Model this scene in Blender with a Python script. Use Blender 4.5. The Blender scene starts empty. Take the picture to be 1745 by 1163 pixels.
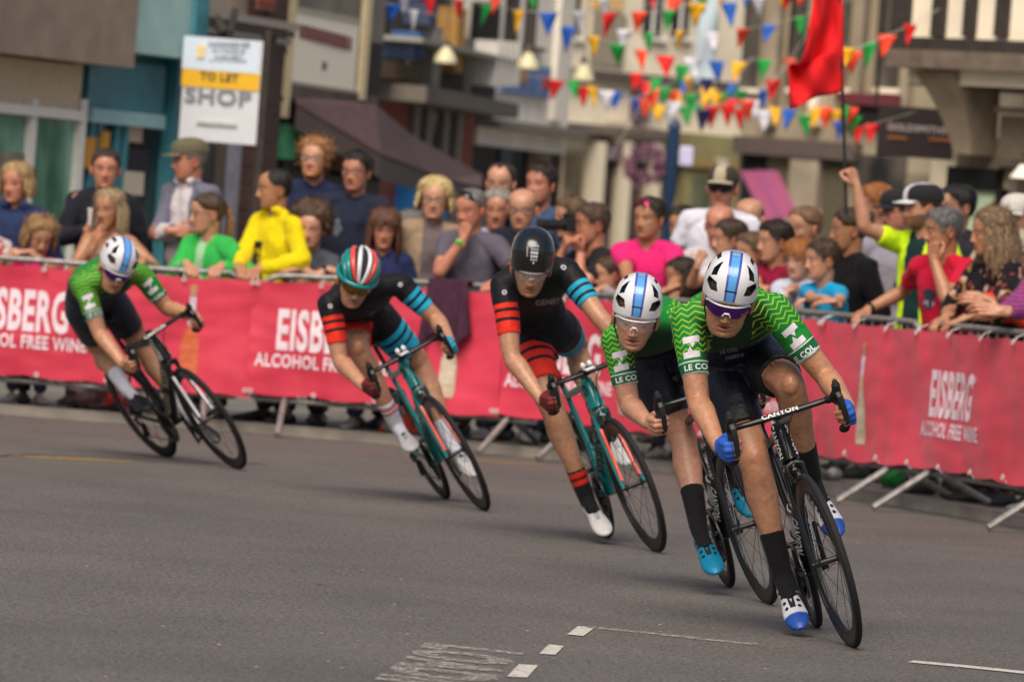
import bpy, bmesh, math, random
import numpy as np
from mathutils import Vector, Matrix, noise
from mathutils.bvhtree import BVHTree
random.seed(7); RNG = np.random.default_rng(7)
SC = bpy.context.scene
COL = SC.collection
PI = math.pi
R_ = math.radians
def V3(*a): return np.array(a, float)
def nrm(v):
    v = np.asarray(v, float); return v / (np.linalg.norm(v) + 1e-12)

# ---------------------------------------------------------------- camera model (photo pixels 1745 x 1163)
FPX = 9694.0; CX = 872.5; CY = 581.5; HCAM = 1.41; YH = 404.0; ROLL = math.atan(0.075)
PITCH = math.atan((CY - YH) / FPX)
CAM = V3(0, 0, HCAM)
CF = V3(0, math.cos(PITCH), -math.sin(PITCH)); CR0 = V3(1, 0, 0); CU0 = V3(0, math.sin(PITCH), math.cos(PITCH))
CRT = math.cos(ROLL) * CR0 + math.sin(ROLL) * CU0
CUP = -math.sin(ROLL) * CR0 + math.cos(ROLL) * CU0
def ray(px, py):
    return nrm(CF * FPX + CRT * (px - CX) - CUP * (py - CY))
def at(px, py, d):
    """point seen at a photo pixel at world depth Y = d"""
    r = ray(px, py); return CAM + r * (d / r[1])
def ground(px, py, z=0.0):
    r = ray(px, py); return CAM + r * ((z - HCAM) / r[2])
def on_plane(px, py, p0, n):
    r = ray(px, py); return CAM + r * (np.dot(np.asarray(p0) - CAM, n) / np.dot(r, n))
def proj(p):
    q = np.asarray(p, float) - CAM; z = q @ CF
    return CX + FPX * (q @ CRT) / z, CY - FPX * (q @ CUP) / z

# ---------------------------------------------------------------- materials
MATS = {}
def lin(c):
    """sRGB 0-255 triple to linear"""
    out = []
    for v in c[:3]:
        v = v / 255.0
        out.append(v / 12.92 if v <= 0.04045 else ((v + 0.055) / 1.055) ** 2.4)
    return tuple(out)
def new_mat(name):
    m = bpy.data.materials.new(name); m.use_nodes = True
    return m, m.node_tree.nodes, m.node_tree.links, m.node_tree.nodes['Principled BSDF']
def mat(name, col, rough=0.6, metal=0.0, var=0.12, scale=30.0, bump=0.0, bscale=200.0, coat=0.0, spec=0.5, emit=0, sheen=0, alpha=1, trans=0):
    """principled material whose colour and roughness wander a little through noise"""
    if name in MATS: return MATS[name]
    m, N, L, P = new_mat(name)
    tc = N.new('ShaderNodeTexCoord')
    nz = N.new('ShaderNodeTexNoise'); nz.inputs['Scale'].default_value = scale; nz.inputs['Detail'].default_value = 4
    L.new(tc.outputs['Object'], nz.inputs['Vector'])
    mr = N.new('ShaderNodeMapRange'); mr.inputs[1].default_value = 0.3; mr.inputs[2].default_value = 0.7
    mr.inputs[3].default_value = 1 - var; mr.inputs[4].default_value = 1 + var
    L.new(nz.outputs['Fac'], mr.inputs[0])
    mx = N.new('ShaderNodeVectorMath'); mx.operation = 'SCALE'; mx.inputs[0].default_value = col[:3]
    L.new(mr.outputs[0], mx.inputs['Scale']); L.new(mx.outputs[0], P.inputs['Base Color'])
    P.inputs['Roughness'].default_value = rough; P.inputs['Metallic'].default_value = metal
    P.inputs['Coat Weight'].default_value = coat; P.inputs['Specular IOR Level'].default_value = spec
    P.inputs['Sheen Weight'].default_value = sheen; P.inputs['Transmission Weight'].default_value = trans; P.inputs['Alpha'].default_value = alpha
    if emit:
        L.new(mx.outputs[0], P.inputs['Emission Color']); P.inputs['Emission Strength'].default_value = emit
    if bump:
        n2 = N.new('ShaderNodeTexNoise'); n2.inputs['Scale'].default_value = bscale; n2.inputs['Detail'].default_value = 3
        L.new(tc.outputs['Object'], n2.inputs['Vector'])
        b = N.new('ShaderNodeBump'); b.inputs['Strength'].default_value = bump; b.inputs['Distance'].default_value = 0.01
        L.new(n2.outputs['Fac'], b.inputs['Height']); L.new(b.outputs[0], P.inputs['Normal'])
    MATS[name] = m; return m
def vmat(name, rough=0.6, sheen=0.0, var=0.1, scale=40, bump=0.2, bscale=25, sss=0.0, coat=0.0, spec=0.5, stretch=(1, 1, 1)):
    """material coloured by the mesh's Col attribute (dye or skin colour of each place)"""
    if name in MATS: return MATS[name]
    m, N, L, P = new_mat(name)
    a = N.new('ShaderNodeAttribute'); a.attribute_name = 'Col'
    tc = N.new('ShaderNodeTexCoord')
    mp = N.new('ShaderNodeMapping'); mp.inputs['Scale'].default_value = stretch; L.new(tc.outputs['Object'], mp.inputs['Vector'])
    nz = N.new('ShaderNodeTexNoise'); nz.inputs['Scale'].default_value = scale; nz.inputs['Detail'].default_value = 4
    L.new(mp.outputs[0], nz.inputs['Vector'])
    mr = N.new('ShaderNodeMapRange'); mr.inputs[1].default_value = 0.3; mr.inputs[2].default_value = 0.7
    mr.inputs[3].default_value = 1 - var; mr.inputs[4].default_value = 1 + var
    L.new(nz.outputs['Fac'], mr.inputs[0])
    mx = N.new('ShaderNodeVectorMath'); mx.operation = 'SCALE'
    L.new(a.outputs['Color'], mx.inputs[0]); L.new(mr.outputs[0], mx.inputs['Scale']); L.new(mx.outputs[0], P.inputs['Base Color'])
    P.inputs['Roughness'].default_value = rough; P.inputs['Sheen Weight'].default_value = sheen
    P.inputs['Coat Weight'].default_value = coat; P.inputs['Specular IOR Level'].default_value = spec
    if sss:
        P.inputs['Subsurface Weight'].default_value = sss; P.inputs['Subsurface Radius'].default_value = (0.01, 0.004, 0.002); P.inputs['Subsurface Scale'].default_value = 1.0
    if bump:
        n2 = N.new('ShaderNodeTexNoise'); n2.inputs['Scale'].default_value = bscale; n2.inputs['Detail'].default_value = 3
        L.new(mp.outputs[0], n2.inputs['Vector'])
        b = N.new('ShaderNodeBump'); b.inputs['Strength'].default_value = bump; b.inputs['Distance'].default_value = 0.02
        L.new(n2.outputs['Fac'], b.inputs['Height']); L.new(b.outputs[0], P.inputs['Normal'])
    MATS[name] = m; return m

# ---------------------------------------------------------------- mesh builder
def frame_of(t, up=(0, 0, 1)):
    t = nrm(t); up = np.asarray(up, float)
    if abs(t @ nrm(up)) > 0.97: up = V3(1, 0, 0) if abs(t[0]) < 0.9 else V3(0, 1, 0)
    a = nrm(np.cross(up, t)); b = np.cross(t, a)
    return a, b
class MB:
    def __init__(s): s.v = []; s.f = []; s.m = []; s.n = 0; s.mi = 0
    def add(s, v, f, mi=None):
        v = np.asarray(v, float).reshape(-1, 3)
        s.v.append(v); k = s.n
        s.f += [tuple(i + k for i in q) for q in f]; s.m += [s.mi if mi is None else mi] * len(f)
        s.n += len(v); return s
    def verts(s): return np.concatenate(s.v) if s.v else np.zeros((0, 3))
    def rings(s, rings, closed=True, caps=True, loop=False, mi=None):
        """loft through rings of equal vertex count"""
        rings = [np.asarray(r, float) for r in rings]; n = len(rings[0]); f = []
        nr = len(rings)
        for i in range(nr if loop else nr - 1):
            j = (i + 1) % nr
            for k in range(n if closed else n - 1):
                l = (k + 1) % n
                f.append((i * n + k, i * n + l, j * n + l, j * n + k))
        if caps and not loop:
            f.append(tuple(reversed(range(n)))); f.append(tuple((nr - 1) * n + k for k in range(n)))
        return s.add(np.concatenate(rings), f, mi)
    def tube(s, path, rad, seg=10, caps=True, loop=False, up=(0, 0, 1), flat=None, mi=None, round_ends=False):
        """tube along a path; rad scalar or list; flat = (a, b) multipliers for an oval section"""
        path = [np.asarray(p, float) for p in path]; n = len(path)
        rad = [rad] * n if np.isscalar(rad) else list(rad)
        if round_ends:
            t0 = nrm(path[0] - path[1]); t1 = nrm(path[-1] - path[-2]); r0 = rad[0]; r1 = rad[-1]
            pre = [(path[0] + t0 * r0 * math.sin(a), r0 * math.cos(a)) for a in (1.35, 0.9, 0.45)]
            post = [(path[-1] + t1 * r1 * math.sin(a), r1 * math.cos(a)) for a in (0.45, 0.9, 1.35)]
            path = [p for p, _ in pre] + path + [p for p, _ in post]
            rad = [r for _, r in pre] + rad + [r for _, r in post]; n = len(path)
        rings = []; pa = None
        for i in range(n):
            if loop: t = path[(i + 1) % n] - path[i - 1]
            elif i == 0: t = path[1] - path[0]
            elif i == n - 1: t = path[-1] - path[-2]
            else: t = nrm(path[i + 1] - path[i]) + nrm(path[i] - path[i - 1])
            t = nrm(t)
            if pa is None: a, b = frame_of(t, up)
            else:
                a = nrm(pa - t * (pa @ t)); b = np.cross(t, a)
            pa = a
            fa, fb = flat if flat else (1, 1)
            th = np.arange(seg) * 2 * PI / seg
            rings.append(path[i] + rad[i] * (np.outer(np.cos(th) * fa, a) + np.outer(np.sin(th) * fb, b)))
        return s.rings(rings, True, caps and not loop, loop, mi)
    def box(s, c, size, ax=None, mi=None, bev=0.0):
        c = np.asarray(c, float); hx, hy, hz = [q / 2 for q in size]
        A = np.eye(3) if ax is None else np.asarray(ax, float)
        if bev:
            b = min(bev, hx * .9, hy * .9, hz * .9); rings = []
            for z, ins in ((-hz, b), (-hz + b, 0), (hz - b, 0), (hz, b)):
                x, y = hx - ins, hy - ins
                k = b * .7
                pts = [(-x, -y + k), (-x + k, -y), (x - k, -y), (x, -y + k), (x, y - k), (x - k, y), (-x + k, y), (-x, y - k)]
                rings.append([c + A.T @ V3(px, py, z) for px, py in pts])
            return s.rings(rings, mi=mi)
        v = [c + A.T @ V3(x, y, z) for z in (-hz, hz) for x, y in ((-hx, -hy), (hx, -hy), (hx, hy), (-hx, hy))]
        return s.add(v, [(3, 2, 1, 0), (4, 5, 6, 7), (0, 1, 5, 4), (1, 2, 6, 5), (2, 3, 7, 6), (3, 0, 4, 7)], mi)
    def ell(s, c, r, ax=None, nu=16, nv=10, mi=None):
        c = np.asarray(c, float); A = np.eye(3) if ax is None else np.asarray(ax, float)
        rings = []
        for j in range(1, nv):
            ph = -PI / 2 + PI * j / nv; th = np.arange(nu) * 2 * PI / nu
            p = np.stack([np.cos(th) * math.cos(ph) * r[0], np.sin(th) * math.cos(ph) * r[1], np.full(nu, math.sin(ph) * r[2])], 1)
            rings.append(c + p @ A)
        n = len(rings) * nu
        k = s.n; s.rings(rings, True, False, mi=mi)
        top = c + V3(0, 0, r[2]) @ A; bot = c + V3(0, 0, -r[2]) @ A
        s.v.append(np.array([bot, top])); s.n += 2
        for q in range(nu):
            l = (q + 1) % nu
            s.f.append((k + l, k + q, k + n)); s.m.append(s.mi if mi is None else mi)
            o = (nv - 2) * nu
            s.f.append((k + o + q, k + o + l, k + n + 1)); s.m.append(s.mi if mi is None else mi)
        return s
    def poly(s, pts, th, nor, mi=None):
        """flat polygon extruded by th along nor"""
        pts = np.asarray(pts, float); n = len(pts); nor = nrm(nor)
        e = np.cross(pts[1] - pts[0], pts[2] - pts[1])
        a = sum(np.cross(pts[i] - pts[0], pts[(i + 1) % n] - pts[0]) for i in range(n))
        if a @ nor < 0: pts = pts[::-1]
        return s.rings([pts, pts + nor * th], mi=mi)
    def build(s, name, mats, parent=None, smooth=True, base=None, cols=None, attrs=None, sharp=35):
        return mk(name, s.verts(), s.f, mats, parent, smooth, base, cols, attrs, s.m if isinstance(mats, (list, tuple)) else None, sharp)
def mk(name, v, f, mats, parent=None, smooth=True, base=None, cols=None, attrs=None, mi=None, sharp=35):
    v = np.asarray(v, float)
    if base is not None: v = v - np.asarray(base)
    me = bpy.data.meshes.new(name)
    if isinstance(f, np.ndarray):
        nf, k = f.shape
        me.vertices.add(len(v)); me.vertices.foreach_set('co', v.astype(np.float32).ravel())
        me.loops.add(nf * k); me.loops.foreach_set('vertex_index', f.astype(np.int32).ravel())
        me.polygons.add(nf); me.polygons.foreach_set('loop_start', np.arange(0, nf * k, k, dtype=np.int32))
        me.update(calc_edges=True)
    else: me.from_pydata(v.tolist(), [], f)
    for m in (mats if isinstance(mats, (list, tuple)) else [mats]): me.materials.append(m)
    if mi is not None: me.polygons.foreach_set('material_index', np.asarray(mi, dtype=np.int32))
    if cols is not None:
        a = me.attributes.new('Col', 'FLOAT_COLOR', 'POINT')
        c = np.ones((len(v), 4), np.float32); c[:, :3] = cols; a.data.foreach_set('color', c.ravel())
    for k, x in (attrs or {}).items():
        a = me.attributes.new(k, 'FLOAT', 'POINT'); a.data.foreach_set('value', np.asarray(x, np.float32))
    if smooth:
        me.polygons.foreach_set('use_smooth', np.ones(len(me.polygons), dtype=bool))
        if sharp and len(v) < 60000: me.set_sharp_from_angle(angle=R_(sharp))
    me.validate(); me.update()
    o = bpy.data.objects.new(name, me); COL.objects.link(o)
    if parent is not None: o.parent = parent
    return o
def remesh(mb, voxel, smooth=4, factor=0.5):
    """voxel union of everything in the builder, then smoothed -> (verts, quads)"""
    me = bpy.data.meshes.new('tmp'); me.from_pydata(mb.verts().tolist(), [], mb.f)
    o = bpy.data.objects.new('tmp', me); COL.objects.link(o)
    r = o.modifiers.new('r', 'REMESH'); r.mode = 'VOXEL'; r.voxel_size = voxel
    if smooth:
        q = o.modifiers.new('s', 'SMOOTH'); q.factor = factor; q.iterations = smooth
    dg = bpy.context.evaluated_depsgraph_get(); e = o.evaluated_get(dg); em = e.to_mesh()
    n = len(em.vertices); v = np.empty(n * 3, np.float32); em.vertices.foreach_get('co', v)
    ls = np.empty(len(em.loops), np.int32); em.loops.foreach_get('vertex_index', ls)
    nf = len(em.polygons)
    f = ls.reshape(nf, 4) if nf * 4 == len(ls) else None
    if f is None:
        f = [tuple(p.vertices) for p in em.polygons]; f = np.array([q if len(q) == 4 else (*q, q[-1]) for q in f])
    e.to_mesh_clear(); bpy.data.objects.remove(o); bpy.data.meshes.remove(me)
    return v.reshape(n, 3).astype(float), f
# ---------------------------------------------------------------- things
def thing(name, label, cat, loc=(0, 0, 0), group=None):
    o = bpy.data.objects.new(name, None); o.empty_display_size = 0.1; COL.objects.link(o); o.location = loc
    o['label'] = label; o['category'] = cat
    if group: o['group'] = group
    return o
def tag(o, label, cat, group=None, kind=None):
    o['label'] = label; o['category'] = cat
    if group: o['group'] = group
    if kind: o['kind'] = kind
    return o
def struct(o): o['kind'] = 'structure'; return o
def copy_tree(o, parent=None):
    c = o.copy(); COL.objects.link(c)
    if parent is not None: c.parent = parent
    for ch in list(o.children): copy_tree(ch, c)
    return c
# ---------------------------------------------------------------- lettering
_TX = {}
def text2d(s, bold=0.0, maxedge=None):
    """outline of a word as flat triangles, height of a capital = 1, left edge x = 0"""
    k = (s, bold, maxedge)
    if k in _TX: return _TX[k]
    cu = bpy.data.curves.new('t', 'FONT'); cu.body = s; cu.size = 1.0; cu.offset = bold; cu.resolution_u = 3; cu.space_character = 1.05 + bold
    o = bpy.data.objects.new('t', cu); COL.objects.link(o)
    dg = bpy.context.evaluated_depsgraph_get(); me = bpy.data.meshes.new_from_object(o.evaluated_get(dg))
    bpy.data.objects.remove(o); bpy.data.curves.remove(cu)
    bm = bmesh.new(); bm.from_mesh(me); bpy.data.meshes.remove(me)
    bmesh.ops.triangulate(bm, faces=bm.faces)
    sc = 1 / 0.70
    if maxedge:
        for _ in range(4):
            ed = [e for e in bm.edges if e.calc_length() * sc > maxedge]
            if not ed: break
            bmesh.ops.subdivide_edges(bm, edges=ed, cuts=1); bmesh.ops.triangulate(bm, faces=bm.faces)
    bm.verts.index_update()
    v = np.array([(q.co.x, q.co.y) for q in bm.verts]) * sc; f = [tuple(w.index for w in q.verts) for q in bm.faces]; bm.free()
    v[:, 0] -= v[:, 0].min()
    _TX[k] = (v, f); return _TX[k]
def bvh_of(obs):
    vs = []; fs = []; n = 0
    for o in (obs if isinstance(obs, (list, tuple)) else [obs]):
        M = np.array(full_matrix(o)); me = o.data; k = len(me.vertices)
        v = np.empty(k * 3, np.float32); me.vertices.foreach_get('co', v); v = v.reshape(k, 3) @ M[:3, :3].T + M[:3, 3]
        vs.append(v); fs += [tuple(i + n for i in p.vertices) for p in me.polygons]; n += k
    return BVHTree.FromPolygons(np.concatenate(vs).tolist(), fs)
def full_matrix(o):
    M = o.matrix_basis.copy()
    return full_matrix(o.parent) @ M if o.parent else M
def decal(name, v2, f, origin, right, up, m, parent, target=None, off=0.002, dist=0.25, thick=0.0):
    """flat figure laid on the surface of target (a BVH in world space) or on its own plane"""
    right = nrm(right); up = nrm(up - right * (np.asarray(up) @ right)); nor = np.cross(right, up)
    P = np.asarray(origin) + np.outer(v2[:, 0], right) + np.outer(v2[:, 1], up)
    ok = np.ones(len(P), bool)
    if target is not None:
        for i, p in enumerate(P):
            h = target.ray_cast(Vector(p + nor * dist), Vector(-nor), dist * 2.2)
            if h[0] is None: ok[i] = False
            else: P[i] = np.array(h[0]) + nor * off
    else: P = P + nor * off
    f = [q for q in f if all(ok[i] for i in q)]
    if not f: return None
    Mi = np.array(full_matrix(parent).inverted()) if parent is not None else np.eye(4)
    Q = P @ Mi[:3, :3].T + Mi[:3, 3]
    return mk(name, Q, f, m, parent, smooth=False)
def word(name, s, origin, right, up, cap, m, parent, target=None, off=0.002, bold=0.0, sx=1.0, center=True, dist=0.25, maxedge=None, width=None):
    v, f = text2d(s, bold, maxedge); v = v * np.array([cap * sx, cap])
    if width: v[:, 0] *= width / v[:, 0].max()
    if center: v = v - np.array([v[:, 0].max() / 2, cap / 2])
    return decal(name, v, f, origin, right, up, m, parent, target, off, dist)
def smoothstep(a, b, x):
    t = np.clip((np.asarray(x, float) - a) / (b - a), 0, 1); return t * t * (3 - 2 * t)
def interp_path(pts, n):
    """Catmull-Rom through points"""
    P = [np.asarray(p, float) for p in pts]; P = [2 * P[0] - P[1]] + P + [2 * P[-1] - P[-2]]
    out = []
    for i in range(1, len(P) - 2):
        for k in range(n):
            t = k / n; a, b, c, d = P[i - 1:i + 3]
            out.append(0.5 * (2 * b + (c - a) * t + (2 * a - 5 * b + 4 * c - d) * t ** 2 + (3 * b - a - 3 * c + d) * t ** 3))
    out.append(P[-2]); return out
# ================================================================ racing bicycles (built in the bike's own frame: x forward, y left, z up, origin at the rear contact)
WB = 0.985; WR = 0.335
BB = V3(0.405, 0, 0.268); CRANK = 0.1725
def bike_mats():
    mat('tyre_rubber', (0.008, 0.008, 0.0085), 0.8, var=0.25, scale=60)
    mat('carbon_black', (0.006, 0.006, 0.007), 0.35, var=0.2, coat=0.15, spec=.35)
    mat('rim_carbon', (0.008, 0.008, 0.009), 0.4, var=0.2, coat=0.1, spec=.35)
    mat('black_part', (0.012, 0.012, 0.013), 0.4, var=0.2)
    mat('bar_tape', (0.012, 0.012, 0.013), 0.8, var=0.3, scale=120, bump=0.4, bscale=300)
    mat('steel', (0.45, 0.45, 0.46), 0.28, 1.0, var=0.2)
    mat('grey_alloy', (0.10, 0.10, 0.105), 0.35, 0.8, var=0.2)
    mat('white_print', (0.75, 0.75, 0.74), 0.5, var=0.06)
    mat('teal_paint', (0.0, 0.22, 0.22), 0.25, var=0.12, coat=0.5)
    mat('fork_red', (0.80, 0.045, 0.015), 0.35, var=0.1, coat=0.3)
    mat('white_paint', (0.70, 0.70, 0.74), 0.3, var=0.08, coat=0.3)
    mat('beige_print', (0.42, 0.37, 0.27), 0.5, var=0.1)
    mat('clear_bottle', (0.45, 0.45, 0.46), 0.35, var=0.15)
    mat('black_print', (0.008, 0.008, 0.01), 0.5, var=0.1)
def make_wheel(name, axle, root, steerM, ring, tyre_r=0.0125, depth=0.05, rear=False):
    """deep section wheel: rim ring, tyre, hub with spokes"""
    def tf(p): return np.asarray(p) @ steerM[:3, :3].T + steerM[:3, 3]
    n = 72; th = np.arange(n) * 2 * PI / n
    def lathe(mb, prof, mi=0):
        rs = []
        for r, y in prof:
            rs.append(tf(np.stack([axle[0] + r * np.cos(th), np.full(n, axle[1] + y), axle[2] + r * np.sin(th)], 1)))
        mb.rings(rs, True, False, True, mi)
    w = MB(); ro = WR - 0.020; ri = ro - depth
    lathe(w, [(ro, -.0105), (ro - .008, -.0118), (ri + .012, -.0095), (ri, -.003), (ri, .003), (ri + .012, .0095), (ro - .008, .0118), (ro, .0105)])
    wo = w.build('wheel', MATS[ring], root)
    t = MB(); k = 10
    lathe(t, [(WR - tyre_r + tyre_r * math.cos(a), tyre_r * 1.02 * math.sin(a)) for a in np.arange(k) * 2 * PI / k])
    t.build('tyre', MATS['tyre_rubber'], wo)
    h = MB(); hw = 0.05 if not rear else 0.06
    def hl(y, r): return tf(np.stack([axle[0] + r * np.cos(th[::4]), np.full(n // 4, axle[1] + y), axle[2] + r * np.sin(th[::4])], 1))
    h.rings([hl(-hw - .012, .008), hl(-hw, .010), hl(-hw + .012, .017), hl(-hw + .02, .011), hl(hw - .02, .011), hl(hw - .012, .017), hl(hw, .010), hl(hw + .012, .008)], mi=0)
    for i in range(20):
        a = i * 2 * PI / 20; b = a + (0.55 if i % 4 < 2 else -0.55) * (1 if rear else 0.15); sy = (1 if i % 2 else -1)
        p = [axle[0] + .016 * math.cos(b), axle[1] + sy * (hw - .012), axle[2] + .016 * math.sin(b)]
        q = [axle[0] + (ri + .004) * math.cos(a), axle[1], axle[2] + (ri + .004) * math.sin(a)]
        h.tube(tf([p, q]), 0.0014, 5, mi=1)
    h.build('hub', [MATS['black_part'], MATS['grey_alloy']], wo)
    return wo
def oval(mb, p, q, a0, b0, a1, b1, side=(0, 1, 0), seg=14, mi=None):
    """oval tube from p to q: b is the half width along side, a the other half axis"""
    p, q = np.asarray(p, float), np.asarray(q, float); t = nrm(q - p); s = nrm(np.asarray(side) - t * (t @ np.asarray(side))); u = np.cross(t, s)
    th = np.arange(seg) * 2 * PI / seg
    def ring(c, a, b): return c + np.outer(np.cos(th) * b, s) + np.outer(np.sin(th) * a, u)
    mb.rings([ring(p, a0, b0), ring(p * .5 + q * .5, (a0 + a1) / 2, (b0 + b1) / 2), ring(q, a1, b1)], mi=mi)
def make_bike(c):
    """c: rear, front contact points (world), lean (deg, top to the viewer's left), steer (deg), crank (deg), colours"""
    rear, front = c['rear'], c['front']
    f = nrm((front - rear) * V3(1, 1, 0)); l0 = np.cross(V3(0, 0, 1), f); a = R_(c['lean'])
    u = math.cos(a) * V3(0, 0, 1) - math.sin(a) * l0; l = math.cos(a) * l0 + math.sin(a) * V3(0, 0, 1)
    M = np.eye(4); M[:3, 0] = f; M[:3, 1] = l; M[:3, 2] = u
    # the tyre touches the road at its lower edge: shift so that the contact lies on the ground
    M[:3, 3] = rear
    root = thing('racing_bicycle', c['label'], 'bicycle', (0, 0, 0), 'racing bicycles leaning into the bend')
    root.matrix_basis = Matrix(M.tolist())
    fm, pm = MATS[c['frame']], MATS[c.get('print', 'white_print')]
    # steering assembly turns about the head axis
    axt = V3(.775, 0, .86); axd = nrm(V3(.823, 0, .71) - axt); st = R_(c.get('steer', 0))
    S = np.eye(4); S[:3, :3] = np.array(Matrix.Rotation(-st, 3, Vector(axd))); S[:3, 3] = axt - S[:3, :3] @ axt
    def sf(p): return np.asarray(p, float) @ S[:3, :3].T + S[:3, 3]
    I4 = np.eye(4)
    make_wheel('wheel', V3(0, 0, WR), root, I4, 'rim_carbon', depth=c.get('depth', .05), rear=True)
    make_wheel('wheel', V3(WB, 0, WR), root, S, 'rim_carbon', depth=c.get('depth', .05))
    # frame
    b = MB(); H1 = V3(.778, 0, .85); H0 = V3(.822, 0, .712); seatc = V3(.262, 0, .755); ax = V3(0, 0, WR)
    dp = c.get('deep', .034)
    oval(b, H1 - axd * .0, H0, .036, .029, .046, .036)
    oval(b, H0 + V3(-.012, 0, .025), BB + V3(.0, 0, .012 + (dp - .034) * .6), dp, .028, dp * 1.15, .036)
    if dp > .04: oval(b, BB + V3(-.02, 0, .02), BB + V3(-.065, 0, .22), .05, .026, .03, .02)
    oval(b, H1 + V3(-.01, 0, -.025), seatc + V3(.0, 0, -.01), .020, .020, .015, .016)
    oval(b, BB, seatc + V3(-.01, 0, .03), .026, .017, .022, .013)
    oval(b, BB + V3(0, -.046, 0), BB + V3(0, .046, 0), .024, .024, .024, .024, side=(1, 0, 0))
    for sy in (-1, 1):
        oval(b, BB + V3(-.03, sy * .028, 0), ax + V3(0, sy * .066, 0), .014, .009, .010, .006)
        oval(b, seatc + V3(-.0, sy * .012, -.09), ax + V3(0, sy * .066, .01), .010, .007, .009, .006)
    fo = b.build('frame', fm, root)
    # fork
    k = MB(); crown = H0 + axd * .012
    oval(k, crown - axd * .012, crown + axd * .03, .026, .024, .03, .04, mi=0)
    for sy in (-1, 1):
        e = V3(WB - .002, sy * .052, WR + .004); m_ = crown + V3(.035, sy * .041, -.13)
        th = np.arange(12) * 2 * PI / 12
        rs = []
        for p, aa, bb in ((crown + V3(.006, sy * .033, -.02), .022, .011), (m_, .019, .010), (e * .75 + m_ * .25 + V3(-.01, 0, 0), .015, .009), (e, .012, .008)):
            rs.append(sf(p + np.stack([np.cos(th) * aa, np.sin(th) * bb, 0 * th], 1)))
        k.rings(rs, mi=0)
        if c.get('inner'):
            rs = []
            for p, w_ in ((m_ + V3(.012, -sy * .006, .05), .012), (e * .85 + m_ * .15 + V3(0.01, -sy * .006, 0), .009)):
                rs.append(sf(p + V3(0, 0, 0) + np.array([(-w_, -.006, 0), (w_, -.006, 0), (w_, .006, 0), (-w_, .006, 0)])))
            k.rings(rs, mi=1)
    k.build('fork', [fm, MATS[c.get('inner') or c['frame']]], root)
    # brake calipers
    for q, ref in ((0, crown + V3(.045, 0, -.012)), (1, V3(.165, 0, .63))):
        m = MB(); g = (lambda p: sf(p)) if q == 0 else (lambda p: np.asarray(p, float))
        for sy in (-1, 1):
            m.tube(g([ref + V3(.0, sy * .004, .022), ref + V3(.005, sy * .03, .012), ref + V3(.004, sy * .03, -.02), ref + V3(0, sy * .019, -.045)]), [.008, .009, .008, .006], 8)
            m.box(g(ref + V3(0, sy * .0165, -.048)), (.045, .009, .012))
        m.build('brake_caliper', MATS['grey_alloy' if c['frame'] != 'carbon_black' else 'black_part'], root)
    # stem, bars
    hb = V3(.872, 0, .892)
    s = MB(); oval(s, V3(.769, 0, .878), hb, .018, .016, .016, .017)
    oval(s, H1, V3(.766, 0, .897), .019, .019, .017, .017)
    so = s.build('stem', MATS['carbon_black'], root)
    so.data.transform(Matrix(S.tolist()))
    if c.get('spacer'):
        s = MB(); oval(s, V3(.7755, 0, .857), V3(.7715, 0, .8715), .022, .022, .021, .021); o = s.build('headset_cap', MATS['white_paint'], root); o.data.transform(Matrix(S.tolist()))
    tops = MB(); drops = []
    half = [(.872, .0, .892), (.872, .05, .892), (.872, .14, .893), (.880, .185, .895), (.925, .203, .895), (.957, .208, .876), (.966, .211, .838), (.945, .215, .795), (.90, .218, .777), (.835, .221, .772)]
    for sy in (-1, 1):
        pts = [V3(x, y * sy, z) for x, y, z in half]
        tops.tube(sf(interp_path(pts[:4], 5)), [.0155, .0155, .0155, .0155, .0155, .0155, .0155, .0150, .0145, .014, .014, .014, .014, .014, .014, .014], 10, flat=(1.0, .85))
        g = MB(); g.tube(sf(interp_path(pts[3:], 5)), .0158, 10, round_ends=True); drops.append(g)
    ho = tops.build('handlebar', MATS['carbon_black'], root)
    for g in drops: g.build('bar_tape', MATS['bar_tape'], ho)
    for sy in (-1, 1):
        lv = MB()
        lv.tube(sf([V3(.915, sy * .203, .897), V3(.955, sy * .205, .908), V3(.990, sy * .206, .922), V3(1.006, sy * .206, .948), V3(1.008, sy * .206, .960)]), [.017, .0185, .0175, .016, .010], 12, flat=(1, 1.15), round_ends=True, mi=0)
        lv.tube(sf([V3(.998, sy * .206, .925), V3(1.018, sy * .207, .90), V3(1.018, sy * .209, .86), V3(1.004, sy * .213, .815), V3(1.000, sy * .214, .800)]), [.010, .0105, .0095, .0085, .006], 8, flat=(1.2, .8), mi=1)
        lv.ell(sf(V3(1.0195, sy * .207, .893)), (.004, .006, .012), mi=2)
        lv.build('brake_lever', [MATS['bar_tape'], MATS['black_part'], MATS['grey_alloy']], ho)
    if c.get('computer'):
        q = MB(); dz = V3(0, 0, 0) if c['computer'] == 'white' else V3(.0, 0, -.045); q.box(sf(hb + dz + V3(.045, 0, .018)), (.075, .048, .016), bev=.006, mi=0); q.box(sf(hb + dz + V3(.047, 0, .0275)), (.05, .036, .004), mi=1)
        q.build('bike_computer', [MATS['white_paint'] if c['computer'] == 'white' else MATS['black_part'], MATS['grey_alloy']], root)
        q = MB()
        for sy in (-1, 1): q.ell(sf(hb + V3(.02, sy * .017, .036)), (.013, .0125, .017))
        if c['computer'] == 'white': q.build('computer_mount', MATS['white_paint'], root)
    # seat
    q = MB(); oval(q, seatc + V3(-.005, 0, -.02), V3(.206, 0, .945), .017, .012, .016, .011); q.build('seat_post', MATS['carbon_black'], root)
    q = MB(); rs = []
    th = np.arange(16) * 2 * PI / 16
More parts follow.
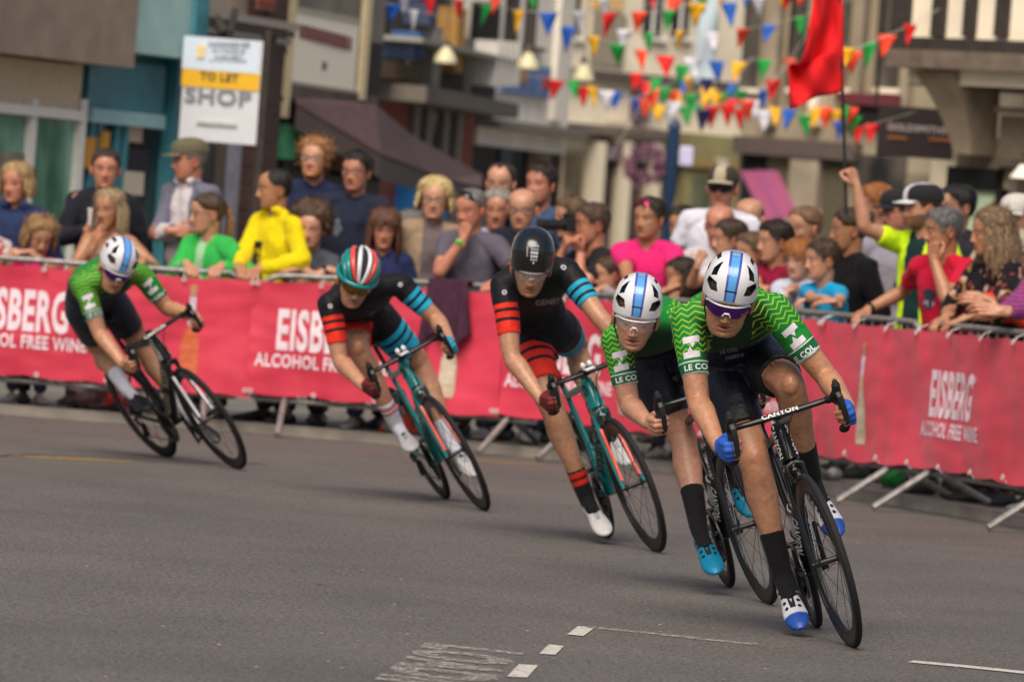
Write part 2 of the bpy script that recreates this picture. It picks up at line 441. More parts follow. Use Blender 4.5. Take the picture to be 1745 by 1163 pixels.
    for x, w, z, h in ((.06, .052, .972, .012), (.07, .068, .975, .018), (.11, .070, .975, .022), (.17, .050, .972, .024), (.23, .027, .970, .022), (.30, .019, .968, .018), (.335, .014, .963, .012)):
        rs.append(np.stack([np.full(16, x), np.cos(th) * w, z - .02 + np.sin(th) * h], 1))
    q.rings(rs); q.build('saddle', MATS['black_part'], root)
    # drivetrain: right side is y < 0
    ca = R_(c['crank']); cr = MB()
    def ringz(r, y0, y1, n=48, mi=0, teeth=0, inner=None):
        t = np.arange(n) * 2 * PI / n; rr = r + (teeth * (np.arange(n) % 2) if teeth else 0); ri = inner or .02
        def k_(q, y): return np.stack([BB[0] + q * np.cos(t), np.full(n, y), BB[2] + q * np.sin(t)], 1)
        cr.rings([k_(rr, y0), k_(rr, y1), k_(ri, y1), k_(ri, y0)], True, False, True, mi)
    ringz(.104, -.046, -.042, 96, 0, .003, .082); ringz(.078, -.039, -.035, 80, 0, .003, .06)
    for i in range(4):
        t = ca + PI / 4 + i * PI / 2
        cr.tube([BB + V3(0, -.044, 0), BB + V3(.09 * math.cos(t), -.044, .09 * math.sin(t))], [.016, .009], 8, mi=1)
    peds = []
    for sy, an in ((-1, ca), (1, ca + PI)):
        d = V3(math.cos(an), 0, math.sin(an)); p0 = BB + V3(0, sy * .055, 0); p1 = BB + CRANK * d + V3(0, sy * .072, 0)
        oval(cr, p0 - d * .015, p1 + d * .012, .011, .017, .008, .012, side=np.cross(d, V3(0, 1, 0)), mi=1)
        peds.append(BB + CRANK * d + V3(0, sy * .125, 0))
    cr.tube([BB + V3(0, -.06, 0), BB + V3(0, .06, 0)], .014, 12, mi=1)
    cr.build('crankset', [MATS['grey_alloy'], MATS['carbon_black']], root)
    for p, sy in zip(peds, (-1, 1)):
        q = MB(); q.tube([p - V3(0, sy * .055, 0), p + V3(0, sy * .03, 0)], .0065, 8); q.box(p + V3(0, 0, -.003), (.085, .062, .016), bev=.006)
        q.build('pedal', MATS['black_part'], root)
    # chain, cassette, derailleur
    q = MB(); cy = -.044
    for i in range(7): 
        r = .028 + .005 * i; t = np.arange(40) * 2 * PI / 40
        q.rings([np.stack([r * np.cos(t), np.full(40, -.026 - .0038 * (6 - i) - e), WR + r * np.sin(t)], 1) for e in (0, .0018)], mi=0)
    q.build('cassette', MATS['grey_alloy'], root)
    q = MB(); path = []
    for t in np.linspace(1.45, -1.6, 18): path.append(V3(BB[0] + .104 * math.cos(t), cy, BB[2] + .104 * math.sin(t)))
    path += [V3(.06, -.046, .175), V3(.03, -.046, .165), V3(.012, -.046, .185), V3(.03, -.046, .235), V3(.045, -.044, .262), V3(.03, -.043, .285)]
    for t in np.linspace(-.9, -4.4, 12): path.append(V3(.045 * math.cos(t), -.042, WR + .045 * math.sin(t)))
    q.tube(path, .0042, 6, loop=True); q.build('chain', MATS['grey_alloy'], root)
    q = MB(); q.tube([V3(.0, -.062, .30), V3(.035, -.066, .27), V3(.04, -.052, .255)], .010, 8)
    q.tube([V3(.042, -.050, .255), V3(.025, -.05, .175)], [.011, .014], 8, flat=(1.4, .5)); q.build('rear_derailleur', MATS['black_part'], root)
    # bottle cage
    dt0, dt1 = BB + V3(.06, 0, .085), BB + V3(.20, 0, .24); dn = nrm(np.cross(V3(0, 1, 0), dt1 - dt0)) * -1
    if dn[2] < 0: dn = -dn
    q = MB(); cc0, cc1 = dt0 + dn * .066, dt1 + dn * .066
    for t in (.1, .75):
        cpt = cc0 * (1 - t) + cc1 * t; ux = V3(0, 1, 0)
        q.tube([cpt + .039 * (math.cos(x) * ux + math.sin(x) * dn) for x in np.linspace(-PI / 2 - 2.6, -PI / 2 + 2.6, 20)], .003, 6)
    q.box(dt0 * .5 + dt1 * .5 + dn * .028, (.02, .02, .13), ax=np.array([V3(0, 1, 0), dn, nrm(dt1 - dt0)]))
    q.build('bottle_cage', MATS['black_part'], root)
    if c.get('bottle'):
        Mt = lambda p: M[:3, :3] @ p + M[:3, 3]
        b0, b1 = cc0, cc1; dd = nrm(b1 - b0); q = MB()
        q.tube([Mt(b0 - dd * .0 + dd * z) for z in (0, .005, .10, .11, .125, .135, .165, .17)], [.030, .036, .036, .031, .031, .036, .034, .028], 18, mi=0)
        q.tube([Mt(b0 + dd * z) for z in (.170, .176, .19, .195)], [.030, .028, .026, .018], 16, mi=1); q.tube([Mt(b0 + dd * z) for z in (.195, .212)], .009, 10, mi=1)
        base = Mt(b0); bo = q.build('water_bottle', [MATS['clear_bottle'], MATS['black_part']], None, base=base); bo.location = base
        tag(bo, c['bottle'], 'bottle')
    # computer cables
    q = MB()
    for sy in (-1, 1): q.tube([sf(x) for x in interp_path([hb + V3(.0, sy * .07, -.012), hb + V3(.055, sy * .035, -.01), hb + V3(.03, sy * .012, -.06), H0 + V3(.05, sy * .01, .02)], 6)], .0026, 6)
    q.build('brake_cable', MATS['black_part'], root)
    # lettering
    fr, Rm = M[:3, 0], M[:3, :3]
    W = lambda p: Rm @ np.asarray(p) + M[:3, 3]
    bv = bvh_of(fo)
    if c.get('words'):
        for txt, p0, p1, sy, cap, mm in c['words']:
            p0, p1 = np.asarray(p0, float), np.asarray(p1, float); t = nrm(p1 - p0)
            n = nrm(V3(.55, sy * 1.0, 0)) if c.get('vfront', 1) else V3(0, sy, 0)
            n = nrm(n - t * (n @ t)); up = np.cross(n, t)
            word('lettering', txt, W((p0 + p1) / 2 + n * .05), Rm @ t, Rm @ up, cap, MATS[mm], fo, bv, .0015, 0.03, dist=.06, maxedge=.3, width=np.linalg.norm(p1 - p0))
    if c.get('barword'):
        hv = bvh_of(ho); n = nrm(V3(.75, 0, .65)); rt = V3(0, 1, 0)
        word('lettering', c['barword'], W(sf(hb + n * .04)), Rm @ S[:3, :3] @ rt, Rm @ S[:3, :3] @ np.cross(n, rt), .019, MATS['white_print'], ho, hv, .001, .03, sx=1.15, dist=.04, maxedge=.3)
    return dict(root=root, M=M, S=S, sf=sf, W=W, peds=peds, f=f, l=l, u=u, frame=fo)
# ================================================================ people: head, hands, body, clothes
def g2(x, z, x0, z0, sx, sz): return np.exp(-((x - x0) / sx) ** 2 - ((z - z0) / sz) ** 2)
HEADPROF = np.array([  # z, front, back, half width
    (-.116, .050, .012, .022), (-.110, .068, .000, .034), (-.100, .076, -.012, .043), (-.085, .078, -.030, .052), (-.068, .081, -.048, .058),
    (-.050, .083, -.064, .063), (-.030, .084, -.080, .067), (-.010, .083, -.092, .071), (.010, .086, -.098, .074), (.030, .089, -.101, .0765),
    (.050, .087, -.101, .077), (.070, .079, -.096, .074), (.088, .062, -.084, .065), (.101, .038, -.065, .049), (.109, .010, -.042, .030), (.1125, -.010, -.022, .010)])
def head_grid(nz=64, nt=96):
    zs = np.concatenate([np.linspace(-.116, -.03, 28), np.linspace(-.03, .035, 22)[1:], np.linspace(.035, .1125, 20)[1:]])
    t = np.arange(nt) / nt * 2 * PI
    th = t - 0.55 * np.sin(t)            # denser at the face (th = 0 is straight ahead)
    return zs, th
def head_surface(zs, th, off=0.0, jaw=1.0, fem=0.0, chub=0.0, nose=1.0, mouth=0.0, wide=1.0):
    fr = np.interp(zs, HEADPROF[:, 0], HEADPROF[:, 1]); bk = np.interp(zs, HEADPROF[:, 0], HEADPROF[:, 2]); hw = np.interp(zs, HEADPROF[:, 0], HEADPROF[:, 3])
    for _ in range(2):
        for q in (fr, bk, hw): q[1:-1] = .25 * q[:-2] + .5 * q[1:-1] + .25 * q[2:]
    lower = smoothstep(.0, -.08, zs)
    hw = hw * (1 + (jaw - 1) * lower + chub * .10 * lower) * wide
    c = (fr + bk) / 2; d = (fr - bk) / 2
    Z, T = np.meshgrid(zs, th, indexing='ij'); n = 2.25
    ct, st_ = np.cos(T), np.sin(T)
    x = (hw[:, None] + off) * np.sign(st_) * np.abs(st_) ** (2 / n)
    y = c[:, None] + (d[:, None] + off) * np.sign(ct) * np.abs(ct) ** (2 / n)
    # a face is flatter in front and narrows to the mouth
    ff = smoothstep(.02, .07, y)
    return x, y, Z.copy(), ff
def head_mesh(skin, brow=(.05, .03, .02), lips=None, eye=(.08, .05, .03), beard=None, jaw=1.0, fem=0.0, chub=0.0, nose=1.0, mouth=0.0, wide=1.0, red=0.25, makeup=0):
    zs, th = head_grid(); x, y, z, ff = head_surface(zs, th, 0, jaw, fem, chub, nose, mouth, wide)
    ax = np.abs(x); skin = np.asarray(skin, float)
    nh = np.interp(z, [-.052, -.045, -.038, -.025, .0, .018, .03], [0, .010, .0235, .020, .011, .003, 0]) * nose
    nw = np.interp(z, [-.05, -.036, -.01, .02], [.012, .0115, .0085, .009])
    dy = nh * np.exp(-(x / nw) ** 2)
    dy += .0085 * nose * g2(ax, z, .0135, -.040, .006, .007)
    dy -= .0095 * g2(ax, z, .032, .002, .017, .012)
    dy += .0045 * g2(ax, z, .030, .0185, .022, .006) * (1 - .5 * fem)
    dy += .004 * g2(ax, z, .046, -.022, .014, .013)
    lipw = .019
    op = .010 * mouth
    dy += .0055 * g2(x, z, 0, -.0590 + op * .3, lipw, .0042) + .0065 * g2(x, z, 0, -.0700 - op, lipw * .85, .005)
    dy -= (.004 + .012 * mouth) * g2(x, z, 0, -.0645 - op * .35, lipw * .9, .0022 + op * .5)
    dy -= .003 * g2(x, z, 0, -.079 - op, .016, .004)
    dy += .006 * g2(x, z, 0, -.098, .016, .011)
    dy -= .0018 * g2(ax - .028 - (.04 + z) * -.35, z, 0, -.055, .004, .02)
    if beard is not None: dy += .007 * smoothstep(-.055, -.085, z)
    y = y + dy * ff
    cols = np.ones(x.shape + (3,)) * skin
    def blend(cc, w): 
        nonlocal cols
        w = np.clip(w, 0, 1)[..., None]; cols = cols * (1 - w) + np.asarray(cc, float) * w
    lips = skin * np.array([.82, .50, .50]) if lips is None else np.asarray(lips)
    blend(skin * np.array([1.02, .72, .68]), red * (g2(ax, z, .045, -.025, .02, .02) + g2(x, z, 0, -.036, .014, .012)) * ff)
    # stubble on cheeks and chin is a fact of the skin
    if fem < .5 and beard is None: blend(skin * np.array([.78, .76, .76]), .45 * smoothstep(-.045, -.07, z) * smoothstep(-.02, .03, y))
    if beard is not None:
        bw = smoothstep(-.040, -.052, z - .35 * np.clip(ax - .035, 0, .1) * 1.2) * smoothstep(-.035, .0, y) * (1 - .95 * g2(x, z, 0, -.0645, .020, .007))
        blend(beard, bw * .92)
    lw = np.clip(1.5 * (g2(x, z, 0, -.0595 + op * .3, lipw * 1.05, .0040) + g2(x, z, 0, -.0695 - op, lipw * .95, .0050)), 0, 1)
    blend(lips, lw * ff * .9)
    blend(skin * .10 + np.array([.02, 0, 0]), g2(x, z, 0, -.0645 - op * .35, lipw * .9, .0018 + op * .55) * ff * .9)
    blend(brow, np.clip(1.4 * g2(ax, z - .0035 * np.cos((ax - .03) * 60), .033, .0175, .019, .0042), 0, 1) * ff * (.38 + .30 * (1 - fem)))
    blend(skin * .5, .55 * g2(ax, z, .0075, -.0465, .004, .003) * ff)
    blend(skin * np.array([.70, .58, .55]), .40 * g2(ax, z, .032, .004, .018, .009) * ff)
    V = np.stack([x, y, z], -1).reshape(-1, 3); nz, nt = x.shape
    mb = MB(); mb.add(V, [(i * nt + k, i * nt + (k + 1) % nt, (i + 1) * nt + (k + 1) % nt, (i + 1) * nt + k) for i in range(nz - 1) for k in range(nt)])
    mb.f.append(tuple(range(nt))[::-1]); mb.m.append(0); mb.f.append(tuple((nz - 1) * nt + k for k in range(nt))); mb.m.append(0)
    C = [cols.reshape(-1, 3)]
    mb.f = [tuple(reversed(q)) for q in mb.f]
    # eyes: ball, iris, lids
    yf = .0755
    for sx in (-1, 1):
        k = mb.n; mb.ell((sx * .032 * wide, yf - .0035, .002), (.0125, .0125, .0118), nu=20, nv=14)
        p = mb.verts()[k:] - np.array([sx * .032 * wide, yf - .0035, .002])
        cc = np.tile(np.array([.40, .35, .32]), (len(p), 1)); r = np.hypot(p[:, 0], p[:, 2])
        cc[(r < .0062) & (p[:, 1] > 0)] = eye; cc[(r < .0028) & (p[:, 1] > 0)] = (.005, .005, .005)
        lid = (p[:, 2] > .0028) | (p[:, 2] < -.0036); cc[lid] = skin * np.array([.72, .58, .55])
        cc[(p[:, 2] > .0024) & (p[:, 2] < .0046)] = np.array([.03, .02, .02]) if fem or makeup else skin * .45
        C.append(cc)
    # ears
    for sx in (-1, 1):
        k = mb.n; t = np.linspace(0, 2 * PI, 22, endpoint=False)
        A = np.array([[sx * math.cos(.35), -math.sin(.35), 0], [0.2, .2, 1], [0, 0, 0]], float)
        out = np.array([sx * .88, -.42, 0]); up = nrm(np.array([0, -.22, 1])); fw = nrm(np.cross(up, out)); fw = fw if fw[1] > 0 else -fw
        c0 = np.array([sx * .0725 * wide, -.010, -.012]); rs = []
        for dz, sc, dp in ((-.004, .75, 0), (.004, .95, 0), (.011, 1.0, 0), (.0135, .9, 0), (.010, .72, 1), (.006, .4, 1)):
            egg = 1 + .22 * np.sin(t)
            rs.append(c0 + out * dz + np.outer(np.cos(t) * .017 * sc * egg, fw) + np.outer(np.sin(t) * .031 * sc, up))
        if sx > 0: rs = [r[::-1] for r in rs]
        mb.rings(rs); n = mb.n - k
        cc = np.tile(skin * np.array([1.0, .80, .76]), (n, 1)); C.append(cc)
    return mb, np.concatenate(C)
# ---------------------------------------------------------------- hands (right hand: x towards the fingers, z back of the hand, y thumb side)
HANDS = {}
def hand_mb(curl, thumb='wrap', inflate=0.0, glove=False, spread=.0):
    mb = MB(); i_ = inflate
    mcp = [(.092, .027, .000), (.097, .008, .003), (.091, -.012, .001), (.081, -.030, -.003)]
    ln = [(.043, .026, .021), (.047, .030, .022), (.044, .028, .021), (.034, .021, .019)]
    mb.tube([V3(-.035, 0, 0), V3(-.01, 0, 0), V3(.015, 0, -.002)], [.0275 + i_, .0285 + i_, .031 + i_], 14, flat=(1.0, .72), up=(0, 0, 1), round_ends=True)
    for j, (x, y, z) in enumerate(mcp):
        mb.tube([V3(.0, y * .55, -.003), V3(x * .6, y * .9, -.002), V3(x, y, z - .002)], [.015 + i_, .0145 + i_, .0125 + i_], 10, round_ends=True)
        a = 0; p = V3(x, y, z - .002); pts = [p]; 
        fan = (1.5 - j) * spread
        for q in range(3):
            a += R_(curl[q] * (1 + .06 * j))
            p = p + ln[j][q] * V3(math.cos(a) * math.cos(fan), math.sin(fan), -math.sin(a)); pts.append(p)
        if glove: pts = pts[:2]; pts[1] = pts[0] * .62 + pts[1] * .38
        rr = [.0105, .0095, .0085, .0070][:len(pts)]
        mb.tube(pts, [r + i_ for r in rr], 10, round_ends=True)
    mb.ell((.045, .0, -.010), (.045 + i_, .036 + i_, .013 + i_)); mb.ell((.035, .022, -.012), (.03 + i_, .016 + i_, .014 + i_))
    th = {'wrap': [(.018, .026, -.010), (.050, .047, -.020), (.078, .049, -.036), (.096, .040, -.046)],
          'out': [(.018, .026, -.008), (.048, .050, -.012), (.078, .062, -.016), (.100, .066, -.020)]}[thumb]
    if glove: th = th[:2] + [tuple(.4 * a + .6 * b for a, b in zip(th[2], th[1]))]
    mb.tube([V3(*p) for p in th], [.0145 + i_, .0125 + i_, .0105 + i_, .0085 + i_][:len(th)], 10, round_ends=True)
    return mb
HANDSPEC = {'grip': ((58, 82, 50), 'wrap', 0), 'rail': ((32, 42, 28), 'out', .04), 'relaxed': ((16, 26, 18), 'out', .05), 'fist': ((82, 95, 55), 'wrap', 0), 'flat': ((8, 10, 8), 'out', .03)}
def hand(pose):
    if pose not in HANDS:
        curl, th, sp = HANDSPEC[pose]
        HANDS[pose] = remesh(hand_mb(curl, th, spread=sp), .0034, 3)
    return HANDS[pose]
def put_hand(pose, wrist, xd, zd, left, scale=1.0, VF=None):
    V, F = VF or hand(pose); x = nrm(xd); z = nrm(np.asarray(zd) - x * (np.asarray(zd) @ x)); y = np.cross(z, x)
    P = V * scale
    if left: P = P * np.array([1, -1, 1])
    W = wrist + P @ np.array([x, y, z])
    return W, (F[:, ::-1] if left else F)
# ---------------------------------------------------------------- body from joints
def samp(pts, rads, n=5):
    """smooth limb axis and radii through joints"""
    P = interp_path(pts, n); k = len(rads); R = np.interp(np.linspace(0, k - 1, len(P)), np.arange(k), rads); return P, list(R)
def lerp(a, b, t): return np.asarray(a) * (1 - t) + np.asarray(b) * t
def arm_axis(S, E, W, s=1.0, thin=1.0):
    pts = [S, lerp(S, E, .3), lerp(S, E, .65), E, lerp(E, W, .25), lerp(E, W, .62), W]
    k = s * thin; return pts, [.058 * k, .053 * k, .047 * k, .0415 * k, .0445 * k, .036 * k, .0275 * k]
def leg_axis(H, K, A, s=1.0, thin=1.0, back=None):
    pts = [H, lerp(H, K, .3), lerp(H, K, .65), lerp(H, K, .93), lerp(K, A, .10), lerp(K, A, .32), lerp(K, A, .62), A]
    if back is not None:
        b = nrm(back); pts[5] = pts[5] + b * .016 * s; pts[1] = pts[1] - b * .012 * s
    k = s * thin; return pts, [.094 * k, .088 * k, .075 * k, .0595 * k, .0545 * k, .0600 * k, .043 * k, .034 * k]
TORSO = [(0, .10, .085), (.07, .15, .112), (.16, .163, .118), (.38, .140, .104), (.60, .160, .115), (.78, .176, .116), (.90, .165, .098), (.97, .115, .075), (1.0, .07, .055)]
def torso(mb, J, infl=0.0, t0=0.0, t1=1.0, wide=1.0, deep=1.0, s=1.0, prof=TORSO, belly=0.0):
    path = interp_path(J['spine'], 8); P = np.array(path); L = np.r_[0, np.cumsum(np.linalg.norm(np.diff(P, axis=0), axis=1))]; L /= L[-1]
    T = np.array(prof); rings = []; lat0 = nrm(J['hipL'] - J['hipR']); lat1 = nrm(J['shL'] - J['shR'])
    th = np.arange(28) * 2 * PI / 28
    for t in np.linspace(t0, t1, 16):
        c = V3(*[np.interp(t, L, P[:, k]) for k in range(3)]); c2 = V3(*[np.interp(min(t + .04, 1), L, P[:, k]) for k in range(3)]); c1 = V3(*[np.interp(max(t - .04, 0), L, P[:, k]) for k in range(3)])
        tg = nrm(c2 - c1); a = lerp(lat0, lat1, t); a = nrm(a - tg * (a @ tg)); b = np.cross(tg, a)      # b points to the back
        w = (np.interp(t, T[:, 0], T[:, 1]) * wide * s + infl); h = (np.interp(t, T[:, 0], T[:, 2]) * deep * s + infl)
        ct, st_ = np.cos(th), np.sin(th); e = 2 / 2.5
        bl = belly * math.exp(-((t - .35) / .2) ** 2)
        dep = np.where(st_ < 0, h + bl, h)
        rings.append(c + np.outer(np.sign(ct) * np.abs(ct) ** e * w, a) + np.outer(np.sign(st_) * np.abs(st_) ** e * dep, b))
    mb.rings(rings)
def shoulders(mb, J, infl=0.0, s=1.0, drop=.0):
    for k in ('L', 'R'):
        S = J['sh' + k]; nb = J['spine'][-1]
        mb.tube([lerp(nb, S, .12), lerp(nb, S, .6), S], [.052 * s + infl, .056 * s + infl, .060 * s + infl], 14, round_ends=True)
def ball_fix(F): return F
SKINS = {'fair': (.52, .265, .165), 'pale': (.58, .33, .235), 'tan': (.43, .205, .11), 'ruddy': (.50, .215, .135), 'olive': (.34, .175, .10)}
def seg_param(V, A, B):
    d = B - A; L = np.linalg.norm(d); d = d / L; u = (V - A) @ d; r = V - A - np.outer(u, d); return u, np.linalg.norm(r, axis=1), r, d
def make_body(J, H, name, voxel=.0075, skin=(.5, .27, .18), s=1.0, thin=1.0, legs=True, torso_on=True, hands=('relaxed', 'relaxed'), base=None, headkw={}, hs=1.0, wide=1.0, deep=1.0, hand_scale=None):
    """one continuous body; head and hands are finer meshes that grow out of neck and wrists"""
    skin = np.asarray(skin); mb = MB()
    if torso_on: torso(mb, J, 0, s=s, wide=wide, deep=deep); shoulders(mb, J, 0, s)
    nb = J['spine'][-1]; hc, hf, hu = H['c'], nrm(H['f']), nrm(H['u'])
    hr = nrm(np.cross(hf, hu)); hu = np.cross(hr, hf)
    mb.tube([lerp(J['spine'][-2], nb, .75), nb, lerp(nb, hc - hu * .05 * hs - hf * .022 * hs, .6), hc - hu * .035 * hs - hf * .026 * hs], [.07 * s, .061 * s * thin, .055 * hs, .057 * hs], 16, round_ends=True)
    for k in ('L', 'R'):
        p, r = arm_axis(J['sh' + k], J['el' + k], J['wr' + k], s, thin); P, Rr = samp(p, r); mb.tube(P, Rr, 14, round_ends=True)
        if legs:
            p, r = leg_axis(J['hip' + k], J['kn' + k], J['an' + k], s, thin, J.get('back')); P, Rr = samp(p, r); mb.tube(P, Rr, 16, round_ends=True)
            kn = J['kn' + k]; 
            if J.get('back') is not None and H.get('athlete'):
                hp, an = J['hip' + k], J['an' + k]; fwd = -nrm(J['back']); la = nrm(J['hipL'] - J['hipR']) * (1 if k == 'L' else -1); ut = nrm(kn - hp); us = nrm(an - kn)
                fr_ = nrm(fwd - ut * (fwd @ ut)); bk_ = -nrm(fwd - us * (fwd @ us))
                def lobe(c_, ax_, r_): a_, b_ = frame_of(ax_); mb.ell(c_, r_, np.array([a_, b_, nrm(ax_)]), 14, 10)
                lobe(lerp(hp, kn, .80) - la * .036 + fr_ * .026, ut, (.030, .030, .062)); lobe(lerp(hp, kn, .72) + la * .040 + fr_ * .026, ut, (.030, .030, .085)); lobe(lerp(hp, kn, .55) + fr_ * .040, ut, (.035, .035, .11))
                lobe(lerp(kn, an, .27) - la * .026 + bk_ * .030, us, (.031, .031, .075)); lobe(lerp(kn, an, .24) + la * .026 + bk_ * .030, us, (.030, .030, .070)); lobe(lerp(kn, an, .10) - bk_ * .038, us, (.020, .020, .030))
            if J.get('back') is not None: mb.ell(kn - nrm(J['back']) * .024 * s, (.036 * s, .036 * s, .046 * s))
    if H.get('athlete'):
        for k in ('L', 'R'):
            E, W_, S = J['el' + k], J['wr' + k], J['sh' + k]; ua = nrm(E - S); fa_ = nrm(W_ - E); ou = nrm(J['shL'] - J['shR']) * (1 if k == 'L' else -1); fw_ = -nrm(J['back'])
            def lobe(c_, ax_, r_): a_, b_ = frame_of(ax_); mb.ell(c_, r_, np.array([a_, b_, nrm(ax_)]), 14, 10)
            lobe(lerp(E, W_, .18) + nrm(ou - fa_ * (ou @ fa_)) * .018, fa_, (.029, .029, .075)); lobe(lerp(S, E, .60) + nrm(fw_ - ua * (fw_ @ ua)) * .014, ua, (.038, .038, .085)); lobe(lerp(S, E, .62) - nrm(fw_ - ua * (fw_ @ ua)) * .016, ua, (.036, .036, .095))
    V, F = remesh(mb, voxel, 4 if H.get('athlete') else 5)
    C = np.tile(skin, (len(V), 1)); 
    nzv = np.array([noise.noise(Vector(q * 14)) for q in V]); C = C * (1 + .10 * nzv)[:, None]
    for k in ('L', 'R'):
        if legs:
            d = np.linalg.norm(V - J['kn' + k], axis=1); C = C * (1 - .22 * np.exp(-(d / .06) ** 2)[:, None] * np.array([.3, 1, 1]))
        d = np.linalg.norm(V - J['el' + k], axis=1); C = C * (1 - .15 * np.exp(-(d / .05) ** 2)[:, None] * np.array([.3, 1, 1]))
    Vs, Cs, Fs, n = [V], [C], F.tolist(), len(V)
    hm, hcol = head_mesh(skin, **headkw)
    hv = hc + (hm.verts() * hs) @ np.array([hr, hf, hu])
    Vs.append(hv); Cs.append(hcol); Fs += [tuple(i + n for i in q) for q in hm.f]; n += len(hv)
    for k, pose in zip(('L', 'R'), hands):
        if pose is None: continue
        xd, zd = J['hand' + k]
        hvv, hf_ = put_hand(pose, J['wr' + k], xd, zd, k == 'L', hand_scale or s)
        Vs.append(hvv)
        P0 = (hvv - J['wr' + k]) @ nrm(xd); cc = np.tile(skin, (len(hvv), 1)); cc *= (1 - .15 * smoothstep(.06, .11, P0)[:, None] * np.array([.2, 1, 1])); Cs.append(cc)
        Fs += [tuple(i + n for i in q) for q in hf_]; n += len(hvv)
    base = V3(0, 0, 0) if base is None else base
    o = mk(name, np.concatenate(Vs), Fs, MATS['skin'], None, True, base, np.concatenate(Cs), sharp=180)
    o.location = base; return o
def wrinkle(V, amt, sc=9.0, seed=0, stretch=(1, 1, .55)):
    if amt <= 0: return V
    st_ = np.asarray(stretch); out = V.copy()
    for i, q in enumerate(V):
        w = Vector(q * st_ * sc + seed); out[i] = q + amt * np.array(noise.noise_vector(w)) + amt * .45 * np.array(noise.noise_vector(w * 2.3))
    return out
def head_axes(H):
    hf, hu = nrm(H['f']), nrm(H['u']); hr = nrm(np.cross(hf, hu)); return np.array([hr, hf, np.cross(hr, hf)])
# ---------------------------------------------------------------- hair
def hairline(th, style):
    a = np.abs((th + PI) % (2 * PI) - PI) / PI * 180
    if style == 'balding': return np.interp(a, [0, 60, 75, 90, 115, 130, 180], [.2, .2, .06, .02, .0, -.06, -.07]), np.interp(a, [0, 70, 90, 180], [.0, .045, .05, .055])
    if style == 'receding': return np.interp(a, [0, 15, 30, 55, 75, 90, 112, 130, 180], [.085, .088, .10, .06, .02, .01, .0, -.06, -.072]), None
    if style in ('bob', 'long', 'bushy', 'curly'): return np.interp(a, [0, 20, 42, 56, 70, 84, 110, 180], [.074, .070, .056, .034, .004, -.03, -.055, -.08]), None
    if style == 'fringe': return np.interp(a, [0, 30, 45, 60, 80, 110, 180], [.020, .018, .015, -.02, -.04, -.055, -.08]), None
    if style == 'pulled': return np.interp(a, [0, 25, 48, 66, 85, 105, 125, 180], [.070, .066, .045, .018, .015, .01, -.045, -.06]), None
    return np.interp(a, [0, 25, 45, 62, 78, 88, 112, 130, 180], [.066, .064, .050, .028, -.008, .012, .0, -.055, -.072]), None
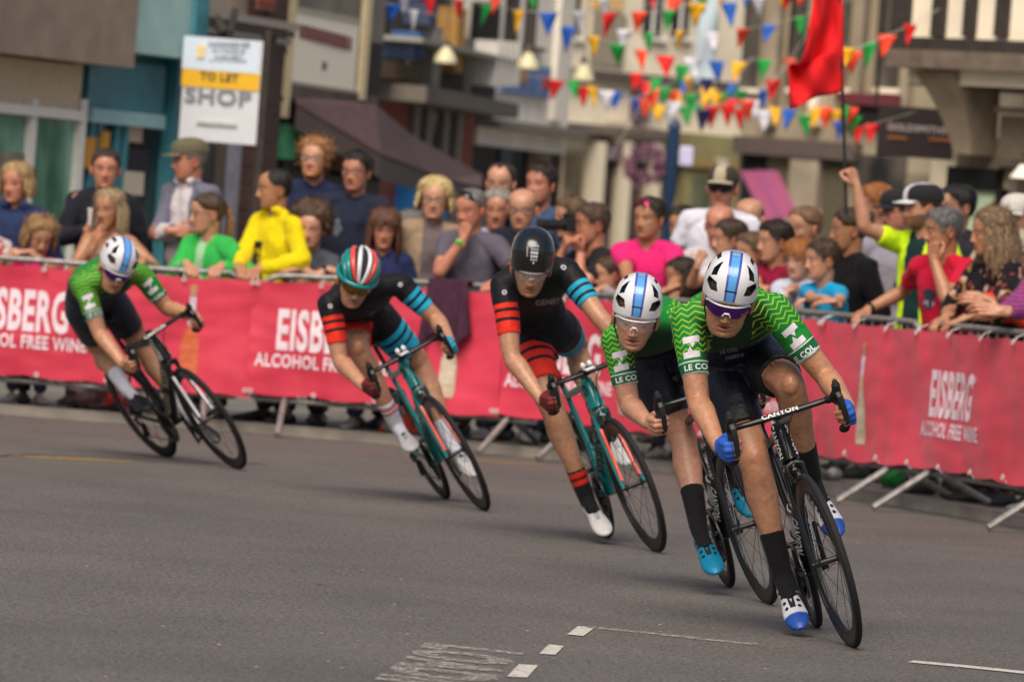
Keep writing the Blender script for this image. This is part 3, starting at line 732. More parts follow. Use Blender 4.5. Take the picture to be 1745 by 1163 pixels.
def make_hair(H, style, col, parent, base, hs=1.0, thick=.012, length=.0, seed=0, col2=None, jag=1.0):
    zs = np.linspace(-.09, .1125, 44); nt = 72; t = np.arange(nt) / nt * 2 * PI; th = t
    x, y, z, _ = head_surface(zs, th); hl, hi = hairline(th, style)
    ctr = np.array([0, -.008, .02]); P = np.stack([x, y, z], -1); D = P - ctr; D /= np.linalg.norm(D, axis=-1, keepdims=True)
    dist = z - hl[None, :] + (.006 if thick < .014 else .012) * np.array([[noise.noise(Vector((math.cos(a) * 6 + seed, math.sin(a) * 6, 0))) for a in th]])
    k = smoothstep(-.004, .014 + thick * 1.1, dist)
    if hi is not None: k = k * smoothstep(hi[None, :] + .012, hi[None, :] - .012, z); dist = np.minimum(dist, hi[None, :] - z + .004)
    if style == 'bushy': k = k * (1 + .35 * np.clip(D[..., 2], 0, 1))
    off = thick * k - .003 * (1 - k)
    nz_ = np.zeros(off.shape); fine = np.zeros(off.shape); cn = np.zeros(off.shape)
    curly = style in ('curly', 'bushy')
    for i in range(off.shape[0]):
        for j in range(nt):
            p = P[i, j]; a = math.atan2(p[0], p[1])
            nz_[i, j] = noise.noise(Vector(p * (38 if not curly else 60) + seed)); fine[i, j] = noise.noise(Vector((a * 16 + seed, p[2] * 18, 3.1)))
            cn[i, j] = noise.noise(Vector((a * 26, p[2] * (20 if not curly else 60), seed)))
    off = off + k * thick * jag * (.28 * nz_ + .22 * fine)
    Q = P + D * off[..., None]
    ok = dist > -.006; ids = -np.ones(ok.shape, int); verts = []; cs = []; col = np.asarray(col); col2 = col * .55 if col2 is None else np.asarray(col2)
    faces = []; m = 0
    keep = ok | np.roll(ok, 1, 1) | np.roll(ok, -1, 1)
    for i in range(len(zs)):
        for j in range(nt):
            ids[i, j] = m; m += 1; verts.append(Q[i, j]); w = np.clip(.5 + .9 * cn[i, j], 0, 1); cs.append(col * w + col2 * (1 - w))
    for i in range(len(zs) - 1):
        for j in range(nt):
            j2 = (j + 1) % nt
            if ok[i, j] and ok[i, j2] and ok[i + 1, j] and ok[i + 1, j2]: faces.append((ids[i, j], ids[i + 1, j], ids[i + 1, j2], ids[i, j2]))
    top = [ids[-1, j] for j in range(nt)]
    if all(ok[-1]): faces.append(tuple(top[::-1]))
    verts = np.array(verts) * hs; cs = np.array(cs)
    used = sorted({i for q in faces for i in q}); mp = {u: i for i, u in enumerate(used)}
    verts = verts[used]; cs = cs[used]; faces = [tuple(mp[i] for i in q) for q in faces]
    allV, allC, allF = [verts], [cs], list(faces); n = len(verts)
    if length:                                           # hanging locks around the sides and back
        rnd = random.Random(seed * 7 + 3); locks = MB(); nl = 84 if style != 'curly' else 120; lc = []
        for q in range(nl):
            a0 = (62 if style != 'fringe' else 48); ang = R_(a0 + (360 - 2 * a0) * (q + rnd.random() * .7) / nl) ; sx, cy = math.sin(ang), math.cos(ang)
            top_ = np.array([sx * .078, -.012 + cy * .095, .02 + rnd.uniform(-.01, .03)]); L = length * rnd.uniform(.62, 1.08); pts = []; ns = 7
            fl = .018 if style != 'curly' else .045
            for i in range(ns):
                u = i / (ns - 1); r = 1 + .10 * math.sin(u * 2.4) + u * fl * 4 * (.4 + rnd.random() * .4)
                w = (.010 if style == 'curly' else .003) * math.sin(u * (18 if style == 'curly' else 6) + q * 1.7)
                pts.append(np.array([sx * (.078 * r + thick * .7) + w * cy, -.012 + cy * (.095 * r + thick * .7) + w, top_[2] - L * u]) * hs)
            rr = np.array([.004, .008, .010, .0105, .010, .007, .0015]) * hs * rnd.uniform(.7, 1.15)
            k0 = locks.n; locks.tube(pts, list(rr), 7, flat=(1.25, .8)); w = rnd.random(); lc.append(np.tile(col * w + col2 * (1 - w), (locks.n - k0, 1)))
        allV.append(locks.verts()); allC.append(np.concatenate(lc)); allF += [tuple(i + n for i in q) for q in locks.f]; n += locks.n
    if style in ('pulled',) and length == 0 and thick > 0.013:
        pass
    # loose strands break the outline
    rnd = random.Random(seed * 13 + 5); tf = []; tc_ = []; tq = []; n0 = n; cand = np.argwhere(k > .35)
    nb_ = {'bushy': 1100, 'curly': 900}.get(style, 800) if jag else 0
    for q in range(nb_):
        i, j = cand[rnd.randrange(len(cand))]; p = Q[i, j]; d = D[i, j]
        fl = np.array([d[0] * d[2], d[1] * d[2] + .25, -(1 - d[2] ** 2) - .05]) if style not in ('pulled',) else np.array([-d[0] * .2, -1, .1]); fl = nrm(fl - d * (fl @ d) * .8)
        if curly: fl = nrm(fl + .9 * np.array([rnd.gauss(0, 1), rnd.gauss(0, 1), rnd.gauss(0, 1)]))
        w_ = nrm(np.cross(fl, d)); L = (.018 + .022 * rnd.random()) * (1 if thick > .009 else .45); lift = (.10 + .35 * rnd.random()) * (1.6 if curly else 1) * (1 if style != 'pulled' else .3); b0 = p - d * .004; hw_ = .0020
        pts = [b0, b0 + fl * L * .5 + d * L * lift * .6 + w_ * rnd.gauss(0, .003), b0 + fl * L + d * L * lift + w_ * rnd.gauss(0, .006)]
        tf += [pts[0] - w_ * hw_, pts[0] + w_ * hw_, pts[1] - w_ * hw_ * .8, pts[1] + w_ * hw_ * .8, pts[2]]; b = n0 + 5 * q; tq += [(b, b + 1, b + 3, b + 2), (b + 2, b + 3, b + 4)]
        cw = rnd.random(); cc = (col * 1.25) * cw + col2 * .8 * (1 - cw); tc_ += [cc] * 5
    if nb_: allV.append(np.array(tf) * hs); allC.append(np.array(tc_)); allF += tq
    A = head_axes(H); W = H['c'] + np.concatenate(allV) @ A
    return mk('hair', W, allF, MATS['hair'], parent, True, base, np.concatenate(allC), sharp=180)
def make_tail(H, col, parent, base, hs=1.0, kind='ponytail', length=.2, seed=1):
    mb = MB(); rnd = random.Random(seed); A = head_axes(H); C = []; col = np.asarray(col)
    if kind == 'bun':
        mb.ell((0, -.115, .07), (.034, .03, .034)); mb.ell((.008, -.125, .078), (.026, .026, .026)); C.append(np.tile(col, (mb.n, 1)))
    else:
        for q in range(14):
            dx, dy = rnd.uniform(-.02, .02), rnd.uniform(-.012, .012)
            pts = [V3(dx * .3, -.098, .035), V3(dx * .6, -.128 + dy, .03), V3(dx, -.145 + dy, -.01), V3(dx * 1.4, -.14 + dy * 1.5, -.01 - length * .55), V3(dx * 1.2, -.125 + dy, -.01 - length * rnd.uniform(.85, 1.05))]
            k = mb.n; mb.tube(pts, [.008, .010, .010, .009, .003], 7); w = rnd.random() * .5 + .6; C.append(np.tile(col * w, (mb.n - k, 1)))
    W = H['c'] + (mb.verts() * hs) @ A
    return mk('hair_bun' if kind == 'bun' else 'ponytail', W, mb.f, MATS['hair'], parent, True, base, np.concatenate(C), sharp=180)
# ---------------------------------------------------------------- shoes: x forward from heel, z up, y left
def shoe_mb(L=.275, w=.048, high=.06, ankle=.0):
    mb = MB(); th = np.arange(20) * 2 * PI / 20; rs = []
    T = np.array(((0, .45, .014, .050), (.03, .68, .004, .066), (.12, .78, 0, .074), (.28, .76, 0, .080), (.42, .80, .002, .074), (.55, .92, 0, .062), (.70, 1.0, 0, .050), (.84, .92, .002, .042), (.94, .66, .006, .034), (1.0, .25, .012, .024))); tt = np.linspace(0, 1, 34)
    for t, ww, z0, z1 in zip(tt, *[np.interp(tt, T[:, 0], T[:, q]) for q in (1, 2, 3)]):
        c = (z0 + z1) / 2; h = (z1 - z0) / 2; ct, s_ = np.cos(th), np.sin(th)
        yy = w * ww * np.sign(ct) * np.abs(ct) ** .85; zz = np.where(s_ < 0, -np.abs(s_) ** .55, np.abs(s_)) * h
        yy = yy * np.where(s_ > 0, 1 - .30 * s_ ** 2, 1)
        rs.append(np.stack([np.full(20, t * L - .06), yy, c + zz], 1))
    mb.rings(rs); return mb
def place(mb, o, x, z):
    x = nrm(x); z = nrm(np.asarray(z) - x * (np.asarray(z) @ x)); y = np.cross(z, x); return o + mb.verts() @ np.array([x, y, z])
# ================================================================ the five riders
def body_mats():
    vmat('skin', 0.40, var=0.14, scale=45, bump=0.16, bscale=70, sss=0.10, spec=0.5)
    vmat('hair', 0.42, var=0.5, scale=110, bump=0.6, bscale=130, stretch=(1, 1, .3))
    vmat('cloth', 0.9, sheen=0.05, var=0.10, scale=60, bump=0.7, bscale=13, spec=.25)
    vmat('lycra', 0.5, sheen=0.05, var=0.08, scale=80, bump=0.35, bscale=24)
    vmat('shoe_leather', 0.4, var=0.08, scale=60, bump=0.1)
    vmat('helmet_shell', 0.18, var=0.03, scale=20, bump=0, coat=0.6)
    mat('helmet_foam', (0.012, 0.012, 0.013), 0.8, var=0.3)
    mat('lens_violet', (0.09, 0.02, 0.20), 0.06, 0.75, var=0.5, scale=14)
    mat('lens_amber', (0.25, 0.12, 0.01), 0.08, 0.75, var=0.6, scale=16)
    mat('lens_clear', (0.55, 0.50, 0.48), 0.04, var=0.03, alpha=0.22, spec=0.8)
    mat('frame_white', (0.78, 0.78, 0.79), 0.25, var=0.05)
    mat('blue_stripe', (0.10, 0.36, 0.78), 0.22, var=0.10, coat=0.4)
    mat('navy_stripe', (0.07, 0.09, 0.42), 0.22, var=0.10, coat=0.4)
    mat('grey_print', (0.34, 0.34, 0.36), 0.5, var=0.1)
    mat('emblem_white', (0.72, 0.66, 0.74), 0.6, var=0.06)
    mat('glove_blue', (0.02, 0.11, 0.52), 0.7, var=0.15, bump=.3, bscale=60)
    mat('glove_red', (0.14, 0.012, 0.012), 0.7, var=0.6, bump=.3, bscale=60)
    mat('glove_cyan', (0.02, 0.30, 0.45), 0.7, var=0.3, bump=.3, bscale=60)
    mat('black_cloth', (0.008, 0.008, 0.010), 0.8, var=0.2)
def jersey_mat(name, kind, cuff=0.2, colR=None, colL=None, bands=()):
    """Col attribute cloth with bands or zigzags that follow the sleeve or leg (pu along, pv around, side = left +, right -)"""
    m, N, L, P = new_mat(name); MATS[name] = m
    def attr(n): a = N.new('ShaderNodeAttribute'); a.attribute_name = n; return a
    def mth(op, a, b=None, c=None):
        q = N.new('ShaderNodeMath'); q.operation = op
        for i, x in enumerate((a, b, c)):
            if x is None: continue
            if isinstance(x, (int, float)): q.inputs[i].default_value = x
            else: L.new(x, q.inputs[i])
        return q.outputs[0]
    def mix(f, a, b):
        q = N.new('ShaderNodeMix'); q.data_type = 'RGBA'; 
        if isinstance(f, (int, float)): q.inputs[0].default_value = f
        else: L.new(f, q.inputs[0])
        for i, x in ((6, a), (7, b)):
            if isinstance(x, tuple): q.inputs[i].default_value = (*x, 1)
            else: L.new(x, q.inputs[i])
        return q.outputs[2]
    pu, pv, sd, pm = attr('pu').outputs['Fac'], attr('pv').outputs['Fac'], attr('side').outputs['Fac'], attr('pm').outputs['Fac']
    c = attr('Col').outputs['Color']
    if kind == 'zigzag':
        tri = mth('PINGPONG', pv, 0.0205)
        w = mth('ADD', pu, mth('MULTIPLY', tri, 0.80))
        fr = mth('FRACT', mth('DIVIDE', w, 0.0225))
        line = mth('MULTIPLY', mth('LESS_THAN', fr, 0.27), mth('GREATER_THAN', pm, 0.5))
        c = mix(line, c, (0.30, 0.50, 0.02))
        incuff = mth('GREATER_THAN', pu, cuff - 0.046)
        c = mix(incuff, c, (0.004, 0.12, 0.045))
        e1 = mth('MULTIPLY', mth('GREATER_THAN', pu, cuff - 0.048), mth('LESS_THAN', pu, cuff - 0.043)); e2 = mth('MULTIPLY', mth('GREATER_THAN', pu, cuff - 0.006), 1.0)
        c = mix(mth('MAXIMUM', e1, e2), c, (0.62, 0.68, 0.66))
    else:
        f = None
        for lo, hi in bands:
            b = mth('MULTIPLY', mth('GREATER_THAN', pu, lo), mth('LESS_THAN', pu, hi)); f = b if f is None else mth('MAXIMUM', f, b)
        f = mth('MULTIPLY', f, mth('GREATER_THAN', pm, 0.5))
        c = mix(f, c, mix(mth('GREATER_THAN', sd, 0.0), colR, colL))
    tc = N.new('ShaderNodeTexCoord'); n2 = N.new('ShaderNodeTexNoise'); n2.inputs['Scale'].default_value = 26; n2.inputs['Detail'].default_value = 3
    L.new(tc.outputs['Object'], n2.inputs['Vector']); b = N.new('ShaderNodeBump'); b.inputs['Strength'].default_value = .38; b.inputs['Distance'].default_value = .02
    L.new(n2.outputs['Fac'], b.inputs['Height']); L.new(b.outputs[0], P.inputs['Normal'])
    n3 = N.new('ShaderNodeTexNoise'); n3.inputs['Scale'].default_value = 40; L.new(tc.outputs['Object'], n3.inputs['Vector'])
    mr = N.new('ShaderNodeMapRange'); mr.inputs[1].default_value = .3; mr.inputs[2].default_value = .7; mr.inputs[3].default_value = .92; mr.inputs[4].default_value = 1.08; L.new(n3.outputs['Fac'], mr.inputs[0])
    sc = N.new('ShaderNodeVectorMath'); sc.operation = 'SCALE'; L.new(c, sc.inputs[0]); L.new(mr.outputs[0], sc.inputs['Scale'])
    L.new(sc.outputs[0], P.inputs['Base Color']); P.inputs['Roughness'].default_value = .62; P.inputs['Sheen Weight'].default_value = .03; P.inputs['Specular IOR Level'].default_value = .3
    return m
def opt_joint(px, py, A, B, la, lb):
    """point on the line of sight whose distances to A and B come closest to the two bone lengths"""
    r = ray(px, py); dm = (np.linalg.norm(A - CAM) + np.linalg.norm(B - CAM)) / 2; best = None
    for t in np.linspace(dm - .5, dm + .5, 401):
        p = CAM + r * t; e = (np.linalg.norm(p - A) - la) ** 2 + (np.linalg.norm(p - B) - lb) ** 2
        if best is None or e < best[0]: best = (e, p)
    return best[1]
def ik(A, B, la, lb, pole):
    d = B - A; D = min(np.linalg.norm(d), (la + lb) * .998); d = nrm(d); x = (la * la - lb * lb + D * D) / (2 * D); h = math.sqrt(max(la * la - x * x, 1e-6))
    p = nrm(np.asarray(pole) - d * (np.asarray(pole) @ d)); return A + d * x + p * h
def helmet_cut(v, f, cut):
    """helmet shell with vent openings cut into it; inner faces take the foam material"""
    def ob(n, vv, ff):
        me = bpy.data.meshes.new(n); me.from_pydata([tuple(q) for q in vv], [], [tuple(q) for q in ff]); o = bpy.data.objects.new(n, me); COL.objects.link(o); return o
    a = ob('a', v, f); b = ob('b', cut.verts(), cut.f)
    m = a.modifiers.new('b', 'BOOLEAN'); m.operation = 'DIFFERENCE'; m.object = b; m.solver = 'EXACT'
    dg = bpy.context.evaluated_depsgraph_get(); e = a.evaluated_get(dg); em = e.to_mesh()
    V = np.array([q.co[:] for q in em.vertices]); F = [tuple(p.vertices) for p in em.polygons]; e.to_mesh_clear()
    for o in (a, b):
        me = o.data; bpy.data.objects.remove(o); bpy.data.meshes.remove(me)
    return V, F
def make_helmet(H, kind, parent, base, hs=1.0):
    A = head_axes(H); H = dict(H, c=H['c'] + A[2] * .009); T = lambda p: H['c'] + (np.asarray(p, float) * hs) @ A
    # shell profile: rings of constant height in head space, brow line rises a little to the back
    th = np.arange(64) * 2 * PI / 64; rs = []
    prof = [(-.0, .90, 0), (.012, .985, 0), (.035, 1.0, 0), (.06, .985, 0), (.085, .93, 0), (.108, .82, 0), (.126, .66, 0), (.139, .45, 0), (.146, .22, 0), (.1475, .06, 0)]
    if kind == 'aero': prof = [(-.012, .93, 0), (.010, 1.0, 0), (.04, 1.01, 0), (.07, .985, 0), (.095, .92, 0), (.117, .80, 0), (.133, .63, 0), (.144, .43, 0), (.150, .2, 0), (.151, .05, 0)]
    hw, fr, bk = .093, .112, .135
    rings = []
    for z, k, _ in prof:
        c_, s_ = np.cos(th), np.sin(th); L_ = np.where(c_ > 0, fr, bk)
        x = hw * k * np.sign(s_) * np.abs(s_) ** .92; y = L_ * k * np.sign(c_) * np.abs(c_) ** .92 - .006
        drop = np.where(c_ < 0, -.028 * c_ ** 2, .004 * c_ ** 2) * (1 - z / .15); zz = z + .012 + drop + (.004 * np.cos(th * 2)) * (1 - z / .15)
        rings.append(np.stack([-x, y, zz], 1))
    mb = MB(); mb.rings(rings)
    v, f = mb.verts(), mb.f
    # dense surface for a round look
    if kind in ('aero', 'vent'):
        bm = bmesh.new(); vs = [bm.verts.new(q) for q in v]; [bm.faces.new([vs[i] for i in q]) for q in f]
        bm.verts.index_update(); v = np.array([q.co[:] for q in bm.verts]); bm.free()
    cent = np.array([0, -.006, .03])
    if kind == 'vent':
        cut = MB()
        def prism(pts, depth=.03):
            """opening given in the plane seen from in front and above (x to the right, h up the dome)"""
            base_ = []
            for x, a in pts:
                d = nrm(V3(x, math.cos(R_(a)), math.sin(R_(a)))); base_.append(d)
            base_ = np.array(base_); o = cent + base_ * .22; i = cent + base_ * .082
            if np.cross(o[1] - o[0], o[2] - o[1]) @ base_[0] > 0: cut.rings([i, o])
            else: cut.rings([i[::-1], o[::-1]])
        for s in (-1, 1):
            prism([(s * .31, 72), (s * .66, 64), (s * .84, 49), (s * .50, 46)])
            prism([(s * 1.0, 51), (s * 1.32, 43), (s * .80, 17), (s * .42, 16), (s * .48, 33)])
            prism([(s * .55, 82), (s * .42, 88), (s * .40, 120), (s * .60, 118)])
            prism([(s * 1.25, 75), (s * .95, 95), (s * .95, 125), (s * 1.25, 122)])
        V, F = helmet_cut(v, f, cut)
        r = np.linalg.norm((V - cent), axis=1)
        # faces whose centre lies clearly inside the dome are the foam of the openings
        bv = BVHTree.FromPolygons(v.tolist(), f); mi = []
        for q in F:
            c_ = V[list(q)].mean(0); h = bv.find_nearest(Vector(c_)); mi.append(1 if h[3] is not None and h[3] > .0015 else 0)
        col = np.tile(np.array([.74, .74, .77]), (len(V), 1))
        o = mk('helmet', T(V), F, [MATS['helmet_shell'], MATS['helmet_foam']], parent, True, base, col, None, mi, 28)
    elif kind == 'aero':
        o = mk('helmet', T(v), f, MATS['helmet_shell'], parent, True, base, np.tile(np.array([.010, .010, .011]), (len(v), 1)), sharp=60)
    else:
        k = .93
        vv = cent + (v - cent) * k
        o = mk('helmet', T(vv), f, MATS['helmet_foam'], parent, True, base, np.tile(np.array([.010, .010, .011]), (len(v), 1)), sharp=60)
    sub = bvh_of(o)
    def strip(name, m, x0, x1, a0, a1, n=22, out=.0015, lift=None, thick=.0):
        """band over the dome: x across, angle a from brow (0) over the crown"""
        P = []
        for a in np.linspace(a0, a1, n):
            for x in (x0, x1):
                xx = x(a) if callable(x) else x
                d = nrm(V3(xx, math.cos(R_(a)), math.sin(R_(a)))); h = bvl.ray_cast(Vector(cent + d * .3), Vector(-d)); P.append(np.array(h[0]) + d * out if h[0] else cent + d * .12)
        P = np.array(P); F = [(2 * i, 2 * i + 1, 2 * i + 3, 2 * i + 2) for i in range(n - 1)]
        return mk(name, T(P), F, m, o, True, base - 0, sharp=60) if False else (P, F)
    bvl = BVHTree.FromPolygons(v.tolist(), f)
    Mi = np.array(full_matrix(o).inverted())
    def put(name, P, F, m): 
        return mk(name, T(P) - base, F, m, o, True, None, sharp=60)
    if kind == 'vent':
        for x0, x1, mm in ((-.105, .105, 'blue_stripe'), (-.17, -.095, 'navy_stripe'), (.095, .17, 'navy_stripe')):
            P, F = strip('stripe', None, x0, x1, 2, 108, out=.0016 if mm == 'blue_stripe' else .0010); put('stripe', P, F, MATS[mm])
        for a0, a1 in ((19, 21.5),): P, F = strip('s', None, -.175, .175, a0, a1, 3, .003); put('stripe_gap', P, F, MATS['helmet_foam'])
        P, F = strip('s', None, -.09, .09, 84, 92, 4, .003); put('sticker', P, F, MATS['grey_print'])
    if kind == 'aero':
        for q in range(6):
            for c_ in (-1, 0, 1):
                if q == 0 and c_: continue
                s_ = .055 if q != 1 else .04
                a = 16 + q * 6.5; P, F = strip('s', None, c_ * .085 - s_ * .55, c_ * .085 + s_ * .55, a, a + 4.2, 3, .001); put('vent_dot', P, F, MATS['grey_print'] if q > 3 else MATS['white_print'])
        for s in (-1, 1):
            P, F = strip('s', None, s * .36, s * .39, 5, 110, 30, .0012); put('seam', P, F, MATS['black_part'])
        P, F = strip('s', None, .22, .26, 30, 50, 8, .001); put('lettering', P, F, MATS['grey_print'])
    if kind == 'ribs':
        def rib(x0, x1, a0, a1, m, w, hgt=.012, pinch=0):
            r = MB(); rr = []
            for i, a in enumerate(np.linspace(a0, a1, 26)):
                u = i / 25; x = x0 + (x1 - x0) * math.sin(u * PI) ** .7; ww = w * (.45 + .55 * math.sin(u * PI) ** .5)
                d = nrm(V3(x, math.cos(R_(a)), math.sin(R_(a)))); h = bvl.ray_cast(Vector(cent + d * .3), Vector(-d)); p = np.array(h[0]) if h[0] else cent + d * .12
                s_ = nrm(np.cross(d, V3(0, -math.sin(R_(a)), math.cos(R_(a))))); t = np.arange(10) * 2 * PI / 10
                rr.append(p - d * .003 + np.outer(np.cos(t) * ww, s_) + np.outer(np.sin(t) * hgt * .6, d))
            r.rings(rr); 
            mk('helmet_rib', T(r.verts()) - base, r.f, m, o, True, None, sharp=60)
        wt, rd, tl = MATS['white_paint'], mat('helmet_red', (.75, .07, .05), .25, coat=.5), MATS['teal_paint']
        for s in (-1, 1):
            rib(s * .05, s * .20, 4, 118, wt, .011); rib(s * .16, s * .52, 6, 140, rd, .0125); rib(s * .30, s * .90, 0, 150, tl, .014); rib(s * .5, s * 1.5, -6, 155, tl, .014)
        t = MB(); rr = []
        for i, t_ in enumerate(np.linspace(0, 2 * PI, 49)[:-1]):
            k = rings[0] * .0 ; x = math.sin(t_) * .092; y = math.cos(t_) * (.110 if math.cos(t_) > 0 else .13) - .006; z = .022 - .02 * (math.cos(t_) < 0) * math.cos(t_) ** 2
            rr.append(V3(x, y, z))
        t.tube(rr, .0125, 8, loop=True); mk('helmet_rim', T(t.verts()) - base, t.f, tl, o, True, None, sharp=60)
    # straps
    s = MB()
    for sx in (-1, 1):
        s.tube([V3(sx * .079, .045, .03), V3(sx * .074, .035, -.04), V3(sx * .055, .035, -.085), V3(sx * .0, .045, -.121)], .0028, 6, flat=(.3, 1.2))
    mk('helmet_strap', T(s.verts()), s.f, MATS['black_cloth'], parent, True, base)
    return o
def make_glasses(H, kind, lens, parent, base, hs=1.0, framecol='frame_white'):
    A = head_axes(H); T = lambda p: H['c'] + (np.asarray(p, float) * hs) @ A
    n = 25; P = []; F = []
    for q in range(n):
        a = (q / (n - 1) * 2 - 1); x = a * .072; y = .104 - .052 * abs(a) ** 2.3; nose = math.exp(-(x / .013) ** 2)
        top = .0225 - .004 * abs(a) ** 2; bot = -.021 + .016 * nose + .014 * abs(a) ** 4
        for t in np.linspace(0, 1, 7): P.append((x, y + .004 * math.sin(t * PI), top * (1 - t) + bot * t))
    for q in range(n - 1):
        for t in range(6): F.append((q * 7 + t, q * 7 + t + 1, (q + 1) * 7 + t + 1, (q + 1) * 7 + t))
    o = mk('sunglasses', T(P), F, MATS[lens], parent, True, base, sharp=180)
    r = MB(); r.tube([np.array(P[q * 7]) + V3(0, .001, 0) for q in range(n)], .0034, 8, flat=(1, 1))
    for sx, q in ((-1, 0), (1, n - 1)):
        p = np.array(P[q * 7 + 1]); r.tube([p, p + V3(sx * .006, -.02, -.002), V3(sx * .0815, -.005, .004)], [.0036, .0032, .002], 6)
    r.tube([V3(-.013, .1035, -.014), V3(-.007, .108, -.002), V3(.007, .108, -.002), V3(.013, .1035, -.014)], .0032, 6)
    mk('sunglasses_frame', T(r.verts()) - base, r.f, MATS[framecol], o, True, None)
    return o
RIDERS = []
def attrs_side(V, J, which):
    """pu, pv along arms ('arm') or legs ('leg'), side +1 left / -1 right"""
    lat = nrm(J['shL'] - J['shR']) if which == 'arm' else nrm(J['hipL'] - J['hipR']); mid = (J['shL'] + J['shR']) / 2 if which == 'arm' else (J['hipL'] + J['hipR']) / 2
    side = (V - mid) @ lat; pu = np.zeros(len(V)); pv = np.zeros(len(V)); rad = np.zeros(len(V))
    for k, s in (('L', 1), ('R', -1)):
        A, B = (J['sh' + k], J['el' + k]) if which == 'arm' else (J['hip' + k], J['kn' + k])
        if which == 'leg':
            uL, rL, _, _ = seg_param(V, J['hipL'], J['knL']); uR, rR, _, _ = seg_param(V, J['hipR'], J['knR']); m = (rL < rR) if s > 0 else (rL >= rR)
        else: m = (side >= 0) if s > 0 else (side < 0)
        u, r, rv, d = seg_param(V, A, B); e1 = nrm(lat * s - d * ((lat * s) @ d)); e2 = np.cross(d, e1)
        ang = np.arctan2(rv @ e2, rv @ e1)
        pu[m] = u[m]; pv[m] = ang[m] * .055; rad[m] = r[m]
        if which == 'leg': side[m] = s
    return pu, pv, np.sign(side + 1e-9), rad
def make_rider(c, B):
    """c: pixel joints and looks; B: the bike returned by make_bike"""
    W, M = B['W'], B['M']; f, l, u = B['f'], B['l'], B['u']
    def plane(px, fv): return on_plane(px[0], px[1], W(V3(fv, 0, 0)), f)
    lx = c.get('hipshift', 0)
    hip = {k: W(V3(c.get('hipx', .185), lx + s * .078, c.get('hipz', 1.06))) for k, s in (('L', 1), ('R', -1))}
    sh = {'R': plane(c['shR'], c.get('shf', .62)), 'L': plane(c['shL'], c.get('shf', .62) + c.get('shdf', 0))}
    gx = c.get('grip', .958)
    J = {}; 
    for k, s in (('L', 1), ('R', -1)):
        J['sh' + k] = sh[k]; J['hip' + k] = hip[k]
        S3 = B['S'][:3, :3]
        bar = W(B['sf'](V3(.962, s * .2125, .822)))
        xd = M[:3, :3] @ S3 @ nrm(V3(.90, s * -.10, -.22)); zd = M[:3, :3] @ S3 @ V3(.0, s * 1.0, .10)
        J['wr' + k] = bar - xd * .088 + zd * .030; J['hand' + k] = (xd, zd)
        J['el' + k] = opt_joint(*c['el' + k], sh[k], J['wr' + k], .285, .255) if c.get('el' + k) else ik(sh[k], J['wr' + k], .285, .255, l * s * 1.0 - u * .7)
        fp = c['foot' + k]; ped = W(B['peds'][0 if k == 'R' else 1]); a = R_(fp)       # foot pitch, heel up positive
        fd = M[:3, :3] @ V3(math.cos(a), s * .05, -math.sin(a)); fu = M[:3, :3] @ V3(math.sin(a), 0, math.cos(a))
        sole = ped + fu * .016; J['foot' + k] = (sole, fd, fu)
        J['an' + k] = sole - fd * .125 + fu * .085
        J['kn' + k] = opt_joint(*c['kn' + k], hip[k], J['an' + k], .42, .42) if c.get('kn' + k) else ik(hip[k], J['an' + k], .43, .43, f + l * s * .15)
    J['back'] = -f
    pm = (hip['L'] + hip['R']) / 2; sm = (sh['L'] + sh['R']) / 2; up = nrm(sm - pm); dors = nrm(np.cross(nrm(hip['L'] - hip['R']), up)); dors = dors if dors @ u > 0 else -dors
    H = c['head']; hc = plane(H['px'], H.get('f', .80)); yaw, pit, rol = R_(H['yaw']), R_(H['pitch']), R_(H['roll'])
    fw = V3(math.sin(yaw) * math.cos(pit), -math.cos(yaw) * math.cos(pit), -math.sin(pit)); uu = V3(0, 0, 1) - fw * fw[2]; uu = nrm(uu); rr = np.cross(fw, uu)
    uu = uu * math.cos(rol) + rr * math.sin(rol)
    Hd = {'c': hc, 'f': fw, 'u': uu, 'athlete': 1}; HS = 1.09
    nb = sm + up * .035 + dors * .02 + (hc - sm) * .12
    J['spine'] = [pm - up * .06 - dors * .03 - u * .05, pm + dors * .015, lerp(pm, sm, .42) + dors * .075, lerp(pm, sm, .82) + dors * .035, nb]
    if c.get('debug', 1):
        print('rider', c['name'], 'torso %.2f sh %.2f' % (np.linalg.norm(sm - pm), np.linalg.norm(sh['L'] - sh['R'])), *['%s ua %.2f fa %.2f th %.2f sn %.2f' % (k, np.linalg.norm(J['el' + k] - sh[k]), np.linalg.norm(J['wr' + k] - J['el' + k]), np.linalg.norm(J['kn' + k] - hip[k]), np.linalg.norm(J['an' + k] - J['kn' + k])) for k in 'LR'], 'neck %.2f' % np.linalg.norm(hc - nb))
    base = V3(pm[0], pm[1], 0); skin = c['skin']
    if c.get('long'): pass
    body = make_body(J, Hd, 'person', .0065, skin, thin=c.get('bulk', 1.05), hands=('grip', 'grip'), base=base, hs=HS, headkw=c.get('headkw', {}), wide=.92, deep=.92)
    tag(body, c['label'], 'cyclist', 'racing cyclists leaning into the bend')
    kit = c['kit']
    # jersey
    mb = MB(); torso(mb, J, .006, t0=.10, s=1.0, wide=.94, deep=.94); shoulders(mb, J, .006)
    cuff = c.get('cuff', .70)
    for k in 'LR':
        S, E = J['sh' + k], J['el' + k]; p, r = arm_axis(S, E, J['wr' + k], 1, c.get('bulk', 1.05)); P, R = samp(p, r); P = np.array(P); LL = np.linalg.norm(E - S)
        q = [i for i in range(15) if (P[i] - S) @ nrm(E - S) < cuff * LL - .006]
        pts = [P[i] for i in q] + [S + (E - S) * cuff]; rr_ = [R[i] + .0055 for i in q] + [np.interp(cuff, [.3, .65, 1], [.053, .047, .0415]) * c.get('bulk', 1.05) + .006]
        mb.tube(pts, rr_, 16)
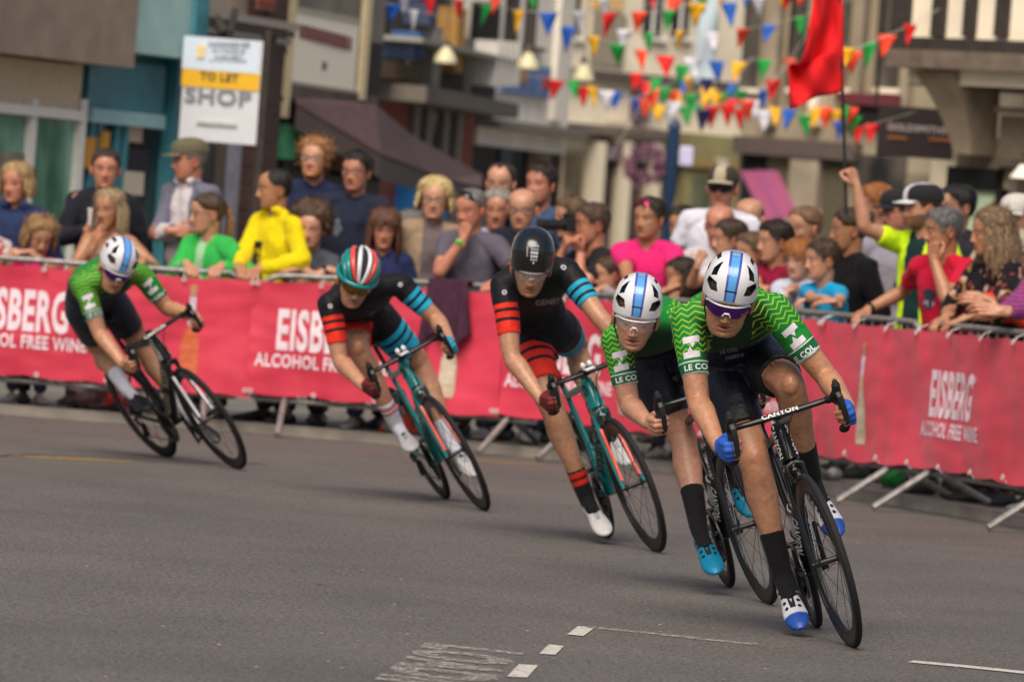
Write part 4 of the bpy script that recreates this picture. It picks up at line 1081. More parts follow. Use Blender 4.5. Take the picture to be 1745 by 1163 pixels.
    V, F = remesh(mb, .0062, 5); V = wrinkle(V, .0065, 12, c['seed'])
    pu, pv, side, rad = attrs_side(V, J, 'arm')
    P2 = V - sm; lat = nrm(sh['L'] - sh['R']); x = np.abs(P2 @ lat); dv = P2 @ dors; upv = P2 @ up
    if kit == 'green':
        g, dk = np.array(lin((12, 126, 46))), np.array(lin((3, 56, 28))); 
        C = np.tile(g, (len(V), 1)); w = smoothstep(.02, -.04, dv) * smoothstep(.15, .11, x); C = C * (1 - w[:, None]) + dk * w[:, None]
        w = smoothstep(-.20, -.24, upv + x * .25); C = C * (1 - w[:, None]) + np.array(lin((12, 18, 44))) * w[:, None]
        # the navy chevron across the belly
        pmk = ((pu > -.09) & (x > .075) & (pu < cuff * .285 - .046)).astype(float) * (w < .5) * (dv > -.12)
        mt = 'jersey_green_' + c['name']; jersey_mat(mt, 'zigzag', cuff * np.linalg.norm(J['elR'] - sh['R']))
    else:
        C = np.tile(np.array([.005, .005, .008]), (len(V), 1)); pmk = (x > .12).astype(float)
        cl = cuff * np.linalg.norm(J['elR'] - sh['R']); mt = 'jersey_black_' + c['name']
        jersey_mat(mt, 'bands', 0, (.78, .026, .010), (.012, .36, .56), [(cl - .058, cl + .02), (cl - .102, cl - .074), (cl - .142, cl - .118)])
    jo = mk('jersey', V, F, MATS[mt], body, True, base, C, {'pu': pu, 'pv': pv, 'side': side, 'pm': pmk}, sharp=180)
    # collar
    # shorts
    mb = MB(); torso(mb, J, .007, t0=0.0, t1=.34, wide=.95, deep=.97); mb.tube([J['hipL'], J['hipR']], .099, 18, round_ends=True); cut = c.get('short', .70)
    for k in 'LR':
        p, r = leg_axis(J['hip' + k], J['kn' + k], J['an' + k], 1, c.get('bulk', 1.05), J['back']); P, R = samp(p, r); P = np.array(P); Hh, K = J['hip' + k], J['kn' + k]; LL = np.linalg.norm(K - Hh)
        q = [i for i in range(15) if (P[i] - Hh) @ nrm(K - Hh) < cut * LL - .01]
        e = lerp(Hh, K, cut) + (-(nrm(J['back'])) * .012 * .0); mb.tube([P[i] for i in q] + [e], [R[i] + .0095 for i in q] + [np.interp(cut, [.3, .65, .93], [.088, .075, .059]) * c.get('bulk', 1.05) + .008], 18)
    V, F = remesh(mb, .0068, 5); V = wrinkle(V, .0022, 10, c['seed'] + 5)
    pu, pv, side, rad = attrs_side(V, J, 'leg')
    if kit == 'green':
        C = np.tile(np.array(lin((9, 14, 33))), (len(V), 1)); band = pu > cut * .42 - .05; C[band] = np.array(lin((14, 15, 22))); so = mk('bib_shorts', V, F, MATS['lycra'], body, True, base, C, sharp=180)
    else:
        C = np.tile(np.array([.005, .005, .009]), (len(V), 1)); cl = cut * .42; mt = 'shorts_' + c['name']
        jersey_mat(mt, 'bands', 0, (.78, .026, .010), (.012, .36, .56), [(cl - .095, cl + .05), (cl - .148, cl - .112), (cl - .20, cl - .166)])
        so = mk('bib_shorts', V, F, MATS[mt], body, True, base, C, {'pu': pu, 'pv': pv, 'side': side, 'pm': np.ones(len(V))}, sharp=180)
    # no skin comes through the cloth: covered body points are drawn just below it
    n = len(body.data.vertices); B_ = np.empty(n * 3, np.float32); body.data.vertices.foreach_get('co', B_); B_ = B_.reshape(n, 3).astype(float) + base
    segs = [(J['spine'][0], J['spine'][2], 'c'), (J['spine'][2], J['spine'][3], 'c'), (J['spine'][3], J['spine'][4], 'c'), (J['spine'][4], hc, 'x')]
    for k in 'LR': segs += [(J['sh' + k], lerp(J['sh' + k], J['el' + k], cuff - .06), 'c'), (lerp(J['sh' + k], J['el' + k], cuff - .05), J['el' + k], 'x'), (J['el' + k], J['wr' + k], 'x'), (J['hip' + k], lerp(J['hip' + k], J['kn' + k], cut - .06), 'c'), (lerp(J['hip' + k], J['kn' + k], cut - .05), J['kn' + k], 'x'), (J['kn' + k], J['an' + k], 'x'), (J['hip' + k], pm, 'c'), (J['sh' + k], J['spine'][4], 'c')]
    best = np.full(n, 9.0); cov = np.zeros(n, bool)
    for a_, b_, kd in segs:
        d_ = b_ - a_; t_ = np.clip((B_ - a_) @ d_ / (d_ @ d_), 0, 1); q_ = np.linalg.norm(B_ - a_ - np.outer(t_, d_), axis=1) - (.05 if kd == 'c' and a_ is not J['shL'] and a_ is not J['shR'] else 0); m_ = q_ < best; best[m_] = q_[m_]; cov[m_] = kd == 'c'
    cov &= (np.linalg.norm(B_ - hc, axis=1) > .15) & (np.linalg.norm(B_ - J['wrL'], axis=1) > .12) & (np.linalg.norm(B_ - J['wrR'], axis=1) > .12)
    bj, bs = bvh_of(jo), bvh_of(so)
    for i_ in np.nonzero(cov)[0]:
        p_ = Vector(B_[i_]); hj, hs_ = bj.find_nearest(p_), bs.find_nearest(p_); inside = False
        for h_ in (hj, hs_):
            if h_[0] is not None and (p_ - h_[0]).dot(h_[1]) < -.0015: inside = True
        if not inside:
            h_ = hj if hj[3] < hs_[3] else hs_
            if h_[3] < .05: B_[i_] = np.array(h_[0] - h_[1] * .005)
    body.data.vertices.foreach_set('co', (B_ - base).astype(np.float32).ravel()); body.data.update()
    # socks and shoes
    for k in 'LR':
        kn, an = J['kn' + k], J['an' + k]; sole, fd, fu = J['foot' + k]; top = c.get('sock' + k, c['sock']); mb = MB()
        p, r = leg_axis(J['hip' + k], kn, an, 1, c.get('bulk', 1.05), J['back']); P, R = samp(p, r); P = np.array(P); q = [i for i in range(len(P)) if (an - P[i]) @ nrm(an - kn) < top['h'] and i > 15]
        st0 = an + (kn - an) * (top['h'] / np.linalg.norm(kn - an)) 
        pts = [P[i] for i in q]; rr_ = [R[i] + .003 for i in q]
        heel = sole - fd * .135 + fu * .05; toe = sole - fd * .03 + fu * .04
        mb.tube(pts, rr_, 18); mb.tube([an + (kn - an) * .04, lerp(an, heel, .6)], [.038, .036], 14, round_ends=True); mb.tube([an, toe], [.037, .03], 14, round_ends=True)
        V, F = remesh(mb, .006, 3); uu_ = (an - V) @ nrm(an - kn); hh = -((V - an) @ nrm(an - kn)); C = np.zeros((len(V), 3)); C[:] = top['col']
        for lo, hi, cc in top.get('bands', ()): C[(hh > lo) & (hh < hi)] = cc
        mk('sock', V, F, MATS['cloth'], body, True, base, C, sharp=180)
        sm_ = shoe_mb(.285, .047); o_ = sole - fd * .150 - fu * .006
        vv = place(sm_, o_ + fd * .06, fd, fu); loc = sm_.verts(); sc = c['shoe']; C = np.zeros((len(vv), 3)); C[:] = sc['col']
        if sc.get('toe') is not None: C[loc[:, 0] > .150] = sc['toe']; C[(loc[:, 0] < -.02)] = sc['toe']
        C[loc[:, 2] < .008] = (.012, .012, .012)
        sh_o = mk('shoe', vv, sm_.f, MATS['shoe_leather'], body, True, base, C, sharp=50)
        sub = bvh_of(sh_o); up_ = fu
        # tongue, dials and straps
        ttg = MB()
        yy = np.cross(fu, fd)
        def onshoe(x, y):
            p = o_ + fd * (x + .06) + yy * y + fu * .3; h = sub.ray_cast(Vector(p), Vector(-fu)); return np.array(h[0]) if h[0] else p - fu * .25
        tp = [(x, y) for x in np.linspace(.015, .125, 9) for y in (-.013, .013)]
        tv = [onshoe(x, y * (1.2 - x * 3)) + fu * .0015 for x, y in tp]
        mk('shoe_tongue', np.array(tv) - base, [(2 * i, 2 * i + 2, 2 * i + 3, 2 * i + 1) for i in range(8)], MATS['black_cloth'] if sc.get('dark', 1) else MATS['grey_print'], sh_o, True, None, sharp=180)
        dm = MB()
        for x in (.03, .075): 
            p = onshoe(x, 0); dm.tube([p, p + fu * .007], .0105, 12)
        if sc.get('dots'):
            for x in (.02, .055, .09, .12):
                for y in (-.030, .030): p = onshoe(x, y * (1 - x * 1.5)); nn = nrm(fu + yy * np.sign(y) * .8); dm.tube([p - nn * .002, p + nn * .003], .0075, 10)
        mk('shoe_dial', dm.verts() - base, dm.f, MATS['black_part'], sh_o, True, None)
    # gloves
    if c.get('glove'):
        key = '_glove'
        if key not in HANDS: HANDS[key] = remesh(hand_mb(HANDSPEC['grip'][0], 'wrap', .003, True), .0038, 3)
        for k in 'LR':
            v, f_ = put_hand('', J['wr' + k], *J['hand' + k], k == 'L', 1.0, HANDS[key]); mk('glove', v, f_, MATS[c['glove'][0 if k == 'L' else 1]], body, True, base, sharp=180)
    he = make_helmet(Hd, c['helmet'], body, base, HS); gl = make_glasses(Hd, 'wrap', c['lens'], body, base, HS, framecol=c.get('gframe', 'frame_white'))
    if c.get('hair'): make_hair(Hd, 'short', c['hair'], body, base, HS, thick=.005, seed=c['seed'])
    # prints on the cloth
    bv = bvh_of(jo)
    for k, s in (('R', -1), ('L', 1)):
        S, E = sh[k], J['el' + k]; d = nrm(E - S); view = nrm(CAM - lerp(S, E, .5)); n = nrm(view - d * (view @ d) + np.cross(d, view) * 0); rt = np.cross(-d, n) * 1.0; LL = np.linalg.norm(E - S)
        if kit == 'green':
            word('lettering', 'LE COL', S + d * (cuff * LL - .0245) + rt * .016 * -s + n * .08, rt, -d, .021, MATS['white_print'], jo, bv, .0018, .03, dist=.15, maxedge=.3)
            # two jagged peaks, one standing, one mirrored below
            e = S + d * (cuff * LL - .100); xs = np.linspace(-.031, .031, 9); top_, lo_ = .040, .016
            for sg in (1, -1):
                v2 = np.array([(x, y + .05 * x) for x in xs for y in (lo_, (lo_ + top_) / 2, top_)] + [(.014, .0165), (.009, .007), (.003, -.003), (-.001, .006), (-.007, .0155)]); fc = [(q * 3 + r, (q + 1) * 3 + r, (q + 1) * 3 + r + 1, q * 3 + r + 1) for q in range(8) for r in range(2)] + [(27, 31, 30), (27, 30, 28), (28, 30, 29)]
                decal('emblem', v2 * np.array([sg, sg]) + np.array([.002 * sg, -.001]), fc, e + n * .08, rt, -d, MATS['emblem_white'], jo, bv, .002, .15)
        else:
            mw = S + d * (cuff * LL - .19) + n * .08
            ringp = np.array([((.013 if i % 2 else .010) * math.cos(i * PI / 8), (.013 if i % 2 else .010) * math.sin(i * PI / 8)) for i in range(16)])
            inn = ringp * .5; decal('emblem', np.concatenate([ringp, inn]), [(i, (i + 1) % 16, 16 + (i + 1) % 16, 16 + i) for i in range(16)], mw, rt, -d, MATS['emblem_white'], jo, bv, .0018, .15)
            word('lettering', 'MADISON', S - d * .045 + n * .08 + rt * .0, -d if k == 'R' else d, rt if k == 'R' else -rt, .017, MATS['emblem_white'], jo, bv, .0018, .02, dist=.2, maxedge=.3)
    nf = nrm(-dors + up * .15); rt = -nrm(lat - nf * (lat @ nf)); upc = np.cross(nf, rt) ; view = nrm(CAM - sm)
    rt = nrm(np.cross(up, view)); upv_ = np.cross(view, rt)
    for txt, dx, dz, cap, mm in c.get('chest', ()):
        word('lettering', txt, sm - up * dz + rt * dx + view * .12 - dors * .10, rt, upv_, cap, MATS[mm], jo, bv, .002, .02, dist=.3, maxedge=.3)
    RIDERS.append((body, J, Hd)); return body
def build_riders():
    bike_mats(); body_mats()
    CANW = []
    for q in (1, -1): CANW += [('CANYON', (.776, 0, .852), (.818, 0, .724), q, .034, 'white_print'), ('CANYON', (.775, 0, .69), (.64, 0, .54), q, .034, 'white_print'), ('CANYON', (.60, 0, .495), (.47, 0, .35), q, .034, 'white_print')]
    GENW = []
    for q in (1, -1): GENW += [('GENESIS', (.76, 0, .67), (.50, 0, .38), q, .055, 'black_print'), ('G', (.785, 0, .83), (.802, 0, .775), q, .042, 'black_print')]
    G = ground
    wsock = lin((205, 205, 215)); blk = (.010, .010, .011); redc = (.70, .03, .015)
    shoe_w = dict(col=(.62, .61, .60), dark=0)
    cfg = [
     dict(name='lead', rear=(1400, 1074), front=(1457, 1105), lean=22, steer=4, crank=-55, frame='carbon_black', words=CANW, barword='CANYON', spacer=1, computer='black', bottle='grey cycling bottle in the cage of the foremost black bike',
       blabel='foremost black racing bike with white lettering on bars and frame',
       label='cyclist in green zigzag jersey with violet glasses and blue gloves leading the bend', kit='green', skin=(.46, .225, .125), seed=3,
       shR=(1172, 545), shL=(1316, 528), elR=(1190, 683), elL=(1408, 642), knR=(1284, 780), knL=(1345, 655), footR=28, footL=36,
       head=dict(px=(1241, 512), yaw=-3, pitch=24, roll=-6, f=.86), helmet='vent', lens='lens_violet', glove=('glove_blue', 'glove_blue'), headkw=dict(mouth=.5, jaw=1.06, chub=.5),
       sock=dict(h=.19, col=blk), shoe=dict(col=(.62, .63, .68), toe=(.012, .07, .36), dots=1), hair=(.10, .06, .035),
       chest=[('LE COL', -.045, .10, .014, 'grey_print'), ('EISBERG', -.03, .165, .013, 'grey_print')]),
     dict(name='second', rear=(1252, 1005), front=(1313, 1031), lean=22, steer=4, crank=-28, frame='carbon_black', words=CANW, barword='CANYON', spacer=1, computer='black', bottle='grey cycling bottle in the cage of the second black bike',
       blabel='black racing bike half hidden behind the foremost one, blue shoe on its pedal',
       label='cyclist in green zigzag jersey with clear glasses and bright blue shoes behind the leader', kit='green', skin=(.52, .265, .17), seed=13,
       shR=(1050, 580), shL=(1168, 553), elR=(1073, 690), knR=(1165, 752), footR=26, footL=34,
       head=dict(px=(1083, 542), yaw=-2, pitch=19, roll=-4, f=.86), helmet='vent', lens='lens_clear', headkw=dict(mouth=.55, jaw=.98),
       sock=dict(h=.20, col=blk), shoe=dict(col=(.0, .20, .36), dots=1), hair=(.12, .06, .03),
       chest=[('LE COL', -.02, .12, .013, 'grey_print'), ('CANYON', .06, .15, .013, 'grey_print')]),
     dict(name='third', rear=(1031, 916), front=(1122, 942), lean=25, steer=2, crank=-48, frame='teal_paint', inner='fork_red', deep=.052, words=GENW, print='black_print', computer='white',
       blabel='teal racing bike with red inner fork under the rider in the black helmet',
       label='cyclist in black kit with red and cyan bands, smooth black helmet and white shoes', kit='black', skin=(.47, .24, .14), seed=23,
       shR=(858, 485), shL=(965, 462), elR=(872, 608), elL=(1021, 540), knR=(938, 690), knL=(979, 590), footR=22, footL=30,
       head=dict(px=(905, 456), yaw=3, pitch=26, roll=-1, f=.85), helmet='aero', lens='lens_clear', gframe='grey_print', glove=('glove_cyan', 'glove_red'), headkw=dict(mouth=.3, jaw=.95),
       sock=dict(h=.15, col=blk), sockR=dict(h=.175, col=blk, bands=[(.075, .100, redc), (.112, .137, redc), (.150, .2, redc)]), sockL=dict(h=.17, col=blk, bands=[(.11, .13, (.012, .36, .56)), (.145, .2, (.012, .36, .56))]), shoe=shoe_w, hair=(.06, .035, .02),
       chest=[('GENESIS', .03, .075, .026, 'grey_print')]),
     dict(name='fourth', yaw=12.5, rear=(763, 855), front=(828, 871), lean=32, steer=2, crank=52, frame='teal_paint', inner='fork_red', deep=.052, words=GENW, print='black_print', computer='white',
       blabel='teal racing bike under the rider in the red, white and teal striped helmet',
       label='cyclist in black kit with red and cyan bands, red white and teal striped helmet', kit='black', skin=(.48, .24, .14), seed=33,
       shR=(562, 518), shL=(682, 485), elR=(580, 615), elL=(744, 545), knR=(610, 592), knL=(718, 625), footR=10, footL=25,
       head=dict(px=(606, 480), yaw=9, pitch=27, roll=-9, f=.85), helmet='ribs', lens='lens_amber', gframe='black_part', glove=('glove_cyan', 'glove_red'), headkw=dict(mouth=.2, jaw=.97),
       sock=dict(h=.17, col=wsock), sockR=dict(h=.185, col=wsock, bands=[(.09, .105, (.6, .12, .12)), (.118, .135, (.6, .12, .12)), (.155, .2, redc)]), shoe=shoe_w, hair=(.06, .035, .02), chest=[('GENESIS', .05, .075, .026, 'grey_print')]),
     dict(name='last', yaw=27, rear=(269, 783), front=(405, 800), lean=35, steer=-2, crank=90, frame='carbon_black', deep=.042, words=[(w, a, b, q, .05 if i % 3 == 1 else .034, 'beige_print' if i % 3 else 'white_print') for i, (w, a, b, q, _, _) in enumerate(CANW)], barword='CANYON', inner='white_paint',
       blabel='black racing bike with deep rims at the far left, leaning hardest',
       label='last cyclist of the group, green jersey, navy shorts and white socks', kit='green', skin=(.49, .245, .14), seed=43,
       shR=(142, 487), shL=(240, 468), elR=(170, 568), elL=(285, 525), knR=(168, 592), knL=(242, 590), footR=8, footL=25,
       head=dict(px=(197, 458), yaw=18, pitch=28, roll=-10, f=.86), helmet='vent', lens='lens_violet', headkw=dict(mouth=.1, jaw=1.0),
       sock=dict(h=.19, col=wsock), shoe=dict(col=(.012, .012, .014)), hair=(.08, .05, .03), chest=[]),
    ]
    for c in cfg:
        rear, front = ground(*c['rear']), ground(*c['front'])
        print('WB', c['name'], np.linalg.norm(front - rear), 'yaw', math.degrees(math.atan2((front - rear)[0], -(front - rear)[1])), rear, front)
        yaw = c.get('yaw'); d = front - rear
        if abs(np.linalg.norm(d) - WB) > .0: rear = front - nrm(d) * WB
        if yaw is not None: rear = front - WB * V3(math.sin(R_(yaw)), -math.cos(R_(yaw)), 0)
        b = make_bike(dict(c, rear=rear, front=front, label=c['blabel']))
        make_rider(c, b)
# ================================================================ barrier line (shared by crowd, barriers and banners)
BAR = np.array([(-4.3, 37.2), (-2.77, 36.95), (-1.15, 36.95), (.27, 36.3), (1.25, 35.2), (1.95, 33.85), (2.9, 31.3), (3.75, 28.9)])
def bar_dense():
    P = np.array([p[:2] for p in interp_path([V3(x, y, 0) for x, y in BAR], 24)]); return P
BARP = bar_dense(); BARL = np.r_[0, np.cumsum(np.linalg.norm(np.diff(BARP, axis=0), axis=1))]
BARPX = np.array([proj(V3(x, y, 1.0))[0] for x, y in BARP])
def bar_s(px): return float(np.interp(px, BARPX, BARL))
def bar_pt(s):
    p = V3(np.interp(s, BARL, BARP[:, 0]), np.interp(s, BARL, BARP[:, 1]), 0); q = V3(np.interp(s + .05, BARL, BARP[:, 0]), np.interp(s + .05, BARL, BARP[:, 1]), 0); r = V3(np.interp(s - .05, BARL, BARP[:, 0]), np.interp(s - .05, BARL, BARP[:, 1]), 0)
    t = nrm(q - r); return p, t, V3(-t[1], t[0], 0)          # point, tangent (to the right), normal (towards the crowd)
PAVE = .07
def rail_h(s): return float(np.interp(s, [0, 2.2, 4, 6], [1.02, 1.03, 1.08, 1.09]))
def crowd_mats():
    mat('trouser_dark', (.020, .021, .026), .85, var=.3, bump=.3, bscale=30); mat('trouser_blue', (.04, .06, .12), .85, var=.3, bump=.3, bscale=30)
    mat('trouser_tan', (.25, .19, .13), .85, var=.2, bump=.3, bscale=30); mat('trouser_pale', (.50, .44, .45), .85, var=.15, bump=.3, bscale=30)
    mat('shoe_dark', (.02, .018, .017), .6, var=.3); mat('shoe_pale', (.4, .38, .36), .6, var=.2)
    mat('gold_rim', (.2, .15, .1), .3, .8); mat('dark_rim', (.012, .01, .01), .35); mat('dark_lens', (.015, .013, .012), .08, .2)
    mat('clear_lens', (.55, .5, .48), .05, var=.02, alpha=.15, spec=.8)
    mat('watch_black', (.012, .012, .013), .35); mat('band_green', (.10, .70, .05), .5, var=.1)
def spectacles(H, parent, base, hs, rim='dark_rim', lens='clear_lens'):
    A = head_axes(H); T = lambda p: H['c'] + (np.asarray(p, float) * hs) @ A - base; r = MB()
    for sx in (-1, 1):
        t = np.linspace(0, 2 * PI, 20, endpoint=False); pts = [V3(sx * .033 + .024 * math.cos(a), .093 - .012 * abs(math.cos(a) * .024 + .033) / .05, .002 + .0175 * math.sin(a)) for a in t]
        r.tube(pts, .0018, 6, loop=True); r.tube([V3(sx * .057, .083, .008), V3(sx * .0785, .03, .008), V3(sx * .080, -.012, .004)], .002, 6)
        m = MB(); m.add(pts, [tuple(range(20))]); 
        if lens == 'dark_lens' or sx: l = mk('lens', T(m.verts()), m.f, MATS[lens], parent, False)
    r.tube([V3(-.010, .094, .006), V3(0, .097, .009), V3(.010, .094, .006)], .002, 6)
    return mk('glasses', T(r.verts()), r.f, MATS[rim], parent, True)
def make_cap(H, parent, base, hs, col, col2=None, back=False, patch=None):
    A = head_axes(H); T = lambda p: H['c'] + (np.asarray(p, float) * hs) @ A - base
    th = np.arange(40) * 2 * PI / 40; rs = []
    for z, k in ((.040, 1.0), (.055, 1.03), (.085, 1.0), (.108, .86), (.123, .62), (.131, .32), (.133, .06)):
        rs.append(np.stack([-.086 * k * np.sin(th), -.008 + .110 * k * np.cos(th), z - .012 * (np.cos(th) < 0) * np.cos(th) ** 2 * (1 - z / .14) + 0 * th], 1))
    m = MB(); m.rings(rs); cols = np.tile(np.asarray(col, float), (m.n, 1)); v = m.verts()
    if col2 is not None: cols[np.abs(v[:, 0]) < .03] = col2
    o = mk('cap', T(v), m.f, MATS['cloth'], parent, True, None, cols, sharp=50)
    sgn = -1 if back else 1; b = MB(); up_, lo = [], []
    for u in np.linspace(-1, 1, 15):
        a = u * 1.05
        for r_, dz in ((0, 0), (1, -.014)):
            up_.append(V3(.078 * math.sin(a) * (1 + .05 * r_), sgn * (-.008 * sgn + .098 * math.cos(a) + r_ * .075 * math.cos(a) ** .7), .046 + dz - .010 * (1 - math.cos(a))))
    n = len(up_); P = up_ + [p - V3(0, 0, .004) for p in up_]; F = []
    for i in range(14): F += [(2 * i, 2 * i + 1, 2 * i + 3, 2 * i + 2), (n + 2 * i, n + 2 * i + 2, n + 2 * i + 3, n + 2 * i + 1), (2 * i + 1, n + 2 * i + 1, n + 2 * i + 3, 2 * i + 3)]
    pc = np.tile(np.asarray(col if col2 is None else col2, float), (len(P), 1)); mk('cap_peak', T(P), F, MATS['cloth'], o, True, None, pc, sharp=50)
    return o
PEOPLE = {}
def spectator(c):
    hk = dict(c.get('hk', {})); px, py = c['head']; s = c.get('s', 1.0); hs = c.get('hs', .72 + .30 * s if s < 1 else 1.02) * 1.13; s = s * 1.06
    sb = bar_s(px); bp, bt, bn = bar_pt(sb); db = float(np.interp(px, BARPX, BARP[:, 1])); rank = c.get('rank', .35)
    d = db + rank / max(bn[1], .36) * .85
    hc = at(px, py, d); yb, yf, pf = R_(c.get('byaw', 0)), R_(c.get('yaw', 0)), R_(c.get('pitch', 5)); lean = R_(c.get('lean', 6)); roll = R_(c.get('roll', 0))
    F = V3(math.sin(yb), -math.cos(yb), 0); Lt = V3(math.cos(yb), math.sin(yb), 0); Z = V3(0, 0, 1)
    fw = V3(math.sin(yf) * math.cos(pf), -math.cos(yf) * math.cos(pf), -math.sin(pf)); uu = nrm(Z - fw * fw[2]); uu = uu * math.cos(roll) + np.cross(fw, uu) * math.sin(roll)
    H = {'c': hc, 'f': fw, 'u': uu}
    nb = hc - Z * .158 * hs - F * (.035 * hs + .05 * math.sin(lean)) - uu * 0
    sm = nb - Z * .035 * s; T = .49 * s; tdir = F * math.sin(lean) + Z * math.cos(lean); pm = sm - tdir * T
    w = c.get('sw', .148 if hk.get('fem', 0) >= 1 and s > .85 else .160) * s * c.get('fat', 1)
    J = {'shL': sm + Lt * w - Z * .005, 'shR': sm - Lt * w - Z * .005, 'hipL': pm + Lt * .085 * s - Z * .06 * s, 'hipR': pm - Lt * .085 * s - Z * .06 * s, 'back': -F}
    J['spine'] = [pm - Z * .10 * s, pm, lerp(pm, sm, .42) - F * .01, lerp(pm, sm, .82) - F * .015, nb]
    ua, fa = .285 * s, .255 * s
    J['handL'] = J['handR'] = None
    rel = {'down': ('down', 'down'), 'rail': ('rail', 'rail')}
    arms = c.get('arms', ('down', 'down'))               # (left hand = image right side when facing us, right hand)
    if isinstance(arms, str): arms = (arms, arms)
    poses = []
    for k, sg, a in (('L', 1, arms[0]), ('R', -1, arms[1])):
        S = J['sh' + k]; side = Lt * sg; pole = side * .5 - Z - F * .3; pose = 'relaxed'; el = None
        if isinstance(a, str): a = (a,)
        if a[0] == 'down': W = S + side * .09 * s - Z * .49 * s + F * .06; hd = -Z + F * .15; zd = side; 
        elif a[0] == 'rail':                                # hand resting on the rail under a given photo column
            hx = a[1] if len(a) > 1 else px + sg * 40; q = bar_s(hx); rp, rt, rn = bar_pt(q); W = rp + Z * (rail_h(q) + .045) + rn * .05; hd = nrm(-rn * .8 + (S - W) * -.0 - Z * .35 + rt * -sg * .35); zd = Z - rn * .3; pose = 'rail'; pole = side * .9 - Z * .7 - F * .2
            dist = np.linalg.norm(W - S)
            if dist > (ua + fa) * 1.02: W = S + (W - S) * (ua + fa) * 1.02 / dist
        elif a[0] == 'fold':                                # forearms folded along the rail
            q = bar_s(px + a[1]) if len(a) > 1 else bar_s(px - sg * 12); rp, rt, rn = bar_pt(q); W = rp + Z * (rail_h(q) + .055) + rn * (.06 if sg > 0 else .10); hd = nrm(-side + F * .25 - Z * .1); zd = Z + F * .3; pole = side * 1.2 - Z * .8
            dist = np.linalg.norm(W - S)
            if dist > (ua + fa) * 1.0: W = S + (W - S) * (ua + fa) * 1.0 / dist
        elif a[0] == 'cross': W = sm - Z * .24 * s + F * (.20 if sg > 0 else .24) * s - side * .10 * s - Z * .03 * (sg > 0); hd = -side * 1 - F * .55; zd = F; pole = side * .8 - Z * .8
        elif a[0] == 'px':                                  # wrist seen at a photo position, so far in front of the head
            W = at(a[1], a[2], hc[1] - a[3]); hd = np.asarray(a[4]) if len(a) > 4 else nrm(hc - W); zd = np.asarray(a[5]) if len(a) > 5 else side - F * .2; pose = a[6] if len(a) > 6 else 'fist'; pole = side * .7 - Z * 1.0
            if len(a) > 7: pole = np.asarray(a[7])
            dist = np.linalg.norm(W - S)
            if dist > (ua + fa) * 1.06: W = S + (W - S) * (ua + fa) * 1.06 / dist
        dist = np.linalg.norm(W - S); k_ = max(1.0, dist / ((ua + fa) * .985))
        J['wr' + k] = W; J['hand' + k] = (hd, zd); J['el' + k] = ik(S, W, ua * k_, fa * k_, pole); poses.append(pose)
        an = V3(J['hip' + k][0], J['hip' + k][1], PAVE + .085) + Lt * sg * .03 - F * .04; J['an' + k] = an; hl = np.linalg.norm(J['hip' + k] - an) / 2 * 1.004
        J['kn' + k] = ik(J['hip' + k], an, hl, hl, F + Lt * sg * .1)
    base = V3(pm[0], pm[1], PAVE); skin = c.get('skin', SKINS['fair']); skin = SKINS[skin] if isinstance(skin, str) else skin
    legs = c.get('legs', True)
    body = make_body(J, H, 'person', .0095, np.array(skin) * 1.0, s=s * .97, thin=c.get('thin', 1.0), legs=legs, hands=tuple(poses), base=base, headkw=hk, hs=hs, wide=.86, deep=.86, hand_scale=.98 * s)
    tag(body, c['label'], 'spectator', 'spectators behind the barriers')
    # upper garment
    kind, col = c['top'][0], np.array(lin(c['top'][1])) * c.get('lift', 1.0); fat = c.get('fat', 1.0); mb = MB()
    inf = .010 if kind in ('tee', 'tank') else .016
    torso(mb, J, inf, t0=-.0, t1=.985 if kind != 'tank' else .86, s=s, wide=.95 * fat, deep=1.0 * fat, belly=c.get('belly', .015) * s)
    if kind != 'tank': shoulders(mb, J, inf * .8, s)
    tsl = {'tee': .62, 'long': 2.0, 'tank': 0}[kind]
    if c.get('sleeve'): tsl = c['sleeve']
    for k in 'LR':
        if tsl <= 0: continue
        p, r = arm_axis(J['sh' + k], J['el' + k], J['wr' + k], s); P, R = samp(p, r); P = np.array(P); L = np.r_[0, np.cumsum(np.linalg.norm(np.diff(P, axis=0), axis=1))]
        lim = (tsl * ua if tsl < 1 else ua + (tsl - 1) * fa * .97); q = [i for i in range(len(P)) if L[i] < lim - .01]; e = V3(*[np.interp(lim, L, P[:, j]) for j in range(3)])
        mb.tube([P[i] for i in q] + [e], [R[i] * (1.0 if tsl > 1 else 1.06) + inf * .85 for i in q] + [np.interp(lim, L, R) + inf * (.9 if tsl < 1 else .5)], 14)
    if c.get('hood'):
        t = np.linspace(-2.5, 2.5, 17); mb.tube([nb + Z * (.012 - .03 * math.cos(a)) * s - F * .072 * math.cos(a) * s * 1.1 + Lt * .088 * math.sin(a) * s for a in t], [.022 * s + .016 * s * math.cos(a / 2.2) for a in t], 10, round_ends=True)
    V, Fc = remesh(mb, .0098, 4); V = wrinkle(V, .013 if kind != 'long' else .018, 8.5, sum(map(ord, c['label'])) % 97)
    C = np.tile(col, (len(V), 1)); Q = V - sm; lat = Q @ Lt; fr = Q @ F; upz = Q @ Z
    if c.get('inner'):                                       # open jacket or waistcoat over another garment
        ic = np.array(lin(c['inner'][0])) * c.get('lift', 1.0); wv = c['inner'][1] * s; m = (np.abs(lat - c['inner'][2] * s if len(c['inner']) > 2 else lat) < wv * (1 + 1.2 * smoothstep(-.3, 0, upz) * 0)) & (fr > -.02); C[m] = ic
    if c.get('stripes'):
        m = (np.floor(upz / c['stripes'][1]) % 2 < 1); C[m] = np.array(lin(c['stripes'][0]))
